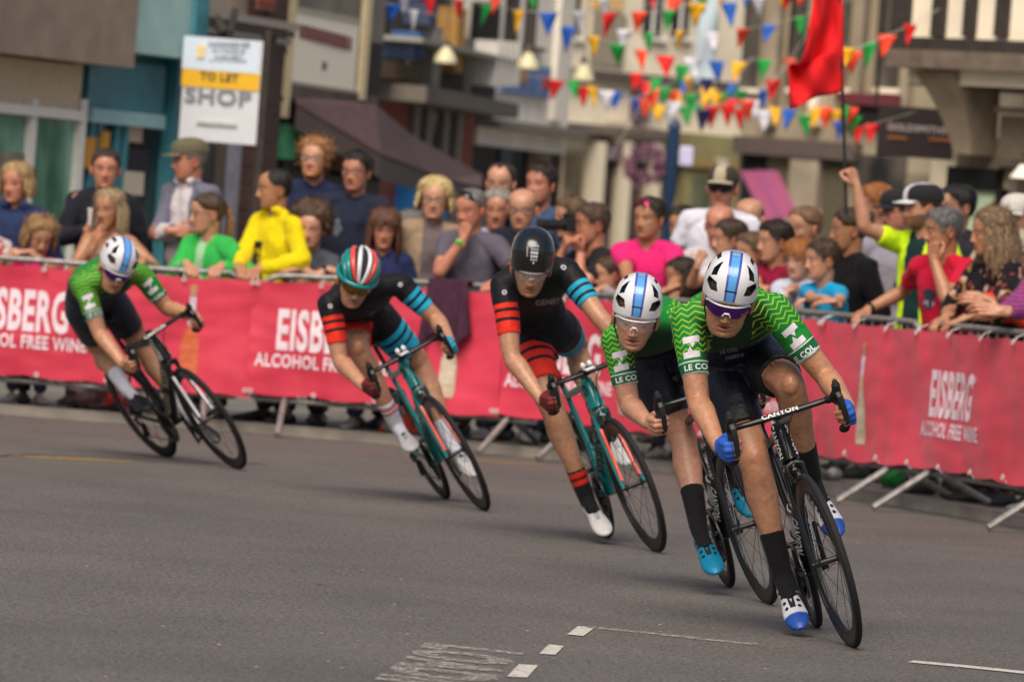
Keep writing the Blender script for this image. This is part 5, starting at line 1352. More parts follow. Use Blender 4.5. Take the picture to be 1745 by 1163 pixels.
    if c.get('floral'):
        for i, q in enumerate(V):
            nv = noise.noise(Vector(q * 22)); n2 = noise.noise(Vector(q * 22 + 40))
            if nv > .28: C[i] = lin((190, 150, 140)) if n2 > 0 else lin((150, 110, 60))
            elif nv < -.42: C[i] = lin((120, 50, 60))
    if c.get('sleevecol'):
        for k in 'LR':
            u, r, _, _ = seg_param(V, J['el' + k], J['wr' + k]); m = (r < .075) & (u > -.05); C[m] = np.array(lin(c['sleevecol']))
    jo = mk(c.get('garment', {'tee': 't_shirt', 'long': 'jumper', 'tank': 'vest_top'}[kind]), V, Fc, MATS['cloth'], body, True, base, C, sharp=180)
    # trousers and shoes
    if legs:
        mb = MB(); torso(mb, J, .012, t0=0, t1=.22, s=s, wide=.95 * fat, deep=1.0 * fat); 
        for k in 'LR':
            p, r = leg_axis(J['hip' + k], J['kn' + k], J['an' + k], s); P, R = samp(p, r); n = len(P) if not c.get('shorts') else int(len(P) * .52); mb.tube(P[:n], [x * 1.02 + .016 for x in R[:n]], 12)
        V, Fc = remesh(mb, .014, 4); V = wrinkle(V, .008, 8, 5)
        mk('trousers' if not c.get('shorts') else 'shorts', V, Fc, MATS[c.get('legm', 'trouser_dark')], body, True, base, sharp=180)
        for k, sg in (('L', 1), ('R', -1)):
            m = shoe_mb(.28 * s, .05 * s); mk('shoe', place(m, V3(J['an' + k][0], J['an' + k][1], PAVE + .002) + 0 * F, F + Lt * sg * .25, Z), m.f, MATS[c.get('shoem', 'shoe_dark')], body, True, base, sharp=60)
    # hair and head wear
    for hh in c.get('hair', ()):
        st = hh[0]
        if st in ('ponytail', 'bun'): make_tail(H, hh[1], body, base, hs, st, hh[2] if len(hh) > 2 else .2, sum(map(ord, c['label'])) % 31)
        else: make_hair(H, st, hh[1], body, base, hs, hh[2] if len(hh) > 2 else .012, hh[3] if len(hh) > 3 else 0, sum(map(ord, c['label'])) % 53, hh[4] if len(hh) > 4 else None, 1.0)
    if c.get('cap'): make_cap(H, body, base, hs, *c['cap'])
    if c.get('specs'): spectacles(H, body, base, hs, *c['specs'])
    if c.get('shades'): make_glasses(dict(H, c=H['c'] + 0 * F), 'wrap', 'dark_lens', body, base, hs, 'dark_rim')
    if c.get('topshades'):
        A = head_axes(H); f2 = nrm(H['f'] * .62 + H['u'] * .78); u2 = nrm(H['u'] * .62 - H['f'] * .78); H2 = {'c': H['c'] + H['u'] * .012 * hs, 'f': f2, 'u': u2}
        g = make_glasses(H2, 'wrap', c['topshades'], body, base, hs * 1.03, 'dark_rim')
    if c.get('watch'):
        k = c['watch'][0]; wr, el = J['wr' + k], J['el' + k]; ax = nrm(wr - el); m = MB(); a_, b_ = frame_of(ax); m.tube([wr - ax * .035, wr - ax * .015], [.033 * s, .032 * s], 16)
        m.box(wr - ax * .025 + nrm(J['hand' + k][1] - ax * (J['hand' + k][1] @ ax)) * .033, (.034, .034, .014), bev=.004); mk('watch', m.verts(), m.f, MATS[c['watch'][1]], body, True, base)
    PEOPLE[c.get('id', c['label'])] = dict(body=body, J=J, H=H, F=F, Lt=Lt, jo=jo, sm=sm, base=base, s=s)
    if c.get('logo'):
        bv = bvh_of(jo); view = nrm((CAM - sm) * V3(1, 1, 0)); rt = np.cross(Z, view)
        for kind_, lx, ly, w_, h_, m_ in c['logo']:
            o = sm + rt * lx + Z * ly + view * .2
            if kind_ == 'blob': pts = np.array([(w_ * math.cos(a) * (1 + .3 * math.sin(3 * a + w_ * 90)), h_ * math.sin(a) * (1 + .25 * math.cos(2 * a + h_ * 70))) for a in np.linspace(0, 2 * PI, 18, endpoint=False)]); v2 = np.r_[pts, pts * .5, [[0, 0]]]; f2_ = [(i, (i + 1) % 18, 18 + (i + 1) % 18, 18 + i) for i in range(18)] + [(18 + i, 18 + (i + 1) % 18, 36) for i in range(18)]
            elif kind_ == 'rect':
                gx, gy = np.meshgrid(np.linspace(-w_, w_, 6), np.linspace(-h_, h_, 5)); v2 = np.stack([gx.ravel() + .1 * gy.ravel(), gy.ravel()], 1); f2_ = [(r * 6 + q, r * 6 + q + 1, r * 6 + q + 7, r * 6 + q + 6) for r in range(4) for q in range(5)]
            decal('shirt_print', v2, f2_, o, rt, Z, m_, jo, bv, .003, .3)
    return body
def build_crowd():
    crowd_mats()
    BRN, DBR, BLK = (.075, .042, .022), (.035, .020, .012), (.016, .012, .010); BLD, GRY, WHT, GNG, LBR = (.50, .34, .15), (.22, .20, .18), (.60, .55, .46), (.42, .15, .035), (.17, .10, .05)
    red = mat('print_red', (.45, .03, .02), .8); cy = mat('print_cyan', (.02, .42, .55), .8); whp = mat('print_white', (.65, .63, .62), .8); dkp = mat('print_dark', (.03, .03, .05), .8); blp = mat('print_black', (.012, .012, .012), .8)
    fem = dict(fem=1, jaw=.90, chub=.2); P = [
     dict(label='fair-haired woman in navy hooded jumper at the left edge behind the girl in pink', head=(28, 312), rank=.6, yaw=-25, byaw=-5, top=('long', (38, 50, 86)), garment='hoodie', hood=1, skin='ruddy', hk=fem, hair=[('bob', BLD, .016, .10)], fat=1.12, logo=[('blob', -.09, -.22, .07, .10, whp), ('blob', -.09, -.22, .055, .085, red)]),
     dict(label='small girl with curly fair hair in pink top leaning over the barrier', head=(68, 402), rank=.30, s=.70, yaw=22, pitch=28, lean=18, byaw=10, top=('tee', (225, 40, 130)), sleeve=.3, skin='fair', hk=dict(fem=1), hair=[('curly', (.38, .22, .09), .020, .12)], arms=(('fold', -25), ('fold', -50))),
     dict(label='dark-haired man in black jacket standing behind the woman with bare shoulders', head=(180, 288), rank=.95, yaw=4, pitch=2, top=('long', (26, 28, 38)), garment='jacket', inner=((70, 70, 80), .05), skin='ruddy', hair=[('short', DBR, .008)], arms=('down', ('px', 150, 392, .28, (.35, -.2, .85), (-.6, -.6, .1), 'fist'))),
     dict(label='blonde woman with bare shoulders and beige scarf, hand raised to her mouth', head=(186, 356), rank=.5, s=.93, yaw=-28, pitch=6, byaw=-20, top=('tank', (150, 135, 120)), skin='tan', hk=fem, hair=[('long', (.42, .30, .16), .014, .20)], arms=(('rail', 240), ('px', 158, 424, .18, (.2, -.2, .9), (-.7, -.7, .1), 'relaxed'))),
     dict(label='man in khaki cap and grey hooded jacket with folded arms, looking left', head=(322, 273), rank=.85, yaw=-72, byaw=-40, top=('long', (104, 106, 122)), garment='hoodie', hood=1, inner=((196, 188, 192), .075), skin='ruddy', hair=[('short', GRY, .006)], cap=((.13, .115, .07),), arms=('cross', 'cross'), legm='trouser_pale', belly=.05),
     dict(label='woman in bright green cardigan with brown ponytail and glasses', head=(352, 364), rank=.36, s=.93, yaw=-68, byaw=-35, lean=8, top=('long', (50, 172, 76)), garment='cardigan', inner=((150, 190, 150), .03), skin='fair', hk=fem, hair=[('pulled', BRN, .012), ('ponytail', (.20, .10, .05), .20)], specs=('dark_rim',), arms=(('rail', 375), ('rail', 318))),
     dict(label='man with cropped dark hair in bright yellow hooded top', head=(467, 322), rank=.38, yaw=-75, byaw=-48, lean=8, top=('long', (222, 200, 8)), garment='hoodie', hood=1, skin='tan', hair=[('receding', BLK, .005)], arms=(('rail', 440), ('rail', 405)), logo=[('rect', -.12, -.22, .025, .09, blp)]),
     dict(label='tall man with red beard and curly ginger hair in navy jacket', head=(536, 272), rank=1.0, yaw=-14, pitch=-4, top=('long', (30, 38, 66)), garment='jacket', skin='fair', hk=dict(beard=(.40, .17, .06), brow=(.3, .14, .05)), hair=[('bushy', (.40, .19, .075), .022)], specs=('gold_rim',)),
     dict(label='youth with bushy brown hair in grey t-shirt with red print', head=(530, 388), rank=.30, s=.93, yaw=-10, pitch=10, lean=14, top=('tee', (72, 76, 86)), skin='fair', hk=dict(fem=.6), hair=[('bushy', (.10, .055, .03), .045, .06)], arms=(('fold', -20), ('fold', 25)), watch=('R', 'watch_black'), logo=[('blob', -.01, -.19, .075, .045, red)]),
     dict(label='man with dark hair and black glasses in navy t-shirt', head=(607, 292), rank=.95, yaw=-20, pitch=4, top=('tee', (34, 40, 58)), skin='ruddy', hair=[('short', BLK, .014)], specs=('dark_rim',), logo=[('blob', -.10, -.16, .03, .05, mat('print_grey', (.12, .13, .16), .8))]),
     dict(label='woman with long brown hair and fringe in navy top', head=(655, 390), rank=.36, s=.93, yaw=2, pitch=8, top=('tee', (36, 44, 84)), sleeve=1.3, skin='ruddy', hk=fem, hair=[('fringe', (.14, .055, .03), .020, .22)], arms=('down', 'down')),
     dict(label='grey-haired person half hidden between navy top and beige waistcoat', head=(700, 392), rank=1.0, yaw=-30, top=('long', (90, 92, 110)), skin='fair', hair=[('short', GRY, .012)]),
     dict(label='older woman with short blonde hair in beige waistcoat and scarf', head=(741, 340), rank=.60, s=.98, yaw=-4, pitch=3, top=('long', (150, 128, 106)), garment='waistcoat', inner=((106, 94, 96), .06), sleevecol=(150, 140, 150), skin='fair', hk=dict(fem=1, chub=.6), hair=[('bob', (.66, .50, .24), .028, .09, (.52, .38, .17))], specs=('gold_rim',)),
     dict(label='balding man in grey-purple t-shirt with chin on his hand, green wristband', head=(801, 356), rank=.36, yaw=-35, pitch=12, byaw=-22, lean=14, top=('tee', (92, 86, 100)), skin='ruddy', hk=dict(chub=.4), hair=[('receding', GRY, .005)], topshades='dark_lens', arms=(('rail', 842), ('px', 789, 408, .14, (.1, -.1, 1), (-.5, -.8, 0), 'fist')), watch=('R', 'band_green')),
     dict(label='man with receding dark hair farthest back, above the grey-haired woman', head=(853, 312), rank=1.45, yaw=-15, top=('long', (60, 56, 60)), skin='fair', hair=[('receding', DBR, .008)]),
     dict(label='grey-haired woman in pale blue collar between two bald men', head=(847, 357), rank=.9, s=.96, yaw=-4, top=('long', (168, 176, 210)), skin='ruddy', hk=fem, hair=[('bob', (.36, .33, .29), .016, .06)]),
     dict(label='bald man in glasses and dark navy top', head=(890, 356), rank=.62, yaw=-12, pitch=8, top=('long', (28, 32, 48)), skin='fair', hk=dict(chub=.3, brow=(.15, .12, .1)), hair=[('balding', GRY, .005)], specs=('dark_rim',)),
     dict(label='tall man with short dark hair in blue t-shirt', head=(921, 314), rank=1.1, yaw=-30, pitch=0, byaw=-10, top=('tee', (62, 84, 118)), skin='ruddy', hair=[('short', DBR, .012)]),
     dict(label='photographer in black polo shirt holding a camera to his eye', id='photographer', head=(1008, 382), rank=.40, yaw=-72, byaw=-55, lean=10, top=('tee', (30, 28, 34)), skin='ruddy', hair=[('short', (.10, .06, .035), .012)], arms=(('px', 990, 430, .1, (-.5, -.4, .6), (-.3, -.5, -.8), 'fist'), ('px', 960, 428, .05, (.1, -.5, .8), (-.8, -.4, .2), 'fist'))),
     dict(label='light-haired person looking left just behind the photographer', head=(972, 372), rank=1.0, yaw=-60, top=('long', (70, 80, 120)), skin='fair', hair=[('short', LBR, .016)]),
     dict(label='small boy with cropped dark hair in pale grey top below the photographer', head=(1038, 468), rank=.32, s=.70, yaw=-70, byaw=-40, pitch=8, top=('long', (160, 140, 150)), skin='fair', hk=dict(fem=1), hair=[('short', BRN, .008)], arms=(('rail', 1015), ('rail', 990))),
     dict(label='man in bright pink t-shirt with red sunglasses pushed up on his head', head=(1106, 372), rank=.42, yaw=-34, pitch=4, byaw=-15, top=('tee', (218, 36, 112)), skin='tan', hair=[('short', DBR, .010)], topshades='lens_red', arms=(('rail', 1130), ('rail', 1085)), logo=[('blob', -.06, -.20, .035, .05, cy), ('blob', -.01, -.21, .025, .03, whp), ('rect', .0, -.29, .05, .018, cy)], thin=.95),
     dict(label='girl with long dark hair in dark maroon top beside the pink t-shirt', head=(1160, 472), rank=.34, s=.70, yaw=-55, pitch=14, byaw=-20, top=('long', (62, 26, 34)), skin='olive', hk=dict(fem=1), hair=[('long', DBR, .012, .22)], arms=(('rail', 1175), ('rail', 1140))),
     dict(label='tall man in camouflage cap, sunglasses and white t-shirt', head=(1231, 320), rank=1.15, yaw=-14, pitch=2, top=('tee', (214, 214, 226)), skin='ruddy', hair=[('short', BRN, .005)], cap=((.05, .045, .03), (.42, .36, .25)), shades=1, fat=1.12, logo=[('blob', -.10, -.26, .04, .05, mat('print_rose', (.6, .35, .38), .8))]),
     dict(label='bald man hidden up to his eyes in front of the camouflage cap', head=(1226, 384), rank=.8, s=.96, yaw=-20, pitch=10, top=('tee', (190, 186, 190)), skin='ruddy', hair=[('balding', GRY, .004)]),
     dict(label='boy with brown hair holding a hand to his mouth, white top', head=(1242, 408), rank=.48, s=.76, yaw=-75, byaw=-45, top=('tee', (212, 206, 212)), skin='fair', hk=dict(fem=1), hair=[('short', BRN, .016)], arms=(('rail', 1250), ('px', 1190, 448, .16, (.25, -.1, .95), (-.6, -.8, 0), 'fist'))),
     dict(label='small fair-haired child peeping out behind the foremost helmet', head=(1280, 430), rank=.42, s=.68, yaw=-60, top=('tee', (170, 150, 170)), skin='fair', hk=dict(fem=1), hair=[('short', LBR, .016)]),
     dict(label='balding man farthest back, right of the camouflage cap', head=(1276, 372), rank=1.5, yaw=-20, top=('long', (70, 60, 60)), skin='fair', hair=[('balding', BRN, .006)]),
     dict(label='boy with thick brown hair in maroon t-shirt', head=(1319, 412), rank=.46, s=.80, yaw=-68, byaw=-35, top=('tee', (140, 22, 56)), skin='fair', hk=dict(fem=.8), hair=[('short', DBR, .020)], arms=(('rail', 1318), ('rail', 1295))),
     dict(label='woman with light brown hair in a bun behind the ginger boy', head=(1370, 388), rank=.95, s=.96, yaw=-50, top=('long', (110, 90, 90)), skin='fair', hk=fem, hair=[('pulled', (.24, .13, .06), .012), ('bun', (.24, .13, .06))]),
     dict(label='ginger boy with pale blue and white sleeves beside the turquoise t-shirt', head=(1362, 440), rank=.42, s=.70, yaw=-35, pitch=12, byaw=-15, top=('long', (190, 196, 214)), skin='pale', hk=dict(fem=1, brow=(.3, .13, .05)), hair=[('fringe', GNG, .014)], arms=(('rail', 1352), ('rail', 1325))),
     dict(label='boy in turquoise t-shirt with folded arms on the rail', head=(1400, 443), rank=.34, s=.74, yaw=-68, byaw=-40, lean=12, top=('tee', (12, 150, 200)), skin='fair', hk=dict(fem=.9), hair=[('short', BRN, .012)], arms=(('fold', -10), ('fold', 14)), logo=[('blob', -.04, -.15, .025, .025, whp)]),
     dict(label='woman in black top with brown hair tied back, mouth open', head=(1446, 392), rank=.72, s=.98, yaw=-82, byaw=-55, top=('long', (18, 17, 21)), skin='tan', hk=dict(fem=1, jaw=.92, mouth=.5), hair=[('pulled', BRN, .014), ('bun', BRN)]),
     dict(label='ginger-haired man in white shirt farther back, by the flag pole', head=(1490, 350), rank=1.25, yaw=-78, byaw=-70, top=('tee', (216, 212, 220)), garment='shirt', skin='fair', hair=[('short', GNG, .018)], logo=[('rect', .02, -.24, .11, .006, dkp)]),
     dict(label='person in dark cap and pale grey top between white shirt and flag bearer', head=(1530, 362), rank=1.25, yaw=-65, top=('long', (150, 146, 158)), skin='ruddy', hair=[('short', DBR, .006)], cap=((.018, .018, .022),)),
     dict(label='bearded man in black and white cap and yellow vest raising the red flag', id='flagman', head=(1572, 354), rank=.80, yaw=-76, byaw=-40, top=('tee', (200, 235, 20)), garment='safety_vest', inner=((14, 46, 46), .06), skin='fair', hk=dict(beard=(.12, .06, .03)), hair=[('short', DBR, .006)], cap=((.016, .016, .02), (.62, .62, .66), ), arms=('down', ('px', 1459, 314, .05, (-.45, -.2, .9), (.5, -.7, .3), 'fist', (0, -.1, -1)))),
     dict(label='grey-haired man in red t-shirt resting his chin on one hand', id='redtee', head=(1606, 392), rank=.36, yaw=-74, byaw=-42, lean=12, pitch=8, top=('tee', (196, 18, 54)), skin='tan', hk=dict(chub=.2), hair=[('short', (.16, .155, .15), .011)], arms=(('px', 1592, 444, .16, (-.15, -.1, 1), (-.5, -.8, 0), 'fist'), ('rail', 1462)), watch=('R', 'watch_black'), logo=[('blob', -.10, -.20, .06, .06, dkp), ('blob', -.08, -.21, .03, .025, mat('print_pale', (.35, .35, .45), .8))]),
     dict(label='dark-haired person hidden behind the grey-haired man in red', head=(1630, 352), rank=1.2, yaw=-60, top=('long', (40, 40, 50)), skin='fair', hair=[('short', BLK, .014)]),
     dict(label='woman with long curly light brown hair in black floral blouse', head=(1688, 398), rank=.38, s=.98, yaw=-80, byaw=-55, lean=10, top=('long', (20, 18, 22)), garment='blouse', sleeve=1.15, floral=1, skin='tan', hk=fem, hair=[('curly', (.26, .17, .09), .030, .27, (.13, .08, .045))], arms=(('rail', 1625), ('rail', 1595)), watch=('L', 'watch_black')),
     dict(label='older woman with white-blonde short hair and orange sleeves at the right edge', head=(1738, 432), rank=.62, s=.95, yaw=-24, pitch=6, byaw=-30, top=('long', (222, 60, 34)), skin='fair', hk=fem, hair=[('fringe', (.60, .52, .38), .016, .05)], arms=(('px', 1690, 520, .35, (-.9, -.2, .1), (-.2, -.9, .3), 'relaxed'), ('px', 1683, 512, .38, (-.9, -.2, .1), (-.2, -.9, .3), 'relaxed'))),
     dict(label='person in striped purple jumper with clasped hands, cut off by the right edge', head=(1796, 425), rank=.36, s=.98, yaw=-50, byaw=-45, lean=12, top=('long', (150, 62, 112)), stripes=((110, 50, 110), .012), skin='fair', hk=fem, hair=[('bob', GRY, .016, .08)], arms=(('px', 1700, 532, .45, (-.95, -.1, .1), (-.2, -.9, .4), 'relaxed'), ('px', 1692, 540, .50, (-.95, -.1, .15), (.2, -.9, .4), 'relaxed'))),
     dict(label='person in white sun hat at the right edge, behind the curly hair', head=(1732, 372), rank=1.3, yaw=-30, top=('long', (180, 170, 160)), skin='fair', hair=[('short', GRY, .008)], cap=((.55, .52, .48), )),
     dict(label='dark-haired person far behind, between pink t-shirt and camouflage cap', head=(1163, 385), rank=2.4, yaw=-30, top=('long', (50, 62, 96)), skin='tan', hair=[('short', DBR, .012)]),
    ]
    mat('lens_red', (.55, .03, .12), .1, .6, var=.6, scale=14)
    for i, c in enumerate(P):
        c.setdefault('legm', ('trouser_dark', 'trouser_blue', 'trouser_dark', 'trouser_tan', 'trouser_blue', 'trouser_dark')[i * 7 % 6]); c.setdefault('shoem', ('shoe_dark', 'shoe_pale', 'shoe_dark')[i % 3]); spectator(c)
    # things people hold
    mat('cup_white', (.70, .69, .66), .5, var=.08); mat('camera_black', (.012, .012, .013), .4, var=.3)
    man = [v for k, v in PEOPLE.items() if 'black jacket' in k][0]; w = man['J']['wrR']; p = w + nrm(man['J']['handR'][0]) * .085 + man['F'] * .03
    m = MB(); m.tube([p - V3(0, 0, .045), p + V3(0, 0, .055)], [.030, .038], 18, mi=0); m.tube([p + V3(0, 0, .055), p + V3(0, 0, .062), p + V3(0, 0, .068)], [.041, .041, .034], 18, mi=0)
    o = m.build('paper_cup', MATS['cup_white'], None, base=p); o.location = p; tag(o, 'white paper cup in the hand of the man in black jacket', 'cup')
    ph = PEOPLE['photographer']; A = head_axes(ph['H']); f_, u_, r_ = ph['H']['f'], A[2], A[0]; e = ph['H']['c'] + f_ * .125 + u_ * .0
    root = thing('camera', 'black camera with long lens held by the man in the black polo shirt', 'camera', e)
    m = MB(); ax = np.array([r_, f_, u_]); m.box(e + f_ * .03 - e, (.14, .065, .095), ax, bev=.012); m.box(e + f_ * .03 + u_ * .06 - e, (.06, .06, .035), ax, bev=.01); mk('camera_body', m.verts(), m.f, MATS['camera_black'], root)
    m = MB(); m.tube([f_ * .06, f_ * .10, f_ * .11, f_ * .20, f_ * .21, f_ * .235], [.034, .034, .037, .037, .041, .041], 18); mk('camera_lens', m.verts(), m.f, MATS['camera_black'], root)
    # the red flag
    fl = PEOPLE['flagman']; w = fl['J']['wrR'] + nrm(fl['J']['handR'][0]) * .085 - nrm(fl['J']['handR'][1]) * .045 - V3(.012, 0, 0); d = w[1]
    top = at(1425, -150, d + .02); bot = at(1441, 372, d - .02); top = w + (top - at(1438, 300, d)); bot = w + (bot - at(1438, 300, d))
    root = thing('flag', 'red flag on thin black pole held up by the man in the yellow vest', 'flag', w)
    m = MB(); m.tube([top - w, bot - w], .0105, 10); mk('flag_pole', m.verts(), m.f, mat('pole_black', (.012, .012, .013), .5), root)
    fm = mat('flag_red', (.66, .004, .008), .9, var=.10, scale=6, bump=.15, bscale=9); 
    # cloth hangs from the pole and swings to the left: rows down the pole, columns outwards
    key = [((1437, 155), (1345, 188)), ((1437, 118), (1340, 118)), ((1437, 96), (1366, 115)), ((1436, 60), (1378, 60)), ((1434, 20), (1384, 10)), ((1432, -40), (1390, -40)), ((1430, -110), (1400, -100))]
    key = [key[0], ((1437, 125), (1343, 150)), ((1437, 100), (1343, 116)), ((1436, 80), (1362, 112)), ((1436, 50), (1374, 70)), ((1435, 10), (1384, 12)), ((1432, -50), (1392, -50)), ((1430, -120), (1402, -110))]
    off = w - at(1438, 300, d); nr, nc = 36, 22; rows = []
    A0 = interp_path([V3(a[0], a[1], 0) for a, b in key], 5); B0 = interp_path([V3(b[0], b[1], 0) for a, b in key], 5)
    for i, (a, b) in enumerate(zip(A0, B0)):
        row = []
        for j in range(nc):
            t = j / (nc - 1); q = a * (1 - t) + b * t; u = i / len(A0)
            dep = .07 * math.sin(t * 7 + u * 9) * t ** .6 + .05 * math.sin(t * 13 - u * 14) * t; row.append(at(q[0], q[1] + 3 * math.sin(t * 9 + u * 3), d + dep - .012) + off - w)
        rows.append(row)
    n = len(rows); mb = MB(); mb.add(np.array(rows).reshape(-1, 3), [(i * nc + j, i * nc + j + 1, (i + 1) * nc + j + 1, (i + 1) * nc + j) for i in range(n - 1) for j in range(nc - 1)])
    o = mk('flag_cloth', mb.verts(), mb.f, fm, root); o.modifiers.new('s', 'SOLIDIFY').thickness = .003
    mb = MB(); mb.tube([(top - w) * .94 + (bot - w) * .06, (top - w) * .48 + (bot - w) * .52], .016, 8); mk('flag_sleeve', mb.verts(), mb.f, mat('flag_navy', (.01, .012, .03), .8), root)
# ================================================================ road, pavement, markings, barriers, banners
def asphalt_mat():
    m, N, L, P = new_mat('asphalt'); MATS['asphalt'] = m
    tc = N.new('ShaderNodeTexCoord')
    def nz(scale, det=4, stretch=None):
        n = N.new('ShaderNodeTexNoise'); n.inputs['Scale'].default_value = scale; n.inputs['Detail'].default_value = det
        if stretch:
            mp = N.new('ShaderNodeMapping'); mp.inputs['Scale'].default_value = stretch; L.new(tc.outputs['Object'], mp.inputs['Vector']); L.new(mp.outputs[0], n.inputs['Vector'])
        else: L.new(tc.outputs['Object'], n.inputs['Vector'])
        return n.outputs['Fac']
    def ramp(f, stops):
        r = N.new('ShaderNodeValToRGB'); e = r.color_ramp.elements
        for i, (p, c) in enumerate(stops):
            q = e[i] if i < 2 else e.new(p); q.position = p; q.color = (*c, 1)
        L.new(f, r.inputs[0]); return r.outputs[0]
    def mul(a, b, f=1.0, mode='MULTIPLY'):
        q = N.new('ShaderNodeMix'); q.data_type = 'RGBA'; q.blend_type = mode; q.inputs[0].default_value = f; L.new(a, q.inputs[6]); L.new(b, q.inputs[7]); return q.outputs[2]
    base = ramp(nz(1.1, 6), [(.30, (.128, .117, .108)), (.70, (.158, .145, .134))])
    grain = ramp(nz(75, 3), [(.28, (.18, .18, .20)), (.46, (.85, .85, .86)), (.60, (1.08, 1.07, 1.05)), (.76, (2.1, 2.0, 1.85))])
    c = mul(base, grain, 1.0)
    g2_ = ramp(nz(34, 2), [(.30, (.62, .62, .63)), (.50, (1, 1, 1)), (.70, (1.35, 1.32, 1.27))]); c = mul(c, g2_, .8)
    spk = N.new('ShaderNodeTexVoronoi'); spk.inputs['Scale'].default_value = 55; L.new(tc.outputs['Object'], spk.inputs['Vector'])
    sp = ramp(spk.outputs['Distance'], [(.06, (1.7, 1.62, 1.5)), (.22, (1, 1, 1))]); c = mul(c, sp, .55)
    st = ramp(nz(.35, 5, (1, .35, 1)), [(.36, (.86, .86, .86)), (.62, (1.04, 1.04, 1.03))]); c = mul(c, st, 1.0)
    st2 = ramp(nz(7, 4), [(.32, (.84, .84, .85)), (.5, (1, 1, 1))]); c = mul(c, st2, .7)
    L.new(c, P.inputs['Base Color']); P.inputs['Roughness'].default_value = .82; P.inputs['Specular IOR Level'].default_value = .35
    b = N.new('ShaderNodeBump'); b.inputs['Strength'].default_value = .55; b.inputs['Distance'].default_value = .006; L.new(nz(75, 3), b.inputs['Height']); L.new(b.outputs[0], P.inputs['Normal'])
    return m
def paint_mat(name, col, wear):
    """road paint worn through to the asphalt in specks and streaks (alpha holes in the paint sheet)"""
    m, N, L, P = new_mat(name); MATS[name] = m; tc = N.new('ShaderNodeTexCoord')
    n = N.new('ShaderNodeTexNoise'); n.inputs['Scale'].default_value = 38; n.inputs['Detail'].default_value = 8; n.inputs['Roughness'].default_value = .75; L.new(tc.outputs['Object'], n.inputs['Vector'])
    r = N.new('ShaderNodeMapRange'); r.inputs[1].default_value = wear - .06; r.inputs[2].default_value = wear + .06; L.new(n.outputs['Fac'], r.inputs[0]); L.new(r.outputs[0], P.inputs['Alpha'])
    P.inputs['Base Color'].default_value = (*col, 1); P.inputs['Roughness'].default_value = .7; return m
def strip_ground(name, pts, w, m, z=.004):
    """painted line along ground points"""
    pts = [np.asarray(p, float) for p in pts]; V = []; n = len(pts)
    for i in range(n):
        t = nrm((pts[min(i + 1, n - 1)] - pts[max(i - 1, 0)]) * V3(1, 1, 0)); s = V3(-t[1], t[0], 0) * w / 2
        for q in (-s, s): V.append(pts[i] * V3(1, 1, 0) + q + V3(0, 0, z))
    F = [(2 * i, 2 * i + 2, 2 * i + 3, 2 * i + 1) for i in range(n - 1)]
    o = mk(name, V, F, m, None, False)
    if o.data.polygons[0].normal.z < 0: o.data.flip_normals()
    o['kind'] = 'structure'; return o
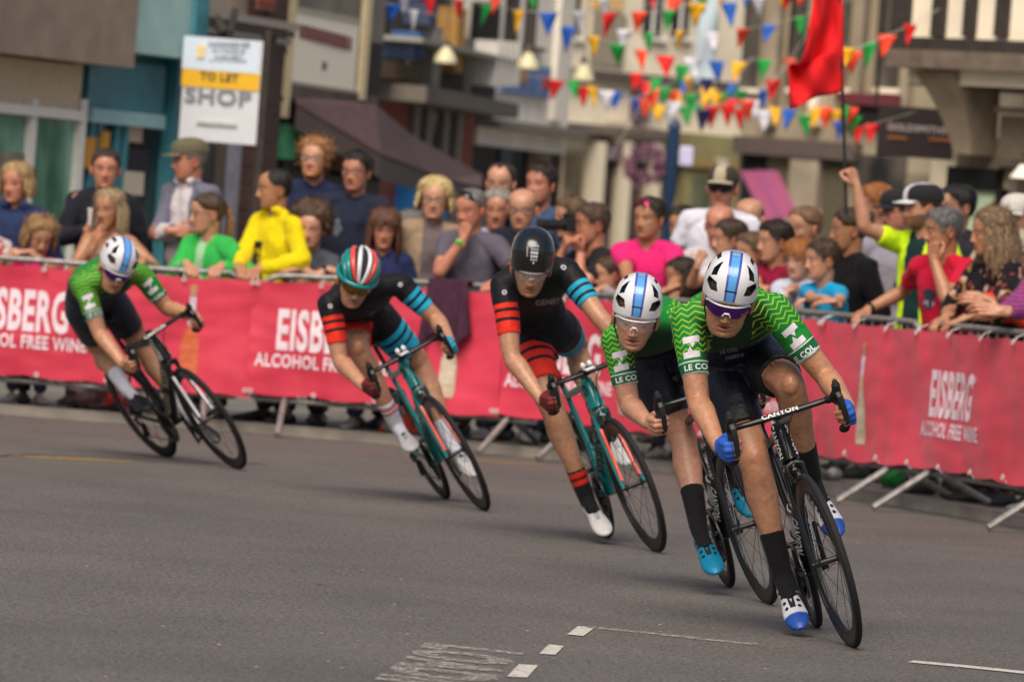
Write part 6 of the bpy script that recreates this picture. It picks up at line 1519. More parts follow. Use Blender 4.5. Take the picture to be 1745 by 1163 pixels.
def build_ground():
    asphalt_mat()
    m = MB(); m.add([(-500, -100, 0), (500, -100, 0), (500, 900, 0), (-500, 900, 0)], [(0, 1, 2, 3)]); struct(m.build('road', MATS['asphalt'], smooth=False))
    pv = mat('paving', (.16, .145, .13), .85, var=.35, scale=3, bump=.3, bscale=40); kb = mat('kerb_stone', (.36, .32, .27), .8, var=.25, scale=6, bump=.2, bscale=60)
    kx = [BARP[i] + V3(*bar_pt(BARL[i])[2][:2], 0)[:2] * .16 for i in range(0, len(BARP), 4)]
    kx = [np.array([-499, 37.6])] + kx + [np.array([5.6, 24]), np.array([8.5, 10]), np.array([10, -15])]
    inner = [k + np.array([.02, .13]) for k in kx]
    V = [(*k, z) for k in kx for z in (0.0, PAVE)]; n = len(kx)
    rings = []
    mb = MB()
    for i in range(n - 1):
        a, b = V3(*kx[i], 0), V3(*kx[i + 1], 0); t = nrm(b - a); s = V3(-t[1], t[0], 0) * .13
        mb.add([a, b, b + V3(0, 0, PAVE), a + V3(0, 0, PAVE), a + s + V3(0, 0, PAVE), b + s + V3(0, 0, PAVE)], [(0, 1, 2, 3), (3, 2, 5, 4)])
    struct(mb.build('kerb', kb, smooth=False))
    ko = [np.array([-500, 37.6])] + kx + [np.array([500, -15.01])]
    m = MB()
    for a, b in zip(ko[:-1], ko[1:]):
        m.add([(a[0], a[1], PAVE - .004), (b[0], b[1], PAVE - .004), (b[0], 900, PAVE - .004), (a[0], 900, PAVE - .004)], [(0, 1, 2, 3)])
    struct(m.build('pavement', pv, smooth=False))
    # paint
    wp = paint_mat('paint_white', (.62, .58, .52), .44); wt = paint_mat('paint_worn', (.44, .40, .345), .515); yp = paint_mat('paint_yellow', (.52, .33, .06), .47)
    wsolid = paint_mat('paint_solid', (.60, .56, .50), .41)
    G = ground
    def quad(c, nm='road_marking', m=wsolid):
        P = [G(*q) + V3(0, 0, .004) for q in c]; o = mk(nm, P, [(0, 1, 2, 3)], m, None, False); o['kind'] = 'structure'
        if o.data.polygons[0].normal.z < 0: o.data.flip_normals()
    quad([(966, 1084), (985, 1070), (1014, 1072), (994, 1087)]); quad([(919, 1117), (935, 1101), (961, 1104), (946, 1119)]); quad([(864, 1156), (884, 1135), (917, 1137), (898, 1158)])
    strip_ground('road_marking', [G(1004, 1071.5), G(1100, 1081), G(1200, 1092), G(1286, 1101)], .10, wt)
    strip_ground('road_marking', [G(1552, 1130), G(1650, 1139), G(1745, 1149), G(1830, 1158)], .12, wsolid)
    strip_ground('road_marking', [G(0, 777), G(60, 780), G(150, 784), G(225, 788)], .08, yp); strip_ground('road_marking', [G(40, 781), G(100, 784), G(170, 787), G(215, 790)], .07, yp)
    strip_ground('road_marking', [G(690, 778), G(760, 783), G(830, 788), G(880, 791), G(930, 794)], .09, yp)
    # worn bay lettering, laid along the bay line and read from the left
    a, b = G(738, 1099), G(612, 1190); run = nrm(b - a); up = nrm(G(1286, 1101) - G(1004, 1071.5))
    v, f = text2d('LOADING', .06, .12); L = np.linalg.norm(b - a); v = v * np.array([L / v[:, 0].max(), .32])
    P = a + np.outer(v[:, 0], run) + np.outer(v[:, 1], up) + V3(0, 0, .004); o = mk('road_lettering', P, f, wt, None, False); o['kind'] = 'structure'
    if o.data.polygons[0].normal.z < 0: o.data.flip_normals()
    # tar seams of old trenches
    ts = mat('tar_seam', (.055, .05, .047), .6, var=.3, scale=20); rnd = random.Random(2)
    for pts, w in (([(-40, 779), (60, 776), (150, 780), (300, 790), (470, 792)], .035),):
        P = []
        for a, b in zip(pts[:-1], pts[1:]):
            for k in range(8): q = G(a[0] + (b[0] - a[0]) * k / 8, a[1] + (b[1] - a[1]) * k / 8); P.append(q + V3(rnd.uniform(-.015, .015), rnd.uniform(-.02, .02), -.0015))
        strip_ground('tar_seam', P, w, ts)
    # a drain cover and small litter leaves on the road
    m = MB(); p = G(545, 998); m.add([p + V3(x, y, .006) for x, y in ((-.03, 0), (0, -.02), (.035, .0), (.0, .02))], [(0, 1, 2, 3)]); o = m.build('fallen_leaf', mat('leaf_dry', (.16, .12, .03), .8), None, False, base=p); o.location = p; tag(o, 'small dry leaf lying on the open asphalt', 'leaf')
    rnd = random.Random(5); m = MB()
    for i in range(70):
        x, y = rnd.uniform(100, 1745), rnd.uniform(800, 1160); p = G(x, y); r = rnd.uniform(.003, .007); m.ell(p + V3(0, 0, r * .3), (r * 1.4, r, r * .5), nu=7, nv=4)
    o = m.build('road_grit', mat('grit', (.24, .21, .18), .8, var=.4)); tag(o, 'small stones and grit scattered on the asphalt', 'grit', kind='stuff')
def build_barriers():
    gal = mat('galvanised', (.30, .29, .275), .5, .55, var=.3, scale=25)
    tie = mat('cable_tie', (.62, .58, .56), .5)
    # barriers
    s0 = bar_s(-110); i = 0; step = 2.10; s = s0; names = ['far left, behind the last rider', 'between the last rider and the striped helmet', 'behind the striped helmet', 'behind the black helmet', 'behind the two green leaders', 'at the right, under the red t-shirt', 'at the right edge of the picture', 'past the right edge']
    while s < BARL[-1] - .3:
        e = min(s + step, BARL[-1]); n = 9; mids = [bar_pt(s + (e - s) * k / (n - 1)) for k in range(n)]; h = [rail_h(s + (e - s) * k / (n - 1)) for k in range(n)]
        c = mids[n // 2][0]; root = thing('crowd_barrier', 'grey steel crowd barrier ' + names[min(i, 7)], 'barrier', c, 'crowd barriers along the kerb')
        m = MB(); r = .019
        top = [p + V3(0, 0, z) - c for (p, t, q), z in zip(mids, h)]; bot = [p + V3(0, 0, .235) - c for p, t, q in mids]
        a_, b_ = top[0], top[-1]; t0 = mids[0][1]; t1 = mids[-1][1]; g = .06
        m.tube([bot[0] + t0 * g, bot[0] + t0 * g + V3(0, 0, .3), a_ + t0 * g - V3(0, 0, .09), a_ + t0 * (g + .03) - V3(0, 0, .03), a_ + t0 * (g + .10)] + top[1:-1] + [b_ - t1 * (g + .10), b_ - t1 * (g + .03) - V3(0, 0, .03), b_ - t1 * g - V3(0, 0, .09), bot[-1] - t1 * g + V3(0, 0, .3), bot[-1] - t1 * g], r, 12)
        m.tube([bot[0] + t0 * g] + bot[1:-1] + [bot[-1] - t1 * g], r * .9, 10)
        m.build('barrier_frame', gal, root)
        nb = 17
        for k in range(1, nb):
            q = s + (e - s) * k / nb; p, t, nn = bar_pt(q); m = MB(); m.tube([p + V3(0, 0, .235) - c, p + V3(0, 0, rail_h(q)) - c], .0075, 6); m.build('barrier_bar', gal, root)
        for (p, t, nn), sg in ((mids[1], 1), (mids[-2], -1)):
            m = MB(); q = p - c; m.tube([q - nn * .36 + V3(0, 0, .022), q - nn * .02 + V3(0, 0, .25)], .021, 8); m.tube([q + nn * .36 + V3(0, 0, .022 + PAVE), q + nn * .02 + V3(0, 0, .25)], .021, 8)
            m.build('barrier_foot', gal, root)
        s += step; i += 1
    # banners: text to the left, bottle to the right
    rd = MATS.get('banner_red'); 
    m_, N, L, P = new_mat('banner_red'); MATS['banner_red'] = m_
    P.inputs['Base Color'].default_value = (.66, .040, .075, 1); P.inputs['Roughness'].default_value = .62; P.inputs['Sheen Weight'].default_value = .15
    tc = N.new('ShaderNodeTexCoord'); n1 = N.new('ShaderNodeTexNoise'); n1.inputs['Scale'].default_value = 2.2; n1.inputs['Detail'].default_value = 5; mp = N.new('ShaderNodeMapping'); mp.inputs['Scale'].default_value = (1, 1, .35); L.new(tc.outputs['Object'], mp.inputs[0]); L.new(mp.outputs[0], n1.inputs['Vector'])
    r = N.new('ShaderNodeValToRGB'); r.color_ramp.elements[0].color = (.52, .020, .052, 1); r.color_ramp.elements[1].color = (.68, .040, .085, 1); r.color_ramp.elements[0].position = .35; r.color_ramp.elements[1].position = .65; L.new(n1.outputs['Fac'], r.inputs[0]); L.new(r.outputs[0], P.inputs['Base Color'])
    b = N.new('ShaderNodeBump'); b.inputs['Strength'].default_value = .25; b.inputs['Distance'].default_value = .03; L.new(n1.outputs['Fac'], b.inputs['Height']); L.new(b.outputs[0], P.inputs['Normal'])
    wl = mat('banner_white', (.80, .66, .72), .65, var=.08); gl = mat('bottle_print', (.50, .40, .27), .6, var=.25, scale=9); nk = mat('bottle_neck_print', (.66, .56, .68), .6, var=.1); ck = mat('bottle_cork_print', (.45, .22, .12), .6)
    og = mat('bottle_orange_print', (.62, .13, .05), .6, var=.2)
    txt = [38, 545, 962, 1300, 1646]; bot = [332, 780, 1108, 1496, 1745 + 90]; edges = [-170, 436, 868, 1195, 1572, 1990]
    # edges follow from spacing along the barrier
    S = [bar_s(x) for x in txt]; Bs = [bar_s(x) for x in bot]
    lab = ['pink-red advertising banner behind the last rider at the left', 'pink-red advertising banner behind the rider in the striped helmet', 'pink-red advertising banner behind the rider in the black helmet', 'pink-red advertising banner mostly hidden behind the two green leaders', 'pink-red advertising banner with bottle and full lettering at the right']
    Eg = [S[0] - .75] + [(Bs[i] + S[i + 1]) / 2 for i in range(3)] + [bar_s(1560) - .75, BARL[-1] - .05]
    Eg[4] = (bar_s(1405) + 0) if False else Bs[2] + .28; bot[3:] = []
    # the last banner carries a bottle on either side of its words
    Eg = [bar_s(-150), bar_s(436), bar_s(868), bar_s(1150), bar_s(1420), BARL[-1] - .05]
    marks = {0: ([48], [332]), 1: ([563], [780]), 2: ([975], [1090]), 3: ([1303], []), 4: ([1646], [1496])}
    for i in range(5):
        a, e = Eg[i] - .012, Eg[i + 1] + .012; n = int((e - a) / .035) + 2; nz_ = 26
        c = bar_pt((a + e) / 2)[0]; root = thing('banner', lab[i], 'banner', c, 'advertising banners on the barriers')
        V = []; rnd = random.Random(i + 2)
        for k in range(n):
            q = a + (e - a) * k / (n - 1); p, t, nn = bar_pt(q); h1 = rail_h(q) - .035; u = (k / (n - 1)) * (e - a)
            ties = abs(math.sin(u / .42 * PI)); h0 = .265 - .016 * ties + .012 * math.sin(u * 2.1 + i)
            for j in range(nz_):
                v = j / (nz_ - 1); z = h0 + (h1 - .012 * ties - h0) * v
                w = .010 * math.sin(u * 9 + v * 5 + i) * (1 - v * .5) + .016 * math.sin(u * 3.1 + i * 2 - v * 3.5) * math.sin(v * PI) + .006 * math.sin(u * 23 + 9 * v) * (abs(v - .5) * 1.6) ** 2
                w += .012 * noise.noise(Vector((u * 1.6, v * 1.2, i * 7.3))) + .007 * noise.noise(Vector((u * 4 + v * 6, v * 9 - u * 3, i)))
                V.append(p - nn * (.062 + .003 * (i % 2) + w) + V3(0, 0, z) - c)
        F = [(k * nz_ + j, (k + 1) * nz_ + j, (k + 1) * nz_ + j + 1, k * nz_ + j + 1) for k in range(n - 1) for j in range(nz_ - 1)]
        o = mk('banner_cloth', V, F, MATS['banner_red'], root, True, None, sharp=180); bv = bvh_of(o)
        for x in marks[i][0]:
            p, t, nn = bar_pt(bar_s(x)); 
            word('lettering', 'EISBERG', p + V3(0, 0, .70) - nn * .05, t, V3(0, 0, 1), .25, wl, root, bv, .004, .035, width=.62, dist=.25, maxedge=.25)
            word('lettering', 'ALCOHOL FREE WINE', p + V3(0, 0, .495) - nn * .05, t, V3(0, 0, 1), .082, wl, root, bv, .004, .03, width=.88, dist=.25, maxedge=.35)
            word('lettering', '®', p + V3(0, 0, .80) - nn * .05 + t * .325, t, V3(0, 0, 1), .035, wl, root, bv, .004, .02, dist=.25)
        for x in marks[i][1]:
            p, t, nn = bar_pt(bar_s(x)); z0 = .345; H_ = .60
            prof = [(0, .052), (.02, .060), (.33, .060), (.42, .052), (.52, .030), (.60, .022), (1.0, .021)]
            def slab(z_a, z_b, nm, mm, off, grow=0):
                vv = []; ff = []; zz = np.linspace(z_a, z_b, 12)
                for q in zz:
                    w = np.interp(q, [r_[0] for r_ in prof], [r_[1] for r_ in prof]) + grow
                    for xx in np.linspace(-w, w, 6): vv.append((xx, q * H_))
                for r_ in range(11): ff += [(r_ * 6 + q, r_ * 6 + q + 1, (r_ + 1) * 6 + q + 1, (r_ + 1) * 6 + q) for q in range(5)]
                decal(nm, np.array(vv), ff, p + V3(0, 0, z0) - nn * .05, t, V3(0, 0, 1), mm, root, bv, off, .25)
            sc = gl if x != 332 else og
            slab(0, .56 if x == 332 else .66, 'bottle_picture', sc, .004); slab(.56 if x == 332 else .66, .87, 'bottle_neck_picture', nk, .0045); slab(.87, 1.0, 'bottle_cork_picture', ck, .005)
            if x != 332: slab(.14, .52, 'bottle_label_picture', mat('bottle_label_print', (.58, .48, .36), .6, var=.15), .0055, -.012)
        m = MB(); m2 = MB()
        k = int((e - a) / .42)
        for q in range(k + 1):
            for zz in (.285, None):
                ss = a + .03 + (e - a - .06) * q / k; p, t, nn = bar_pt(ss); z = zz if zz else rail_h(ss) - .055; pp = p - nn * .084 + V3(0, 0, z)
                g = MB(); g.tube([pp - c + t * .013 * math.cos(y) + V3(0, 0, .013 * math.sin(y)) - nn * .004 for y in np.linspace(0, 2 * PI, 12, endpoint=False)], .0042, 6, loop=True); 
                g.tube([pp - c, pp - c + nn * .02 + V3(0, 0, .03 if not zz else -.03), pp - c + nn * .07 + V3(0, 0, .05 if not zz else -.045)], .0035, 5); g.build('eyelet', tie, root)
    # bags, cone and bits on the pavement behind the barrier
    def onpave(px, py, back=.50):
        p, t, nn = bar_pt(bar_s(px)); return p + nn * back + V3(0, 0, PAVE)
    p = onpave(655, 752); root = thing('traffic_cone', 'orange traffic cone standing behind the barrier by the striped-helmet rider', 'cone', p); m = MB(); oc = mat('cone_orange', (.70, .07, .02), .5, var=.12)
    m.tube([V3(0, 0, z) for z in (.02, .03, .18, .33)], [.11, .10, .06, .028], 18); m.build('cone_body', oc, root); m = MB(); m.tube([V3(0, 0, .17), V3(0, 0, .23)], [.0655, .0525], 18); m.build('cone_band', mat('cone_white', (.6, .6, .6), .4), root); m = MB(); m.box((0, 0, .015), (.26, .26, .03), bev=.01); m.build('cone_base', oc, root)
    def bag(px, py, col, name, label, r, alpha=1, seed=1):
        p = onpave(px, py); m = MB(); m.ell((0, 0, r[2] * .9), r, nu=40, nv=26); m.tube([V3(0, 0, r[2] * 1.75), V3(.01, 0, r[2] * 1.95), V3(.03, .01, r[2] * 2.2)], [r[0] * .35, r[0] * .14, r[0] * .34], 14); v = wrinkle(m.verts(), r[0] * .26, 14, seed, (1, 1, 1)); v[:, 2] = np.maximum(v[:, 2], .005)
        o = mk(name, v, m.f, mat('bag_' + str(seed), col, .35, var=.25, scale=20), None, True); o.location = p; tag(o, label, 'bag')
    bag(205, 722, (.62, .03, .03), 'plastic_bag', 'red plastic bag on the pavement behind the last rider', (.10, .08, .07), seed=1); bag(150, 724, (.22, .14, .15), 'carrier_bag', 'pale pink carrier bag slumped beside the red bag at the left', (.15, .10, .09), seed=2)
    bag(1412, 850, (.02, .24, .05), 'green_bag', 'bright green bag behind the barrier by the leader\'s raised foot', (.075, .07, .11), seed=3)
    def tote(px, py, col, size, name, label, yaw=.3):
        p = onpave(px, py); root = thing(name, label, 'bag', p); w, d, h = size; m = MB(); rs = []
        for z, k, sq in ((.0, .94, 1.0), (.015, 1.0, 1.0), (h * .45, 1.05, 1.12), (h * .85, 1.0, .8), (h, .97, .45)):
            th = np.arange(24) * 2 * PI / 24; c_, s_ = np.cos(th), np.sin(th); rs.append(np.stack([np.sign(c_) * np.abs(c_) ** .5 * w / 2 * k, np.sign(s_) * np.abs(s_) ** .5 * d / 2 * sq, np.full(24, z) + .012 * np.sin(th * 3) * (z > h * .8)], 1))
        m.rings(rs); v = wrinkle(m.verts(), .012, 12, 3, (1, 1, 1)); v[:, 2] = np.maximum(v[:, 2], 0); mm = mat('bag_' + name + label[:5], col, .7, var=.3, scale=14, bump=.3, bscale=40); mk('bag_body', v, m.f, mm, root)
        for q in (-1, 1):
            g = MB(); g.tube(interp_path([V3(-w * .22, q * d * .22, h * .96), V3(-w * .2, q * d * .3, h * 1.28), V3(w * .2, q * d * .3, h * 1.28), V3(w * .22, q * d * .22, h * .96)], 5), .009, 6); g.build('bag_handle', mm, root)
        root.rotation_euler = (0, 0, yaw)
    tote(1532, 866, (.030, .024, .02), (.26, .14, .17), 'rucksack', 'dark brown rucksack on the pavement at the right behind the barrier feet')
    # the purple coat over the rail
    s = bar_s(775); p, t, nn = bar_pt(s); V = []; n, k = 12, 20
    for a in range(n):
        for b in range(k):
            u = a / (n - 1) - .5; v = b / (k - 1); L_ = .40; z = rail_h(s) + .028
            if v < .2: q = p + nn * (.10 - v * 1.0) + V3(0, 0, z - .25 * abs(v - .16) * (v < .16))
            else: q = p - nn * (.105 + .03 * math.sin(u * 16 + v * 3) * v + .012) + V3(0, 0, z - (v - .2) / .8 * L_ * (1 + .12 * math.sin(u * 9)))
            V.append(q + t * u * (.26 + .10 * v))
    F = [(a * k + b, a * k + b + 1, (a + 1) * k + b + 1, (a + 1) * k + b) for a in range(n - 1) for b in range(k - 1)]
    o = mk('coat', np.array(V) - p, F, mat('coat_purple', (.055, .012, .035), .85, var=.25, bump=.3, bscale=20), None, True); o.location = p; o.modifiers.new('s', 'SOLIDIFY').thickness = .012
    tag(o, 'dark purple coat hanging over the rail between the two black-kit riders', 'coat')
# ================================================================ street behind
def brick_mat(name, c1, c2, mortar, scale=1.0):
    if name in MATS: return MATS[name]
    m, N, L, P = new_mat(name); MATS[name] = m; tc = N.new('ShaderNodeTexCoord'); mp = N.new('ShaderNodeMapping'); mp.inputs['Rotation'].default_value = (R_(90), 0, 0); L.new(tc.outputs['Object'], mp.inputs[0])
    b = N.new('ShaderNodeTexBrick'); b.inputs['Scale'].default_value = 1; b.inputs['Brick Width'].default_value = .225 * scale; b.inputs['Row Height'].default_value = .075 * scale; b.inputs['Mortar Size'].default_value = .008 * scale
    b.inputs['Color1'].default_value = (*c1, 1); b.inputs['Color2'].default_value = (*c2, 1); b.inputs['Mortar'].default_value = (*mortar, 1); L.new(mp.outputs[0], b.inputs['Vector']); L.new(b.outputs['Color'], P.inputs['Base Color']); P.inputs['Roughness'].default_value = .85; return m
def glass_mat(name, c1, c2, scale=1.2):
    """shop glass: dark reflecting pane with the muddle of a lit interior behind it as colour patches"""
    if name in MATS: return MATS[name]
    m, N, L, P = new_mat(name); MATS[name] = m; tc = N.new('ShaderNodeTexCoord'); n = N.new('ShaderNodeTexNoise'); n.inputs['Scale'].default_value = scale; n.inputs['Detail'].default_value = 3; mp = N.new('ShaderNodeMapping'); mp.inputs['Scale'].default_value = (1.6, 1.6, .7); L.new(tc.outputs['Object'], mp.inputs[0]); L.new(mp.outputs[0], n.inputs['Vector'])
    r = N.new('ShaderNodeValToRGB'); r.color_ramp.elements[0].position = .38; r.color_ramp.elements[1].position = .64; r.color_ramp.elements[0].color = (*c1, 1); r.color_ramp.elements[1].color = (*c2, 1); L.new(n.outputs['Fac'], r.inputs[0]); L.new(r.outputs[0], P.inputs['Base Color']); P.inputs['Roughness'].default_value = .12; P.inputs['Specular IOR Level'].default_value = .5; return m
class Facade:
    """a building: front plane through two photo columns at two depths, parts stand proud of it"""
    def __init__(s, name, label, x0, d0, x1, d1, py=250, cat='building'):
        a, b = at(x0, py, d0), at(x1, py, d1); s.a = V3(a[0], a[1], 0); s.b = V3(b[0], b[1], 0); s.t = nrm(s.b - s.a); s.n = V3(s.t[1], -s.t[0], 0)
        if s.n @ (CAM - s.a) < 0: s.n = -s.n
        s.L = np.linalg.norm(s.b - s.a); s.root = thing(name, label, cat, (s.a + s.b) / 2); s.o = (s.a + s.b) / 2; s.k = 0
    def uz(s, px, py):
        p = on_plane(px, py, s.a, s.n); return (p - s.a) @ s.t, p[2]
    def box(s, u0, u1, z0, z1, f0, f1, name, m, parent=None, bev=0):
        """box from u0..u1 along the front, z0..z1, f0..f1 proud (+) or behind (-)"""
        mb = MB(); c = s.a + s.t * (u0 + u1) / 2 + s.n * (f0 + f1) / 2 + V3(0, 0, (z0 + z1) / 2); mb.box(c - s.o, (abs(u1 - u0), abs(f1 - f0), abs(z1 - z0)), np.array([s.t, s.n, V3(0, 0, 1)]) if np.cross(s.t, s.n)[2] > 0 else np.array([-s.t, s.n, V3(0, 0, 1)]), bev=bev)
        o = mb.build(name, m, parent or s.root, bool(bev), sharp=30); return o
    def wall(s, m, h=8.0, deep=5.0, name='wall', u0=None, u1=None, f=0.0): return s.box(0 if u0 is None else u0, s.L if u1 is None else u1, 0.02, h, -deep, f, name, m)
    def pan(s, x0, x1, yt, yb, m, name, proud=.03, parent=None, back=-.02, ztop=None, zbot=None):
        ym = (yt + yb) / 2; u0, _ = s.uz(x0, ym); u1, _ = s.uz(x1, ym); zt = s.uz(x0, yt)[1] if ztop is None else ztop; zb = s.uz(x0, yb)[1] if zbot is None else zbot
        s.k += 1; o = s.box(min(u0, u1), max(u0, u1), zb, zt, back, proud + .0007 * (s.k % 17), name, m, parent); o['box'] = [min(u0, u1), max(u0, u1), zb, zt, proud]; 
        r = (min(u0, u1), max(u0, u1), zb, zt, proud); del o['box']; s.last = r; return o
    def txt(s, word_, px, py, capx, m, parent, proud=.05, sx=1, bold=.02):
        u, z = s.uz(px, py); d = np.linalg.norm(s.a - CAM); cap = capx * d / FPX; rt = s.t if (s.t @ CR0) > 0 else -s.t
        return word('lettering', word_, s.a + s.t * u + s.n * proud + V3(0, 0, z), rt, V3(0, 0, 1), cap, m, parent, None, .004, bold, sx)
def build_street():
    c = lambda r, g, b: tuple(np.array(lin((r, g, b))) * 1.15)
    stone = mat('stone_beige', c(150, 137, 118), .9, var=.25, scale=2.2, bump=.4, bscale=14); stone_d = mat('stone_dark', c(92, 84, 74), .9, var=.3, scale=2.5, bump=.4, bscale=14); cream = mat('plaster_cream', c(240, 228, 204), .85, var=.10, scale=2)
    white = mat('plaster_white', c(232, 226, 212), .85, var=.12, scale=2); timber = mat('timber_black', c(52, 46, 42), .8, var=.3, scale=9, bump=.4, bscale=30); dark = mat('near_black_paint', c(20, 18, 20), .6, var=.3)  # dark: near-black paint, the parts' own colour
    wframe = mat('window_white', c(218, 214, 206), .5, var=.08); wgl = glass_mat('window_glass', (.010, .012, .014), (.05, .055, .06)); teal = mat('teal_wood', c(62, 128, 140), .5, var=.12, scale=8); teal_l = mat('teal_pale', c(150, 184, 180), .55, var=.10, scale=4)
    # A: shop at the far left
    A = Facade('shop_building', 'beige shop with brown fascia and windows with painted green reflections at the far left', -260, 41.2, 132, 44.2)
    A.wall(mat('render_beige', c(200, 182, 156), .85, var=.15, scale=3), 7.5)
    A.pan(-255, 172, -130, 62, mat('fascia_brown', c(134, 118, 104), .6, var=.15, scale=5), 'fascia', .35); A.pan(-255, 126, 66, 150, mat('panel_tan', c(198, 178, 150), .7, var=.12), 'panel', .06)
    A.pan(-255, 126, 148, 166, wframe, 'window_frame', .10)
    w = A.pan(-255, 122, 166, 560, glass_mat('glass_green_reflection', (.05, .15, .10), (.24, .46, .34), 1.4), 'shop_window', .02)  # the green reflection in these panes is painted into the glass colour
    for x in (-140, 33, 117): A.pan(x - 5, x + 5, 166, 560, wframe, 'mullion', .07, w)
    A.pan(-255, 30, 235, 560, mat('display_grey', c(130, 122, 108), .7, var=.3, scale=6), 'window_display', .035, w)
    # B: teal shopfront
    B = Facade('shop_building', 'narrow teal painted shopfront with pale blue panel above its door', 132, 44.3, 288, 45.6)
    B.wall(teal, 7.5); B.pan(176, 270, -140, 86, teal_l, 'sign_panel', .32); B.pan(270, 292, -140, 100, teal, 'pilaster', .36); B.pan(136, 266, 96, 182, mat('teal_deep', c(56, 120, 134), .5, var=.12, scale=7), 'fascia', .08)
    B.pan(132, 256, 182, 206, mat('teal_trim', c(140, 178, 182), .5), 'cornice', .14); d_ = B.pan(136, 262, 206, 560, glass_mat('glass_teal', (.008, .014, .018), (.06, .09, .09), 2), 'shop_window', .02)
    for x in (136, 148, 178, 192, 262): B.pan(x - 4, x + 4, 206, 560, teal, 'mullion', .06, d_)
    B.pan(264, 286, 100, 560, teal, 'pilaster', .12)
    yl = mat('display_yellow', c(190, 134, 52), .7, var=.2); B.pan(128, 142, 232, 285, yl, 'window_display', .10, d_); B.pan(156, 168, 222, 262, yl, 'window_display', .09, d_); B.pan(204, 232, 212, 240, mat('display_pale', c(190, 168, 150), .7), 'window_display', .05, d_); B.pan(206, 240, 252, 290, mat('display_navy', c(28, 26, 44), .7), 'window_display', .055, d_); B.pan(198, 232, 290, 330, mat('display_cream', c(190, 180, 160), .7), 'window_display', .06, d_)
    # C: grey stone front behind the agent's board
    C = Facade('stone_building', 'grey stone fronted building with red upper wall behind the agent board', 288, 46.2, 432, 48.0)
    C.wall(mat('stone_grey', c(160, 148, 136), .9, var=.2, scale=3), 3.35); u = C.box(0, C.L, 3.35, 8, -5, .0, 'upper_wall', brick_mat('brick_red', c(150, 62, 44), c(122, 52, 40), c(130, 110, 96)))
    for k, (yt, yb, cc) in enumerate(((8, 22, 150), (24, 34, 92), (36, 48, 160), (50, 64, 108))): C.pan(292, 470, yt, yb, mat('cornice_%d' % cc, c(cc, cc - 8, cc - 16), .8, var=.15), 'cornice', .22 - .035 * k)
    C.pan(292, 316, 60, 150, mat('panel_pale', c(196, 182, 168), .8), 'panel', .05)
    w = C.pan(296, 436, 160, 560, glass_mat('glass_grey', (.02, .022, .026), (.10, .10, .11), 1.5), 'shop_window', .02); C.pan(362, 432, 238, 560, mat('curtain_grey', c(150, 150, 160), .8, var=.25, scale=14), 'window_display', .04, w)
    for x in (298, 316, 360, 434): C.pan(x - 5, x + 5, 160, 560, stone_d, 'mullion', .07, w)
    # dark brick pier and cream pipe
    D0 = Facade('brick_pier', 'dark brown brick pier between the agent board and the white shop sign', 440, 47.6, 474, 48.2, cat='pier'); D0.wall(brick_mat('brick_dark', c(72, 48, 42), c(54, 38, 36), c(70, 60, 54)), 8, 1.2)
    D0.pan(442, 470, -80, 14, brick_mat('brick_red', 0, 0, 0), 'brick_band', .01)
    p = at(482, 20, 49.2); root = thing('drainpipe', 'cream square drainpipe running down beside the dark brick pier', 'pipe', (p[0], p[1], 0)); pc = mat('pipe_cream', c(222, 204, 164), .6, var=.1)
    q = at(466, 300, 49.2); m = MB(); m.box((0, 0, 4.2), (.085, .085, 5.2), bev=.01); m.build('pipe', pc, root)
    for z in (2.45, 3.5): m = MB(); m.box((0, -.02, z), (.12, .10, .05), bev=.006); m.build('pipe_bracket', mat('iron_black', (.015, .015, .016), .5), root)
    m = MB(); m.box((0, 0, .8), (.10, .10, 1.6), bev=.01); m.build('pipe_foot', pc, root)
    # D: shop with white sign, posts and brown awning, receding
    D = Facade('shop_building', 'receding shop with big white sign, cream posts and brown awning', 486, 50, 640, 52.6)
    D.wall(mat('shop_dark_wall', c(46, 40, 38), .8, var=.3), 3.1, 4); D.box(0, D.L, 3.1, 8, -4, 0, 'upper_wall', mat('upper_grey', c(122, 118, 108), .85, var=.3, scale=2))
    sg = D.pan(490, 606, 16, 136, mat('sign_cream', c(244, 238, 220), .6, var=.05), 'shop_sign', .02); bd = mat('sign_border', c(176, 170, 156), .6)
    for a in ((488, 608, 8, 17), (488, 608, 136, 142)): D.pan(*a, bd, 'sign_border', .03, sg)
    mr = mat('sign_maroon', c(124, 84, 84), .6, var=.2)
    rnd = random.Random(4); x = 506
    while x < 596: wd = rnd.uniform(3, 7); D.pan(x, x + wd, 40 + (x - 506) * .26, 64 + (x - 506) * .26, mr, 'sign_stroke', .026, sg, zbot=None); x += wd + 1.6
    D.pan(545, 552, 104, 118, mr, 'sign_emblem', .026, sg)
    for x in (482, 612): D.pan(x, x + 9, -20, 170 if x > 500 else 200, pc, 'sign_post', .05)
    D.pan(490, 640, 142, 166, stone_d, 'lintel', .03)
    w = D.pan(488, 640, 175, 600, glass_mat('glass_shop', (.008, .008, .008), (.035, .03, .028), 2), 'shop_window', .01)
    for x, x1, y, cc in ((478, 500, 210, (66, 146, 104)), (508, 540, 196, (74, 158, 112)), (548, 560, 205, (150, 104, 40)), (568, 580, 230, (120, 80, 50))): D.pan(x, x1, y, y + 60, mat('display_%d' % x, c(*cc), .7, var=.3), 'window_display', .025, w)
    aw = mat('awning_brown', c(104, 82, 80), .85, var=.15, scale=5, bump=.3, bscale=20)
    pts = [at(500, 162, 50.2), at(640, 178, 51.8), at(705, 232, 56.5), at(822, 298, 65.5), at(820, 318, 64), at(760, 305, 59.5), at(650, 262, 51.4), at(505, 176, 49.8)]
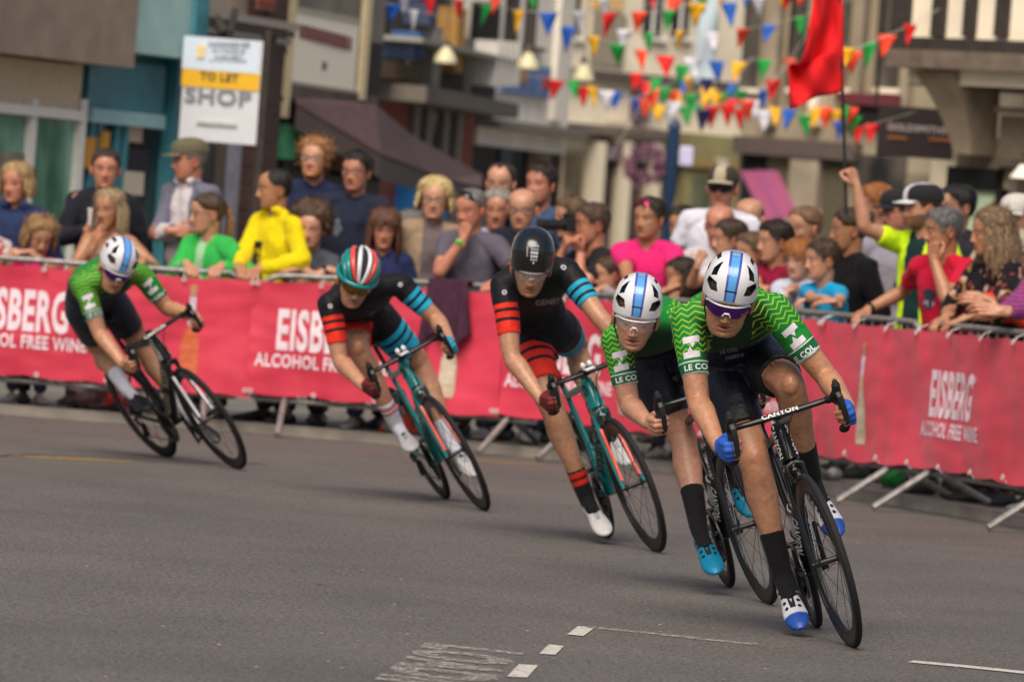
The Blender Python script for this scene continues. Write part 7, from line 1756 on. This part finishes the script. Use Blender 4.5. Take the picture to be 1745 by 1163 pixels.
    V = np.array(pts) - D.o; m = MB(); m.add(np.r_[V, V - V3(0, 0, .03)], [(0, 7, 1), (1, 7, 6), (1, 6, 2), (2, 6, 5), (2, 5, 3), (3, 5, 4), (8, 9, 15), (9, 14, 15), (9, 10, 14), (10, 13, 14), (10, 11, 13), (11, 12, 13)] + [(i, i + 8, (i + 1) % 8 + 8, (i + 1) % 8) for i in range(8)]); ao = m.build('awning', aw, D.root, False)
    m = MB(); 
    for i in (4, 5, 6):
        a, b = V[i], V[i + 1]; m.add([a, b, b - V3(0, 0, .22), a - V3(0, 0, .22), a + V3(0, .02, 0), b + V3(0, .02, 0), b + V3(0, .02, -.22), a + V3(0, .02, -.22)], [(0, 3, 2, 1), (4, 5, 6, 7), (0, 1, 5, 4), (3, 7, 6, 2)])
    m.build('awning_valance', mat('valance_grey', c(92, 80, 78), .85, var=.15), ao, False)
    # E: red brick shop and balcony
    E = Facade('brick_building', 'red brick shop with white balustrade balcony above the brown awning', 628, 66, 806, 72)
    E.wall(brick_mat('brick_shop', c(152, 66, 48), c(124, 54, 42), c(120, 96, 84)), 3.0, 5); E.box(0, E.L, 3.0, 9, -5, -.4, 'upper_wall', mat('upper_dark_grey', c(74, 72, 66), .85, var=.4, scale=1.5))  # upper wall is plain dark grey
    w = E.pan(690, 770, 165, 420, glass_mat('glass_brick', (.01, .01, .012), (.08, .08, .085), 3), 'shop_window', .03)
    for x in (694, 716, 745, 768): E.pan(x - 4, x + 4, 165, 420, mat('frame_grey', c(128, 122, 112), .6), 'mullion', .08, w)
    E.pan(640, 806, 140, 168, mat('beam_grey', c(104, 98, 88), .8, var=.2), 'balcony_floor', .6)
    E.pan(640, 812, 58, 66, mat('rail_grey', c(150, 146, 136), .6), 'balcony_rail', .55)
    for x in range(774, 812, 9): E.pan(x, x + 4, 66, 142, wframe, 'baluster', .55)
    E.pan(620, 690, 98, 128, mat('beam_brown', c(104, 84, 58), .8, var=.2), 'beam', .2); 
    for x, y0, y1, cc in ((668, 50, 96, (54, 84, 136)), (650, 70, 96, (90, 110, 150)), (736, 8, 120, (176, 132, 66)), (696, 40, 170, (150, 146, 136)), (752, 60, 170, (116, 112, 104)), (690, 0, 40, (60, 70, 96))): E.pan(x, x + 14, y0, y1, mat('balcony_%d' % x, c(*cc), .8, var=.2), 'balcony_item', .30)
    E.pan(760, 806, -60, 56, dark, 'upper_window', -.36, back=-.45)
    bl = E.pan(672, 692, 300, 400, mat('poster_blue', c(38, 122, 190), .6, var=.1), 'poster', .5)
    # F: white pub over a black ground floor
    F = Facade('pub_building', 'white walled pub with blue picture sign over a black ground floor', 806, 72.4, 958, 75.5)
    F.wall(dark, 2.55, 5); F.box(0, F.L, 2.55, 9, -5, .05, 'upper_wall', white)
    for x0, x1, y1 in ((858, 912, 72),): 
        wn = F.pan(x0, x1, -120, y1, wgl, 'window', .06); F.pan(x0 - 3, x1 + 3, y1, y1 + 6, stone_d, 'sill', .14, wn); F.pan((x0 + x1) / 2 - 2, (x0 + x1) / 2 + 2, -120, y1, wframe, 'glazing_bar', .09, wn)
    F.pan(800, 836, 0, 200, dark, 'black_post', .09); F.pan(940, 956, -120, 205, white, 'pilaster', .12)
    s_ = F.pan(838, 924, 100, 158, mat('picture_frame', c(150, 160, 180), .5), 'picture_sign', .12); F.pan(842, 920, 104, 154, mat('picture_blue', c(96, 128, 178), .5, var=.35, scale=2.2), 'picture', .135, s_); F.pan(842, 858, 106, 130, mat('picture_royal', c(48, 96, 180), .5), 'picture_patch', .15, s_); F.pan(868, 880, 112, 140, mat('picture_ochre', c(160, 120, 70), .5), 'picture_patch', .152, s_); F.pan(908, 918, 128, 150, mat('picture_red', c(176, 60, 60), .5), 'picture_patch', .154, s_)
    F.pan(806, 960, 200, 214, mat('cornice_pub', c(128, 120, 108), .8, var=.2), 'cornice', .35); F.pan(848, 868, 232, 330, mat('pub_teal', c(18, 60, 66), .4), 'door_panel', .03); F.pan(890, 930, 240, 420, glass_mat('glass_pub', (.004, .004, .005), (.03, .02, .02), 2), 'shop_window', .03)
    # G: long stone front at the end of the street
    G = Facade('stone_terrace', 'pale stone terrace with tall windows across the end of the street', 930, 98, 1270, 100)
    G.wall(mat('terrace_lower', c(140, 128, 108), .9, var=.35, scale=1.2), 3.0, 6); G.box(0, G.L, 3.0, 11, -6, 0, 'upper_wall', mat('terrace_upper', c(206, 196, 174), .9, var=.2, scale=.8))
    for x0, x1 in ((962, 990), (1008, 1064), (1100, 1130), (1148, 1176)):
        wn = G.pan(x0, x1, -120 if x0 != 1008 else 20, 62 if x0 != 1008 else 110, wgl if x0 != 1008 else mat('slate_panel', c(132, 124, 108), .9, var=.25), 'window', .04); 
        if x0 != 1008: G.pan(x0 - 3, x1 + 3, 62, 68, wframe, 'sill', .12, wn); G.pan((x0 + x1) / 2 - 2, (x0 + x1) / 2 + 2, -120, 62, wframe, 'glazing_bar', .07, wn)
        else: G.pan(1010, 1062, -60, 14, mat('wall_warm', c(196, 160, 104), .8, var=.15), 'warm_panel', .05, wn)  # wall panel in a warm ochre colour
    G.pan(935, 1270, 112, 124, mat('band_dark', c(76, 68, 66), .8, var=.3), 'string_course', .25); G.pan(935, 1140, 206, 222, stone_d, 'cornice', .4)
    sf = mat('shopfront_mauve', c(96, 80, 86), .7, var=.25); G.pan(1010, 1140, 245, 270, sf, 'fascia', .3)
    for x0, x1, cc in ((955, 985, (112, 104, 88)), (1014, 1040, (64, 52, 56)), (1072, 1092, (84, 68, 70)), (1108, 1126, (104, 92, 84))): G.pan(x0, x1, 262, 460, glass_mat('glass_g%d' % x0, tuple(np.array(c(*cc)) * .4), c(*cc), 1.5), 'shop_window', .05)
    for x in (1046, 1096, 1000): G.pan(x - 7, x + 9, 240, 460, mat('pillar_cream', c(196, 186, 164), .8, var=.1), 'pillar', .35)
    for x0, x1, y0, y1, cc in ((1030, 1060, 205, 240, (180, 168, 150)), (1074, 1092, 150, 206, (86, 64, 74)), (1060, 1110, 215, 240, (150, 130, 126))): G.pan(x0, x1, y0, y1, mat('bit_%d' % x0, c(*cc), .8, var=.2), 'panel', .32)
    gw = G.pan(1150, 1262, 225, 460, mat('olive_shop', c(122, 116, 78), .85, var=.25, scale=1.5), 'olive_front', .28); G.pan(1160, 1200, 300, 460, glass_mat('glass_olive', (.02, .03, .015), (.14, .15, .10), 1.5), 'shop_window', .31, gw); G.pan(1196, 1212, 268, 460, mat('column_grey', c(176, 172, 160), .8), 'pillar', .42); G.pan(1150, 1262, 268, 282, mat('olive_trim', c(130, 108, 66), .8), 'fascia', .40, gw)
    # purple wreath
    p = at(1100, 281, 96); root = thing('wreath', 'round purple flower wreath hanging on the far shopfront', 'wreath', p); m = MB(); rnd = random.Random(9)
    for k in range(260):
        a = rnd.random() * 2 * PI; r = .27 + rnd.gauss(0, .055); m.ell((r * math.cos(a), rnd.uniform(-.06, .06), r * math.sin(a)), (.035, .03, .035), nu=7, nv=5, mi=0 if rnd.random() < .7 else 1)
    m.build('flowers', [mat('flower_purple', c(96, 52, 76), .8, var=.4), mat('flower_pale', c(130, 100, 112), .8, var=.3)], root)
    # shrub by the pub
    p = at(965, 380, 78); root = thing('potted_shrub', 'small dark green shrub beside the black pub doorway', 'shrub', (p[0], p[1], PAVE)); m = MB(); rnd = random.Random(3)
    for k in range(900):
        v = nrm(V3(rnd.gauss(0, 1), rnd.gauss(0, 1), rnd.gauss(0, 1))) * rnd.random() ** .4 * V3(.26, .26, .36) + V3(0, 0, 1.32); t = nrm(V3(rnd.gauss(0, 1), rnd.gauss(0, 1), rnd.gauss(0, 1))); s = nrm(np.cross(t, V3(0, 0, 1))) * .022; m.add([v - t * .045, v + s, v + t * .045, v - s], [(0, 1, 2, 3)])
    m.build('leaves', mat('leaf_green', c(58, 78, 34), .7, var=.5, scale=40), root, False); m = MB(); m.tube([V3(0, 0, .3), V3(0, 0, 1.2)], .03, 8); m.build('stem', timber, root); m = MB(); m.tube([V3(0, 0, 0), V3(0, 0, .35)], [.16, .2], 16); m.build('pot', stone_d, root)
    # blue post with a small white box
    p = at(1141, 330, 66); root = thing('post', 'tall navy blue post in the middle of the far street', 'post', (p[0], p[1], PAVE)); m = MB(); nv = mat('post_navy', c(24, 52, 84), .45, var=.15)
    m.tube([V3(0, 0, 0), V3(0, 0, 1.9), V3(0, 0, 1.95), V3(0, 0, 2.75)], [.055, .055, .07, .07], 14); m.build('shaft', nv, root); m = MB(); m.box((.16, 0, 2.42), (.16, .1, .24), bev=.02); m.tube([V3(0, 0, 2.45), V3(.14, 0, 2.45)], .015, 8); m.build('box', mat('box_lilac', c(196, 192, 224), .5), root); m = MB(); m.tube([V3(0, 0, 2.75), V3(0, 0, 2.85)], [.09, .03], 14); m.build('cap', nv, root)
    # tall pale banner
    p = at(1205, 70, 84); root = thing('street_banner', 'tall narrow pale blue banner hanging over the far street', 'banner', p); m = MB(); pts = []
    for k in range(20):
        v = k / 19; 
        for u in (-.5, -.17, .17, .5): pts.append(V3(u * .30, .04 * math.sin(v * 9 + u * 3), 1.2 - v * 1.85))
    m.add(pts, [(k * 4 + j, k * 4 + j + 1, k * 4 + j + 5, k * 4 + j + 4) for k in range(19) for j in range(3)]); o = m.build('banner_cloth', mat('banner_pale', c(196, 214, 226), .7, var=.08), root); o.modifiers.new('s', 'SOLIDIFY').thickness = .004
    m = MB(); m.tube([V3(-.2, 0, -.7), V3(-.2, 0, 1.4)], .016, 8); m.tube([V3(-.2, 0, 1.21), V3(.16, 0, 1.21)], .012, 6); m.build('banner_pole', wframe, root)
    # H: stone buildings at the right of the street with pink awning
    Hh = Facade('stone_building', 'weathered stone building with pink awning behind the crowd at the right', 1262, 80, 1600, 78.5)
    Hh.wall(mat('stone_h', c(128, 116, 98), .9, var=.4, scale=1.1), 2.7, 6); Hh.box(0, Hh.L, 2.7, 9.5, -6, 0, 'upper_wall', mat('stone_h_up', c(150, 138, 116), .9, var=.25, scale=1))
    for x0, x1 in ((1272, 1300), (1350, 1378), (1432, 1452), (1500, 1540)):
        wn = Hh.pan(x0, x1, -120, 150, glass_mat('glass_h', (.03, .03, .026), (.13, .12, .10), 1.2), 'window', .04); Hh.pan(x0 - 4, x1 + 4, 150, 158, cream, 'sill', .14, wn); Hh.pan((x0 + x1) / 2 - 2, (x0 + x1) / 2 + 2, -120, 150, stone_d, 'glazing_bar', .07, wn)
    for x, w_ in ((1318, 20), (1398, 16), (1468, 14), (1552, 12)): Hh.pan(x, x + w_, -120, 215, stone if x != 1398 else cream, 'pilaster', .2)
    Hh.pan(1262, 1470, 232, 262, mat('band_h', c(88, 76, 72), .85, var=.25), 'fascia', .25); Hh.pan(1262, 1300, 262, 460, dark, 'shop_window', .05); Hh.pan(1352, 1400, 270, 460, stone, 'pillar', .22); Hh.pan(1405, 1440, 262, 460, mat('olive_d', c(84, 78, 60), .8, var=.3), 'shop_window', .06); Hh.pan(1460, 1540, 262, 460, glass_mat('glass_h2', (.02, .02, .02), (.10, .09, .08), 1.5), 'shop_window', .05)
    Hh.pan(1440, 1548, 158, 178, mat('maroon_strip', c(96, 36, 44), .7, var=.2), 'maroon_fascia', .3); Hh.pan(1440, 1540, 178, 205, dark, 'dark_strip', .2)
    ak = mat('awning_pink', c(150, 72, 106), .8, var=.10, scale=3); pts = [at(1262, 291, 77.5), at(1325, 291, 77.5), at(1362, 368, 75.2), at(1300, 372, 75.2)]; V = np.array(pts) - Hh.o
    m = MB(); m.add(np.r_[V, V - V3(0, 0, .02)], [(0, 3, 2, 1), (4, 5, 6, 7)] + [(i, (i + 1) % 4, (i + 1) % 4 + 4, i + 4) for i in range(4)]); ao = m.build('awning', ak, Hh.root, False)
    m = MB(); a = V[0] * .5 + V[1] * .5; b = V[3] * .55 + V[2] * .45; s_ = V3(.035, 0, .012); m.add([a - s_ * V3(1, 1, -1), a + s_, b + s_, b - s_ * V3(1, 1, -1)], [(0, 3, 2, 1)]); m.build('awning_stripe', mat('awning_mauve', c(140, 70, 110), .8), ao, False)
    # projecting dark sign
    S1 = Facade('shop_sign', 'small black hanging sign high up left of the timber building', 1512, 60, 1566, 60, cat='sign'); S1.pan(1514, 1562, 44, 112, dark, 'sign_board', .03); 
    for k, (x0, x1, y) in enumerate(((1524, 1552, 66), (1524, 1556, 84))): S1.pan(x0, x1, y, y + 10, mat('sign_grey', c(96, 90, 96), .7), 'sign_stroke', .045)
    S1.pan(1538, 1542, -60, 44, timber, 'sign_hanger', .0)
    S2 = Facade('shop_sign', 'dark brown sign with pale capital letters left of the stone bracket', 1494, 54, 1630, 54, cat='sign'); so = S2.pan(1496, 1626, 178, 264, mat('sign_brown', c(44, 34, 36), .6, var=.1), 'sign_board', .04)
    S2.txt('GOLDSMITHS', 1562, 219, 11, mat('sign_letter', c(190, 178, 174), .5), so, .05, 1.0, .02); S2.pan(1512, 1545, 231, 236, mat('sign_orange', c(150, 92, 50), .6), 'sign_line', .055, so); S2.pan(1582, 1620, 234, 239, MATS['sign_orange'], 'sign_line', .055, so); S2.pan(1500, 1506, -80, 178, timber, 'sign_hanger', .0)
    # I: timber framed building at the right
    I = Facade('timber_building', 'black and white timber framed building with stone ground floor at the right', 1590, 51, 2050, 49)
    I.wall(mat('stone_i', c(146, 133, 112), .9, var=.3, scale=2), 2.62, 5, f=-.35); I.box(-.15, I.L, 3.05, 8.5, -5, .25, 'upper_wall', cream)
    tb = I.pan(1562, 2050, 66, 88, timber, 'timber_beam', .36, back=.2); I.pan(1562, 2050, 88, 118, mat('timber_grey', c(108, 96, 84), .85, var=.25, scale=7), 'bressummer', .42, back=-.3); I.pan(1568, 2050, 119, 146, mat('jetty_shadow_dark', c(36, 30, 28), .85, var=.3), 'painted_jetty_shadow', .15, back=-.34)  # last strip is the shadow under the jetty, painted as a dark board
    for x0, x1 in ((1566, 1590), (1630, 1650), (1684, 1702), (1738, 1758), (1800, 1818), (1860, 1880), (1930, 1950)): I.pan(x0, x1, -160, 66, timber, 'timber_stud', .31, back=.2)
    # curved bracket
    a0, z0 = I.uz(1600, 125); a1, z1 = I.uz(1632, 262); m = MB(); rows = []
    for k in range(14):
        v = k / 13; z = z0 + (z1 - z0) * v; w0 = .22 * (1 - v) ** 2.2 + .05; uL = a0 + (a1 - a0) * v ** .8 - .03; uR = a1 + .16
        rows.append([I.a + I.t * uu + I.n * ff + V3(0, 0, z) - I.o for uu, ff in ((uL, -.34), (uL, .02 + .32 * (1 - v) ** 1.6), (uR, .02 + .32 * (1 - v) ** 1.6), (uR, -.34))])
    m.rings([r[::-1] for r in rows] if I.t[0] < 0 else rows); m.build('stone_bracket', mat('stone_bracket', c(132, 119, 100), .9, var=.2, scale=5), I.root, False)
    I.pan(1668, 1990, 178, 188, stone, 'panel_moulding', -.22, back=-.36); st = I.pan(1672, 1990, 192, 268, mat('stone_panel', c(126, 114, 98), .9, var=.15), 'stone_panel', -.27, back=-.36)
    I.pan(1712, 1990, 142, 176, cream, 'panel', -.30, back=-.36); I.pan(1668, 1990, 268, 280, stone_d, 'panel_moulding', -.20, back=-.36)
    dr = I.pan(1548, 1590, 268, 560, mat('door_cream', c(206, 194, 168), .7, var=.1), 'door_frame', -.25, back=-.36)
    bs = I.pan(1586, 1670, 280, 318, mat('sign_black', c(16, 20, 20), .5), 'shop_sign', -.24, back=-.36); I.pan(1600, 1650, 295, 301, mat('sign_mint', c(84, 100, 92), .6), 'sign_stroke', -.23, bs, back=-.25)
    wn = I.pan(1590, 1668, 318, 560, mat('blind_mint', c(176, 196, 164), .6, var=.08), 'shop_window', -.28, back=-.36); I.pan(1664, 1674, 318, 560, dark, 'mullion', -.2, wn, back=-.36); I.pan(1584, 1592, 318, 560, dark, 'mullion', -.2, wn, back=-.36)
    w2 = I.pan(1700, 1990, 310, 560, glass_mat('glass_i', (.03, .026, .022), (.12, .10, .085), 1.6), 'shop_window', -.30, back=-.36); I.pan(1690, 1702, 290, 560, stone_d, 'pillar', -.18, back=-.36)
    p = at(1742, 292, 49.2); root = thing('wall_lamp', 'white cone shaded lamp at the right edge under the stone panel', 'lamp', p); m = MB(); m.tube([V3(0, 0, .06), V3(0, 0, .05), V3(0, 0, -.06)], [.02, .03, .11], 20); m.build('lamp_shade', mat('shade_white', c(226, 220, 206), .6), root); m = MB(); m.tube([V3(0, 0, .06), V3(0, .0, .16), V3(.05, .25, .18)], .008, 8); m.build('lamp_arm', timber, root)
    # agent's board
    S = Facade('agent_board', 'white and yellow SHOP TO LET agent board fixed above the crowd', 311, 45.0, 444, 45.0, cat='sign'); wb = S.pan(311, 443, 60, 238, mat('board_white', c(206, 208, 212), .5, var=.04), 'sign_board', .02)
    S.pan(312, 442, 61, 116, mat('board_blue', c(206, 220, 234), .5, var=.04), 'top_panel', .026, wb); S.pan(310, 443, 117, 146, mat('board_yellow', c(228, 176, 28), .5, var=.05), 'yellow_band', .028, wb); gy = mat('board_grey', c(126, 128, 136), .5); dk = mat('board_text', c(84, 80, 60), .5)
    S.txt('TO LET', 374, 131, 13, dk, wb, .034, 1.0, .03); S.txt('SHOP', 372, 164, 26, gy, wb, .03, 1.15, .03)
    rnd = random.Random(8); gf = mat('board_fine', c(150, 154, 164), .5)
    for y, x0, x1, h_ in ((71, 356, 426, 9), (83, 362, 418, 8), (94, 366, 414, 5), (101, 358, 420, 4)):
        x = x0
        while x < x1 - 2: wd = rnd.uniform(2.5, 6); S.pan(x, min(x + wd, x1), y, y + h_ * rnd.uniform(.8, 1), gf, 'text_line', .03, wb); x += wd + rnd.choice((1.2, 1.2, 3))
    S.pan(336, 350, 76, 98, mat('board_logo', c(230, 206, 150), .5), 'board_logo', .031, wb); S.pan(336, 404, 205, 211, mat('board_faint', c(176, 182, 180), .5), 'text_line', .03, wb)
    m = MB(); u0 = S.L * .5; b = S.a + S.t * u0 - S.o; m.tube([b + V3(0, 0.02, 2.85), b + V3(0, .5, 3.05)], .03, 8); m.build('sign_bracket', timber, S.root)
    m = MB(); m.box(b + V3(.30, .04, 1.6), (.05, .05, 2.6)); m.build('sign_post', timber, S.root)
    p = at(376, 46, 45.4); root = thing('spotlight', 'small black spotlight above the agent board', 'lamp', p); m = MB(); m.tube([V3(-.03, 0, .05), V3(.04, -.05, -.05)], [.04, .055], 14); m.build('lamp_head', timber, root); m = MB(); m.tube([V3(-.03, 0, .05), V3(-.05, .4, .1)], .012, 8); m.build('lamp_arm', timber, root)
    # lanterns over the street
    cr = mat('lamp_cream', c(206, 198, 158), .35, var=.08)
    for i, (x, y, d, lab) in enumerate(((546, 58, 60, 'cream dome lamp beside the white shop sign, leftmost of the street lamps'), (760, 94, 66, 'cream dome lamp in front of the balcony with white balusters'), (900, 104, 68, 'cream dome lamp in front of the pub picture sign'), (994, 124, 70, 'cream dome lamp right of the pub, lowest of the street lamps'))):
        p = at(x, y, d); sc = d / 68; root = thing('pendant_lamp', lab, 'lamp', p, 'dome lamps hung over the street'); m = MB()
        m.tube([V3(0, 0, z) * sc for z in (-.10, -.09, -.02, .04, .09, .11)], [q * sc for q in (.10, .135, .125, .085, .045, .03)], 20); m.build('lamp_shade', cr, root); m = MB(); m.tube([V3(0, 0, z) * sc for z in (.11, .13, .17, .2)], [.035, .045, .04, .02], 12); m.tube([V3(0, 0, .2), V3(0, 0, .9), V3(.05, .8, 1.0)], .010, 6); m.build('lamp_hanger', stone_d, root)
    # bunting
    cols = {'r': (226, 30, 30), 'o': (238, 70, 36), 'g': (14, 150, 60), 'y': (236, 176, 20), 'b': (30, 92, 190), 'w': (216, 216, 226), 'n': (28, 30, 80)}
    pm = {k: mat('pennant_' + k, c(*v), .7, var=.08) for k, v in cols.items()}
    strings = [
     ('bunting string across the top in front of the pub and balcony', 54, [(640, -6, 'w'), (688, 4, 'w'), (731, 8, 'r'), (782, 20, 'r'), (830, 30, 'g'), (884, 38, 'y'), (934, 42, 'b'), (987, 40, 'w')], 1.0),
     ('bunting string dropping from the top centre over the stone terrace', 58, [(850, 4, 'o'), (905, -4, 'g'), (968, 66, 'b'), (1011, 82, 'y'), (1052, 96, 'g'), (1092, 106, 'o'), (1134, 116, 'r'), (1164, 132, 'g'), (1180, 120, 'w')], 1.0),
     ('highest bunting string at the top centre right', 56, [(1040, 42, 'r'), (1090, 40, 'o'), (1141, 38, 'g'), (1188, 26, 'y'), (1242, 25, 'b'), (1290, 12, 'w'), (1342, 4, 'r')], 1.0),
     ('short bunting string at the very top right of centre', 62, [(1112, 2, 'r'), (1152, 12, 'o'), (1196, 4, 'g'), (1236, 0, 'y'), (1274, -6, 'b'), (1330, -8, 'y'), (1372, -4, 'o')], 1.0),
     ('low bunting string from the pub cornice to the navy post', 68, [(950, 154, 'r'), (976, 156, 'g'), (993, 165, 'r'), (1011, 165, 'y'), (1032, 172, 'w'), (1048, 174, 'b'), (1082, 184, 'b'), (1120, 196, 'y'), (1142, 206, 'w'), (1168, 200, 'g')], .85),
     ('crowded bunting string of red pennants above the navy post', 66, [(1086, 142, 'r'), (1100, 156, 'r'), (1112, 168, 'o'), (1134, 166, 'g'), (1146, 172, 'o'), (1160, 172, 'y'), (1180, 178, 'g'), (1208, 168, 'y'), (1236, 176, 'g'), (1248, 162, 'b')], .85),
     ('bunting string across the middle right under the red flag', 64, [(1164, 150, 'b'), (1220, 122, 'b'), (1260, 124, 'y'), (1303, 120, 'g'), (1318, 154, 'r'), (1346, 118, 'o')], .9),
     ('lowest bunting string over the right of the street', 62, [(1200, 206, 'n'), (1214, 200, 'r'), (1240, 196, 'r'), (1258, 206, 'r'), (1272, 190, 'o'), (1300, 208, 'w'), (1320, 202, 'y'), (1346, 206, 'b'), (1370, 216, 'g'), (1388, 204, 'y'), (1404, 202, 'o'), (1420, 206, 'y'), (1430, 226, 'b')], .95),
     ('bunting string rising right from the flag pole to the black hanging sign', 50, [(1444, 102, 'y'), (1453, 108, 'o'), (1482, 94, 'g'), (1513, 80, 'o'), (1552, 62, 'r')], 1.0),
     ('short bunting string beside the brown sign with pale letters', 52, [(1440, 196, 'g'), (1453, 200, 'o'), (1459, 214, 'g'), (1463, 232, 'r'), (1487, 228, 'r')], .8)]
    strings.append(('bunting string in the upper left beside the white shop sign', 52, [(520, -2, 'b'), (566, 8, 'w'), (604, 4, 'r'), (640, 22, 'w'), (672, 24, 'b'), (704, 34, 'w')], .85))
    strings.append(('dense bunting string of mixed pennants in front of the pale street banner', 63, [(1098, 186, 'o'), (1118, 150, 'g'), (1150, 190, 'w'), (1172, 148, 'y'), (1190, 196, 'g'), (1204, 150, 'n'), (1222, 176, 'y'), (1246, 186, 'r'), (1262, 170, 'g'), (1282, 186, 'w'), (1300, 170, 'b')], .8))
    strings.append(('pale bunting string high over the terrace between the two tall windows', 60, [(1030, 16, 'w'), (1066, 68, 'w'), (1106, 74, 'g'), (1160, 70, 'y'), (1212, 72, 'w'), (1268, 66, 'o'), (1312, 60, 'b'), (1362, 46, 'g')], .85))
    rnd = random.Random(11); cord = mat('cord_white', c(190, 186, 180), .8)
    for lab, d, fl, sc in strings:
        cpt = at(fl[len(fl) // 2][0], fl[len(fl) // 2][1], d); root = thing('bunting', lab, 'bunting', cpt, 'strings of triangular pennants over the street'); tops = []
        for x, y, k in fl:
            dd = d + (x - fl[0][0]) * .004; hgt = 42 * sc; p = at(x, y - hgt / 2, dd); q = at(x, y + hgt / 2, dd); L_ = p[2] - q[2]; wv = L_ * rnd.uniform(.36, .44); tops.append(p - cpt); an = rnd.uniform(-1.0, 1.0); sw = rnd.uniform(-.8, .8); e = V3(math.cos(an), math.sin(an), 0); m = MB(); t = V3(.22 * L_ * rnd.uniform(-1, 1), sw * .12, -L_ * rnd.uniform(.85, 1.05))
            P = []; 
            for r in range(6):
                v = r / 5
                for u in (-1, -.33, .33, 1): P.append(p - cpt + e * wv * u * (1 - v * .96) + t * v + V3(0, .018 * math.sin(v * 5 + u * 2 + x), 0))
            m.add(P, [(r * 4 + j, r * 4 + j + 1, r * 4 + j + 5, r * 4 + j + 4) for r in range(5) for j in range(3)]); o = m.build('pennant', pm[k], root); o.modifiers.new('s', 'SOLIDIFY').thickness = .003
        a, b = tops[0], tops[-1]; ext = [a + (a - tops[1]) * 3 + V3(0, 0, .05)] + tops + [b + (b - tops[-2]) * 3 + V3(0, 0, .05)]
        m = MB(); m.tube(interp_path(ext, 4), .003, 5); m.build('bunting_cord', cord, root)
def build_world():
    w = bpy.data.worlds.new('World'); SC.world = w; w.use_nodes = True
    N, L = w.node_tree.nodes, w.node_tree.links
    sky = N.new('ShaderNodeTexSky'); sky.sky_type = 'NISHITA'; sky.sun_disc = False
    el, az = R_(50), R_(193)
    sky.sun_elevation = el; sky.sun_rotation = az; sky.air_density = 1.0; sky.dust_density = 4.0; sky.ozone_density = 1.0
    L.new(sky.outputs[0], N['Background'].inputs['Color']); N['Background'].inputs['Strength'].default_value = SKY
    s = bpy.data.lights.new('sun', 'SUN'); s.energy = SUN; s.angle = R_(44); s.color = (1, .89, .76)
    o = bpy.data.objects.new('sun', s); COL.objects.link(o)
    d = V3(math.sin(az) * math.cos(el), math.cos(az) * math.cos(el), math.sin(el))     # towards the sun
    o.rotation_euler = Vector(d).to_track_quat('Z', 'Y').to_euler(); o.location = (0, 20, 30)
    cam = bpy.data.cameras.new('camera'); c = bpy.data.objects.new('camera', cam); COL.objects.link(c); SC.camera = c
    M = np.eye(4); M[:3, 0] = CRT; M[:3, 1] = CUP; M[:3, 2] = -CF; M[:3, 3] = CAM; c.matrix_world = Matrix(M.tolist())
    cam.sensor_width = 36; cam.lens = 36 * FPX / 1745; cam.clip_start = .5; cam.clip_end = 2000
    cam.dof.use_dof = True; cam.dof.focus_distance = 21.3; cam.dof.aperture_fstop = 0.2 / APERTURE; cam.dof.aperture_blades = 0
    SC.view_settings.view_transform = 'Standard'; SC.view_settings.look = 'None'; SC.view_settings.exposure = EXPO; SC.view_settings.gamma = 1
    SC.render.film_transparent = False
    SC.cycles.use_denoising = True
    SC.cycles.max_bounces = 6
SKY, SUN, EXPO, APERTURE = 0.058, 2.0, 0.72, 0.040
build_ground(); build_barriers(); build_street()
build_riders(); build_crowd()
build_world()
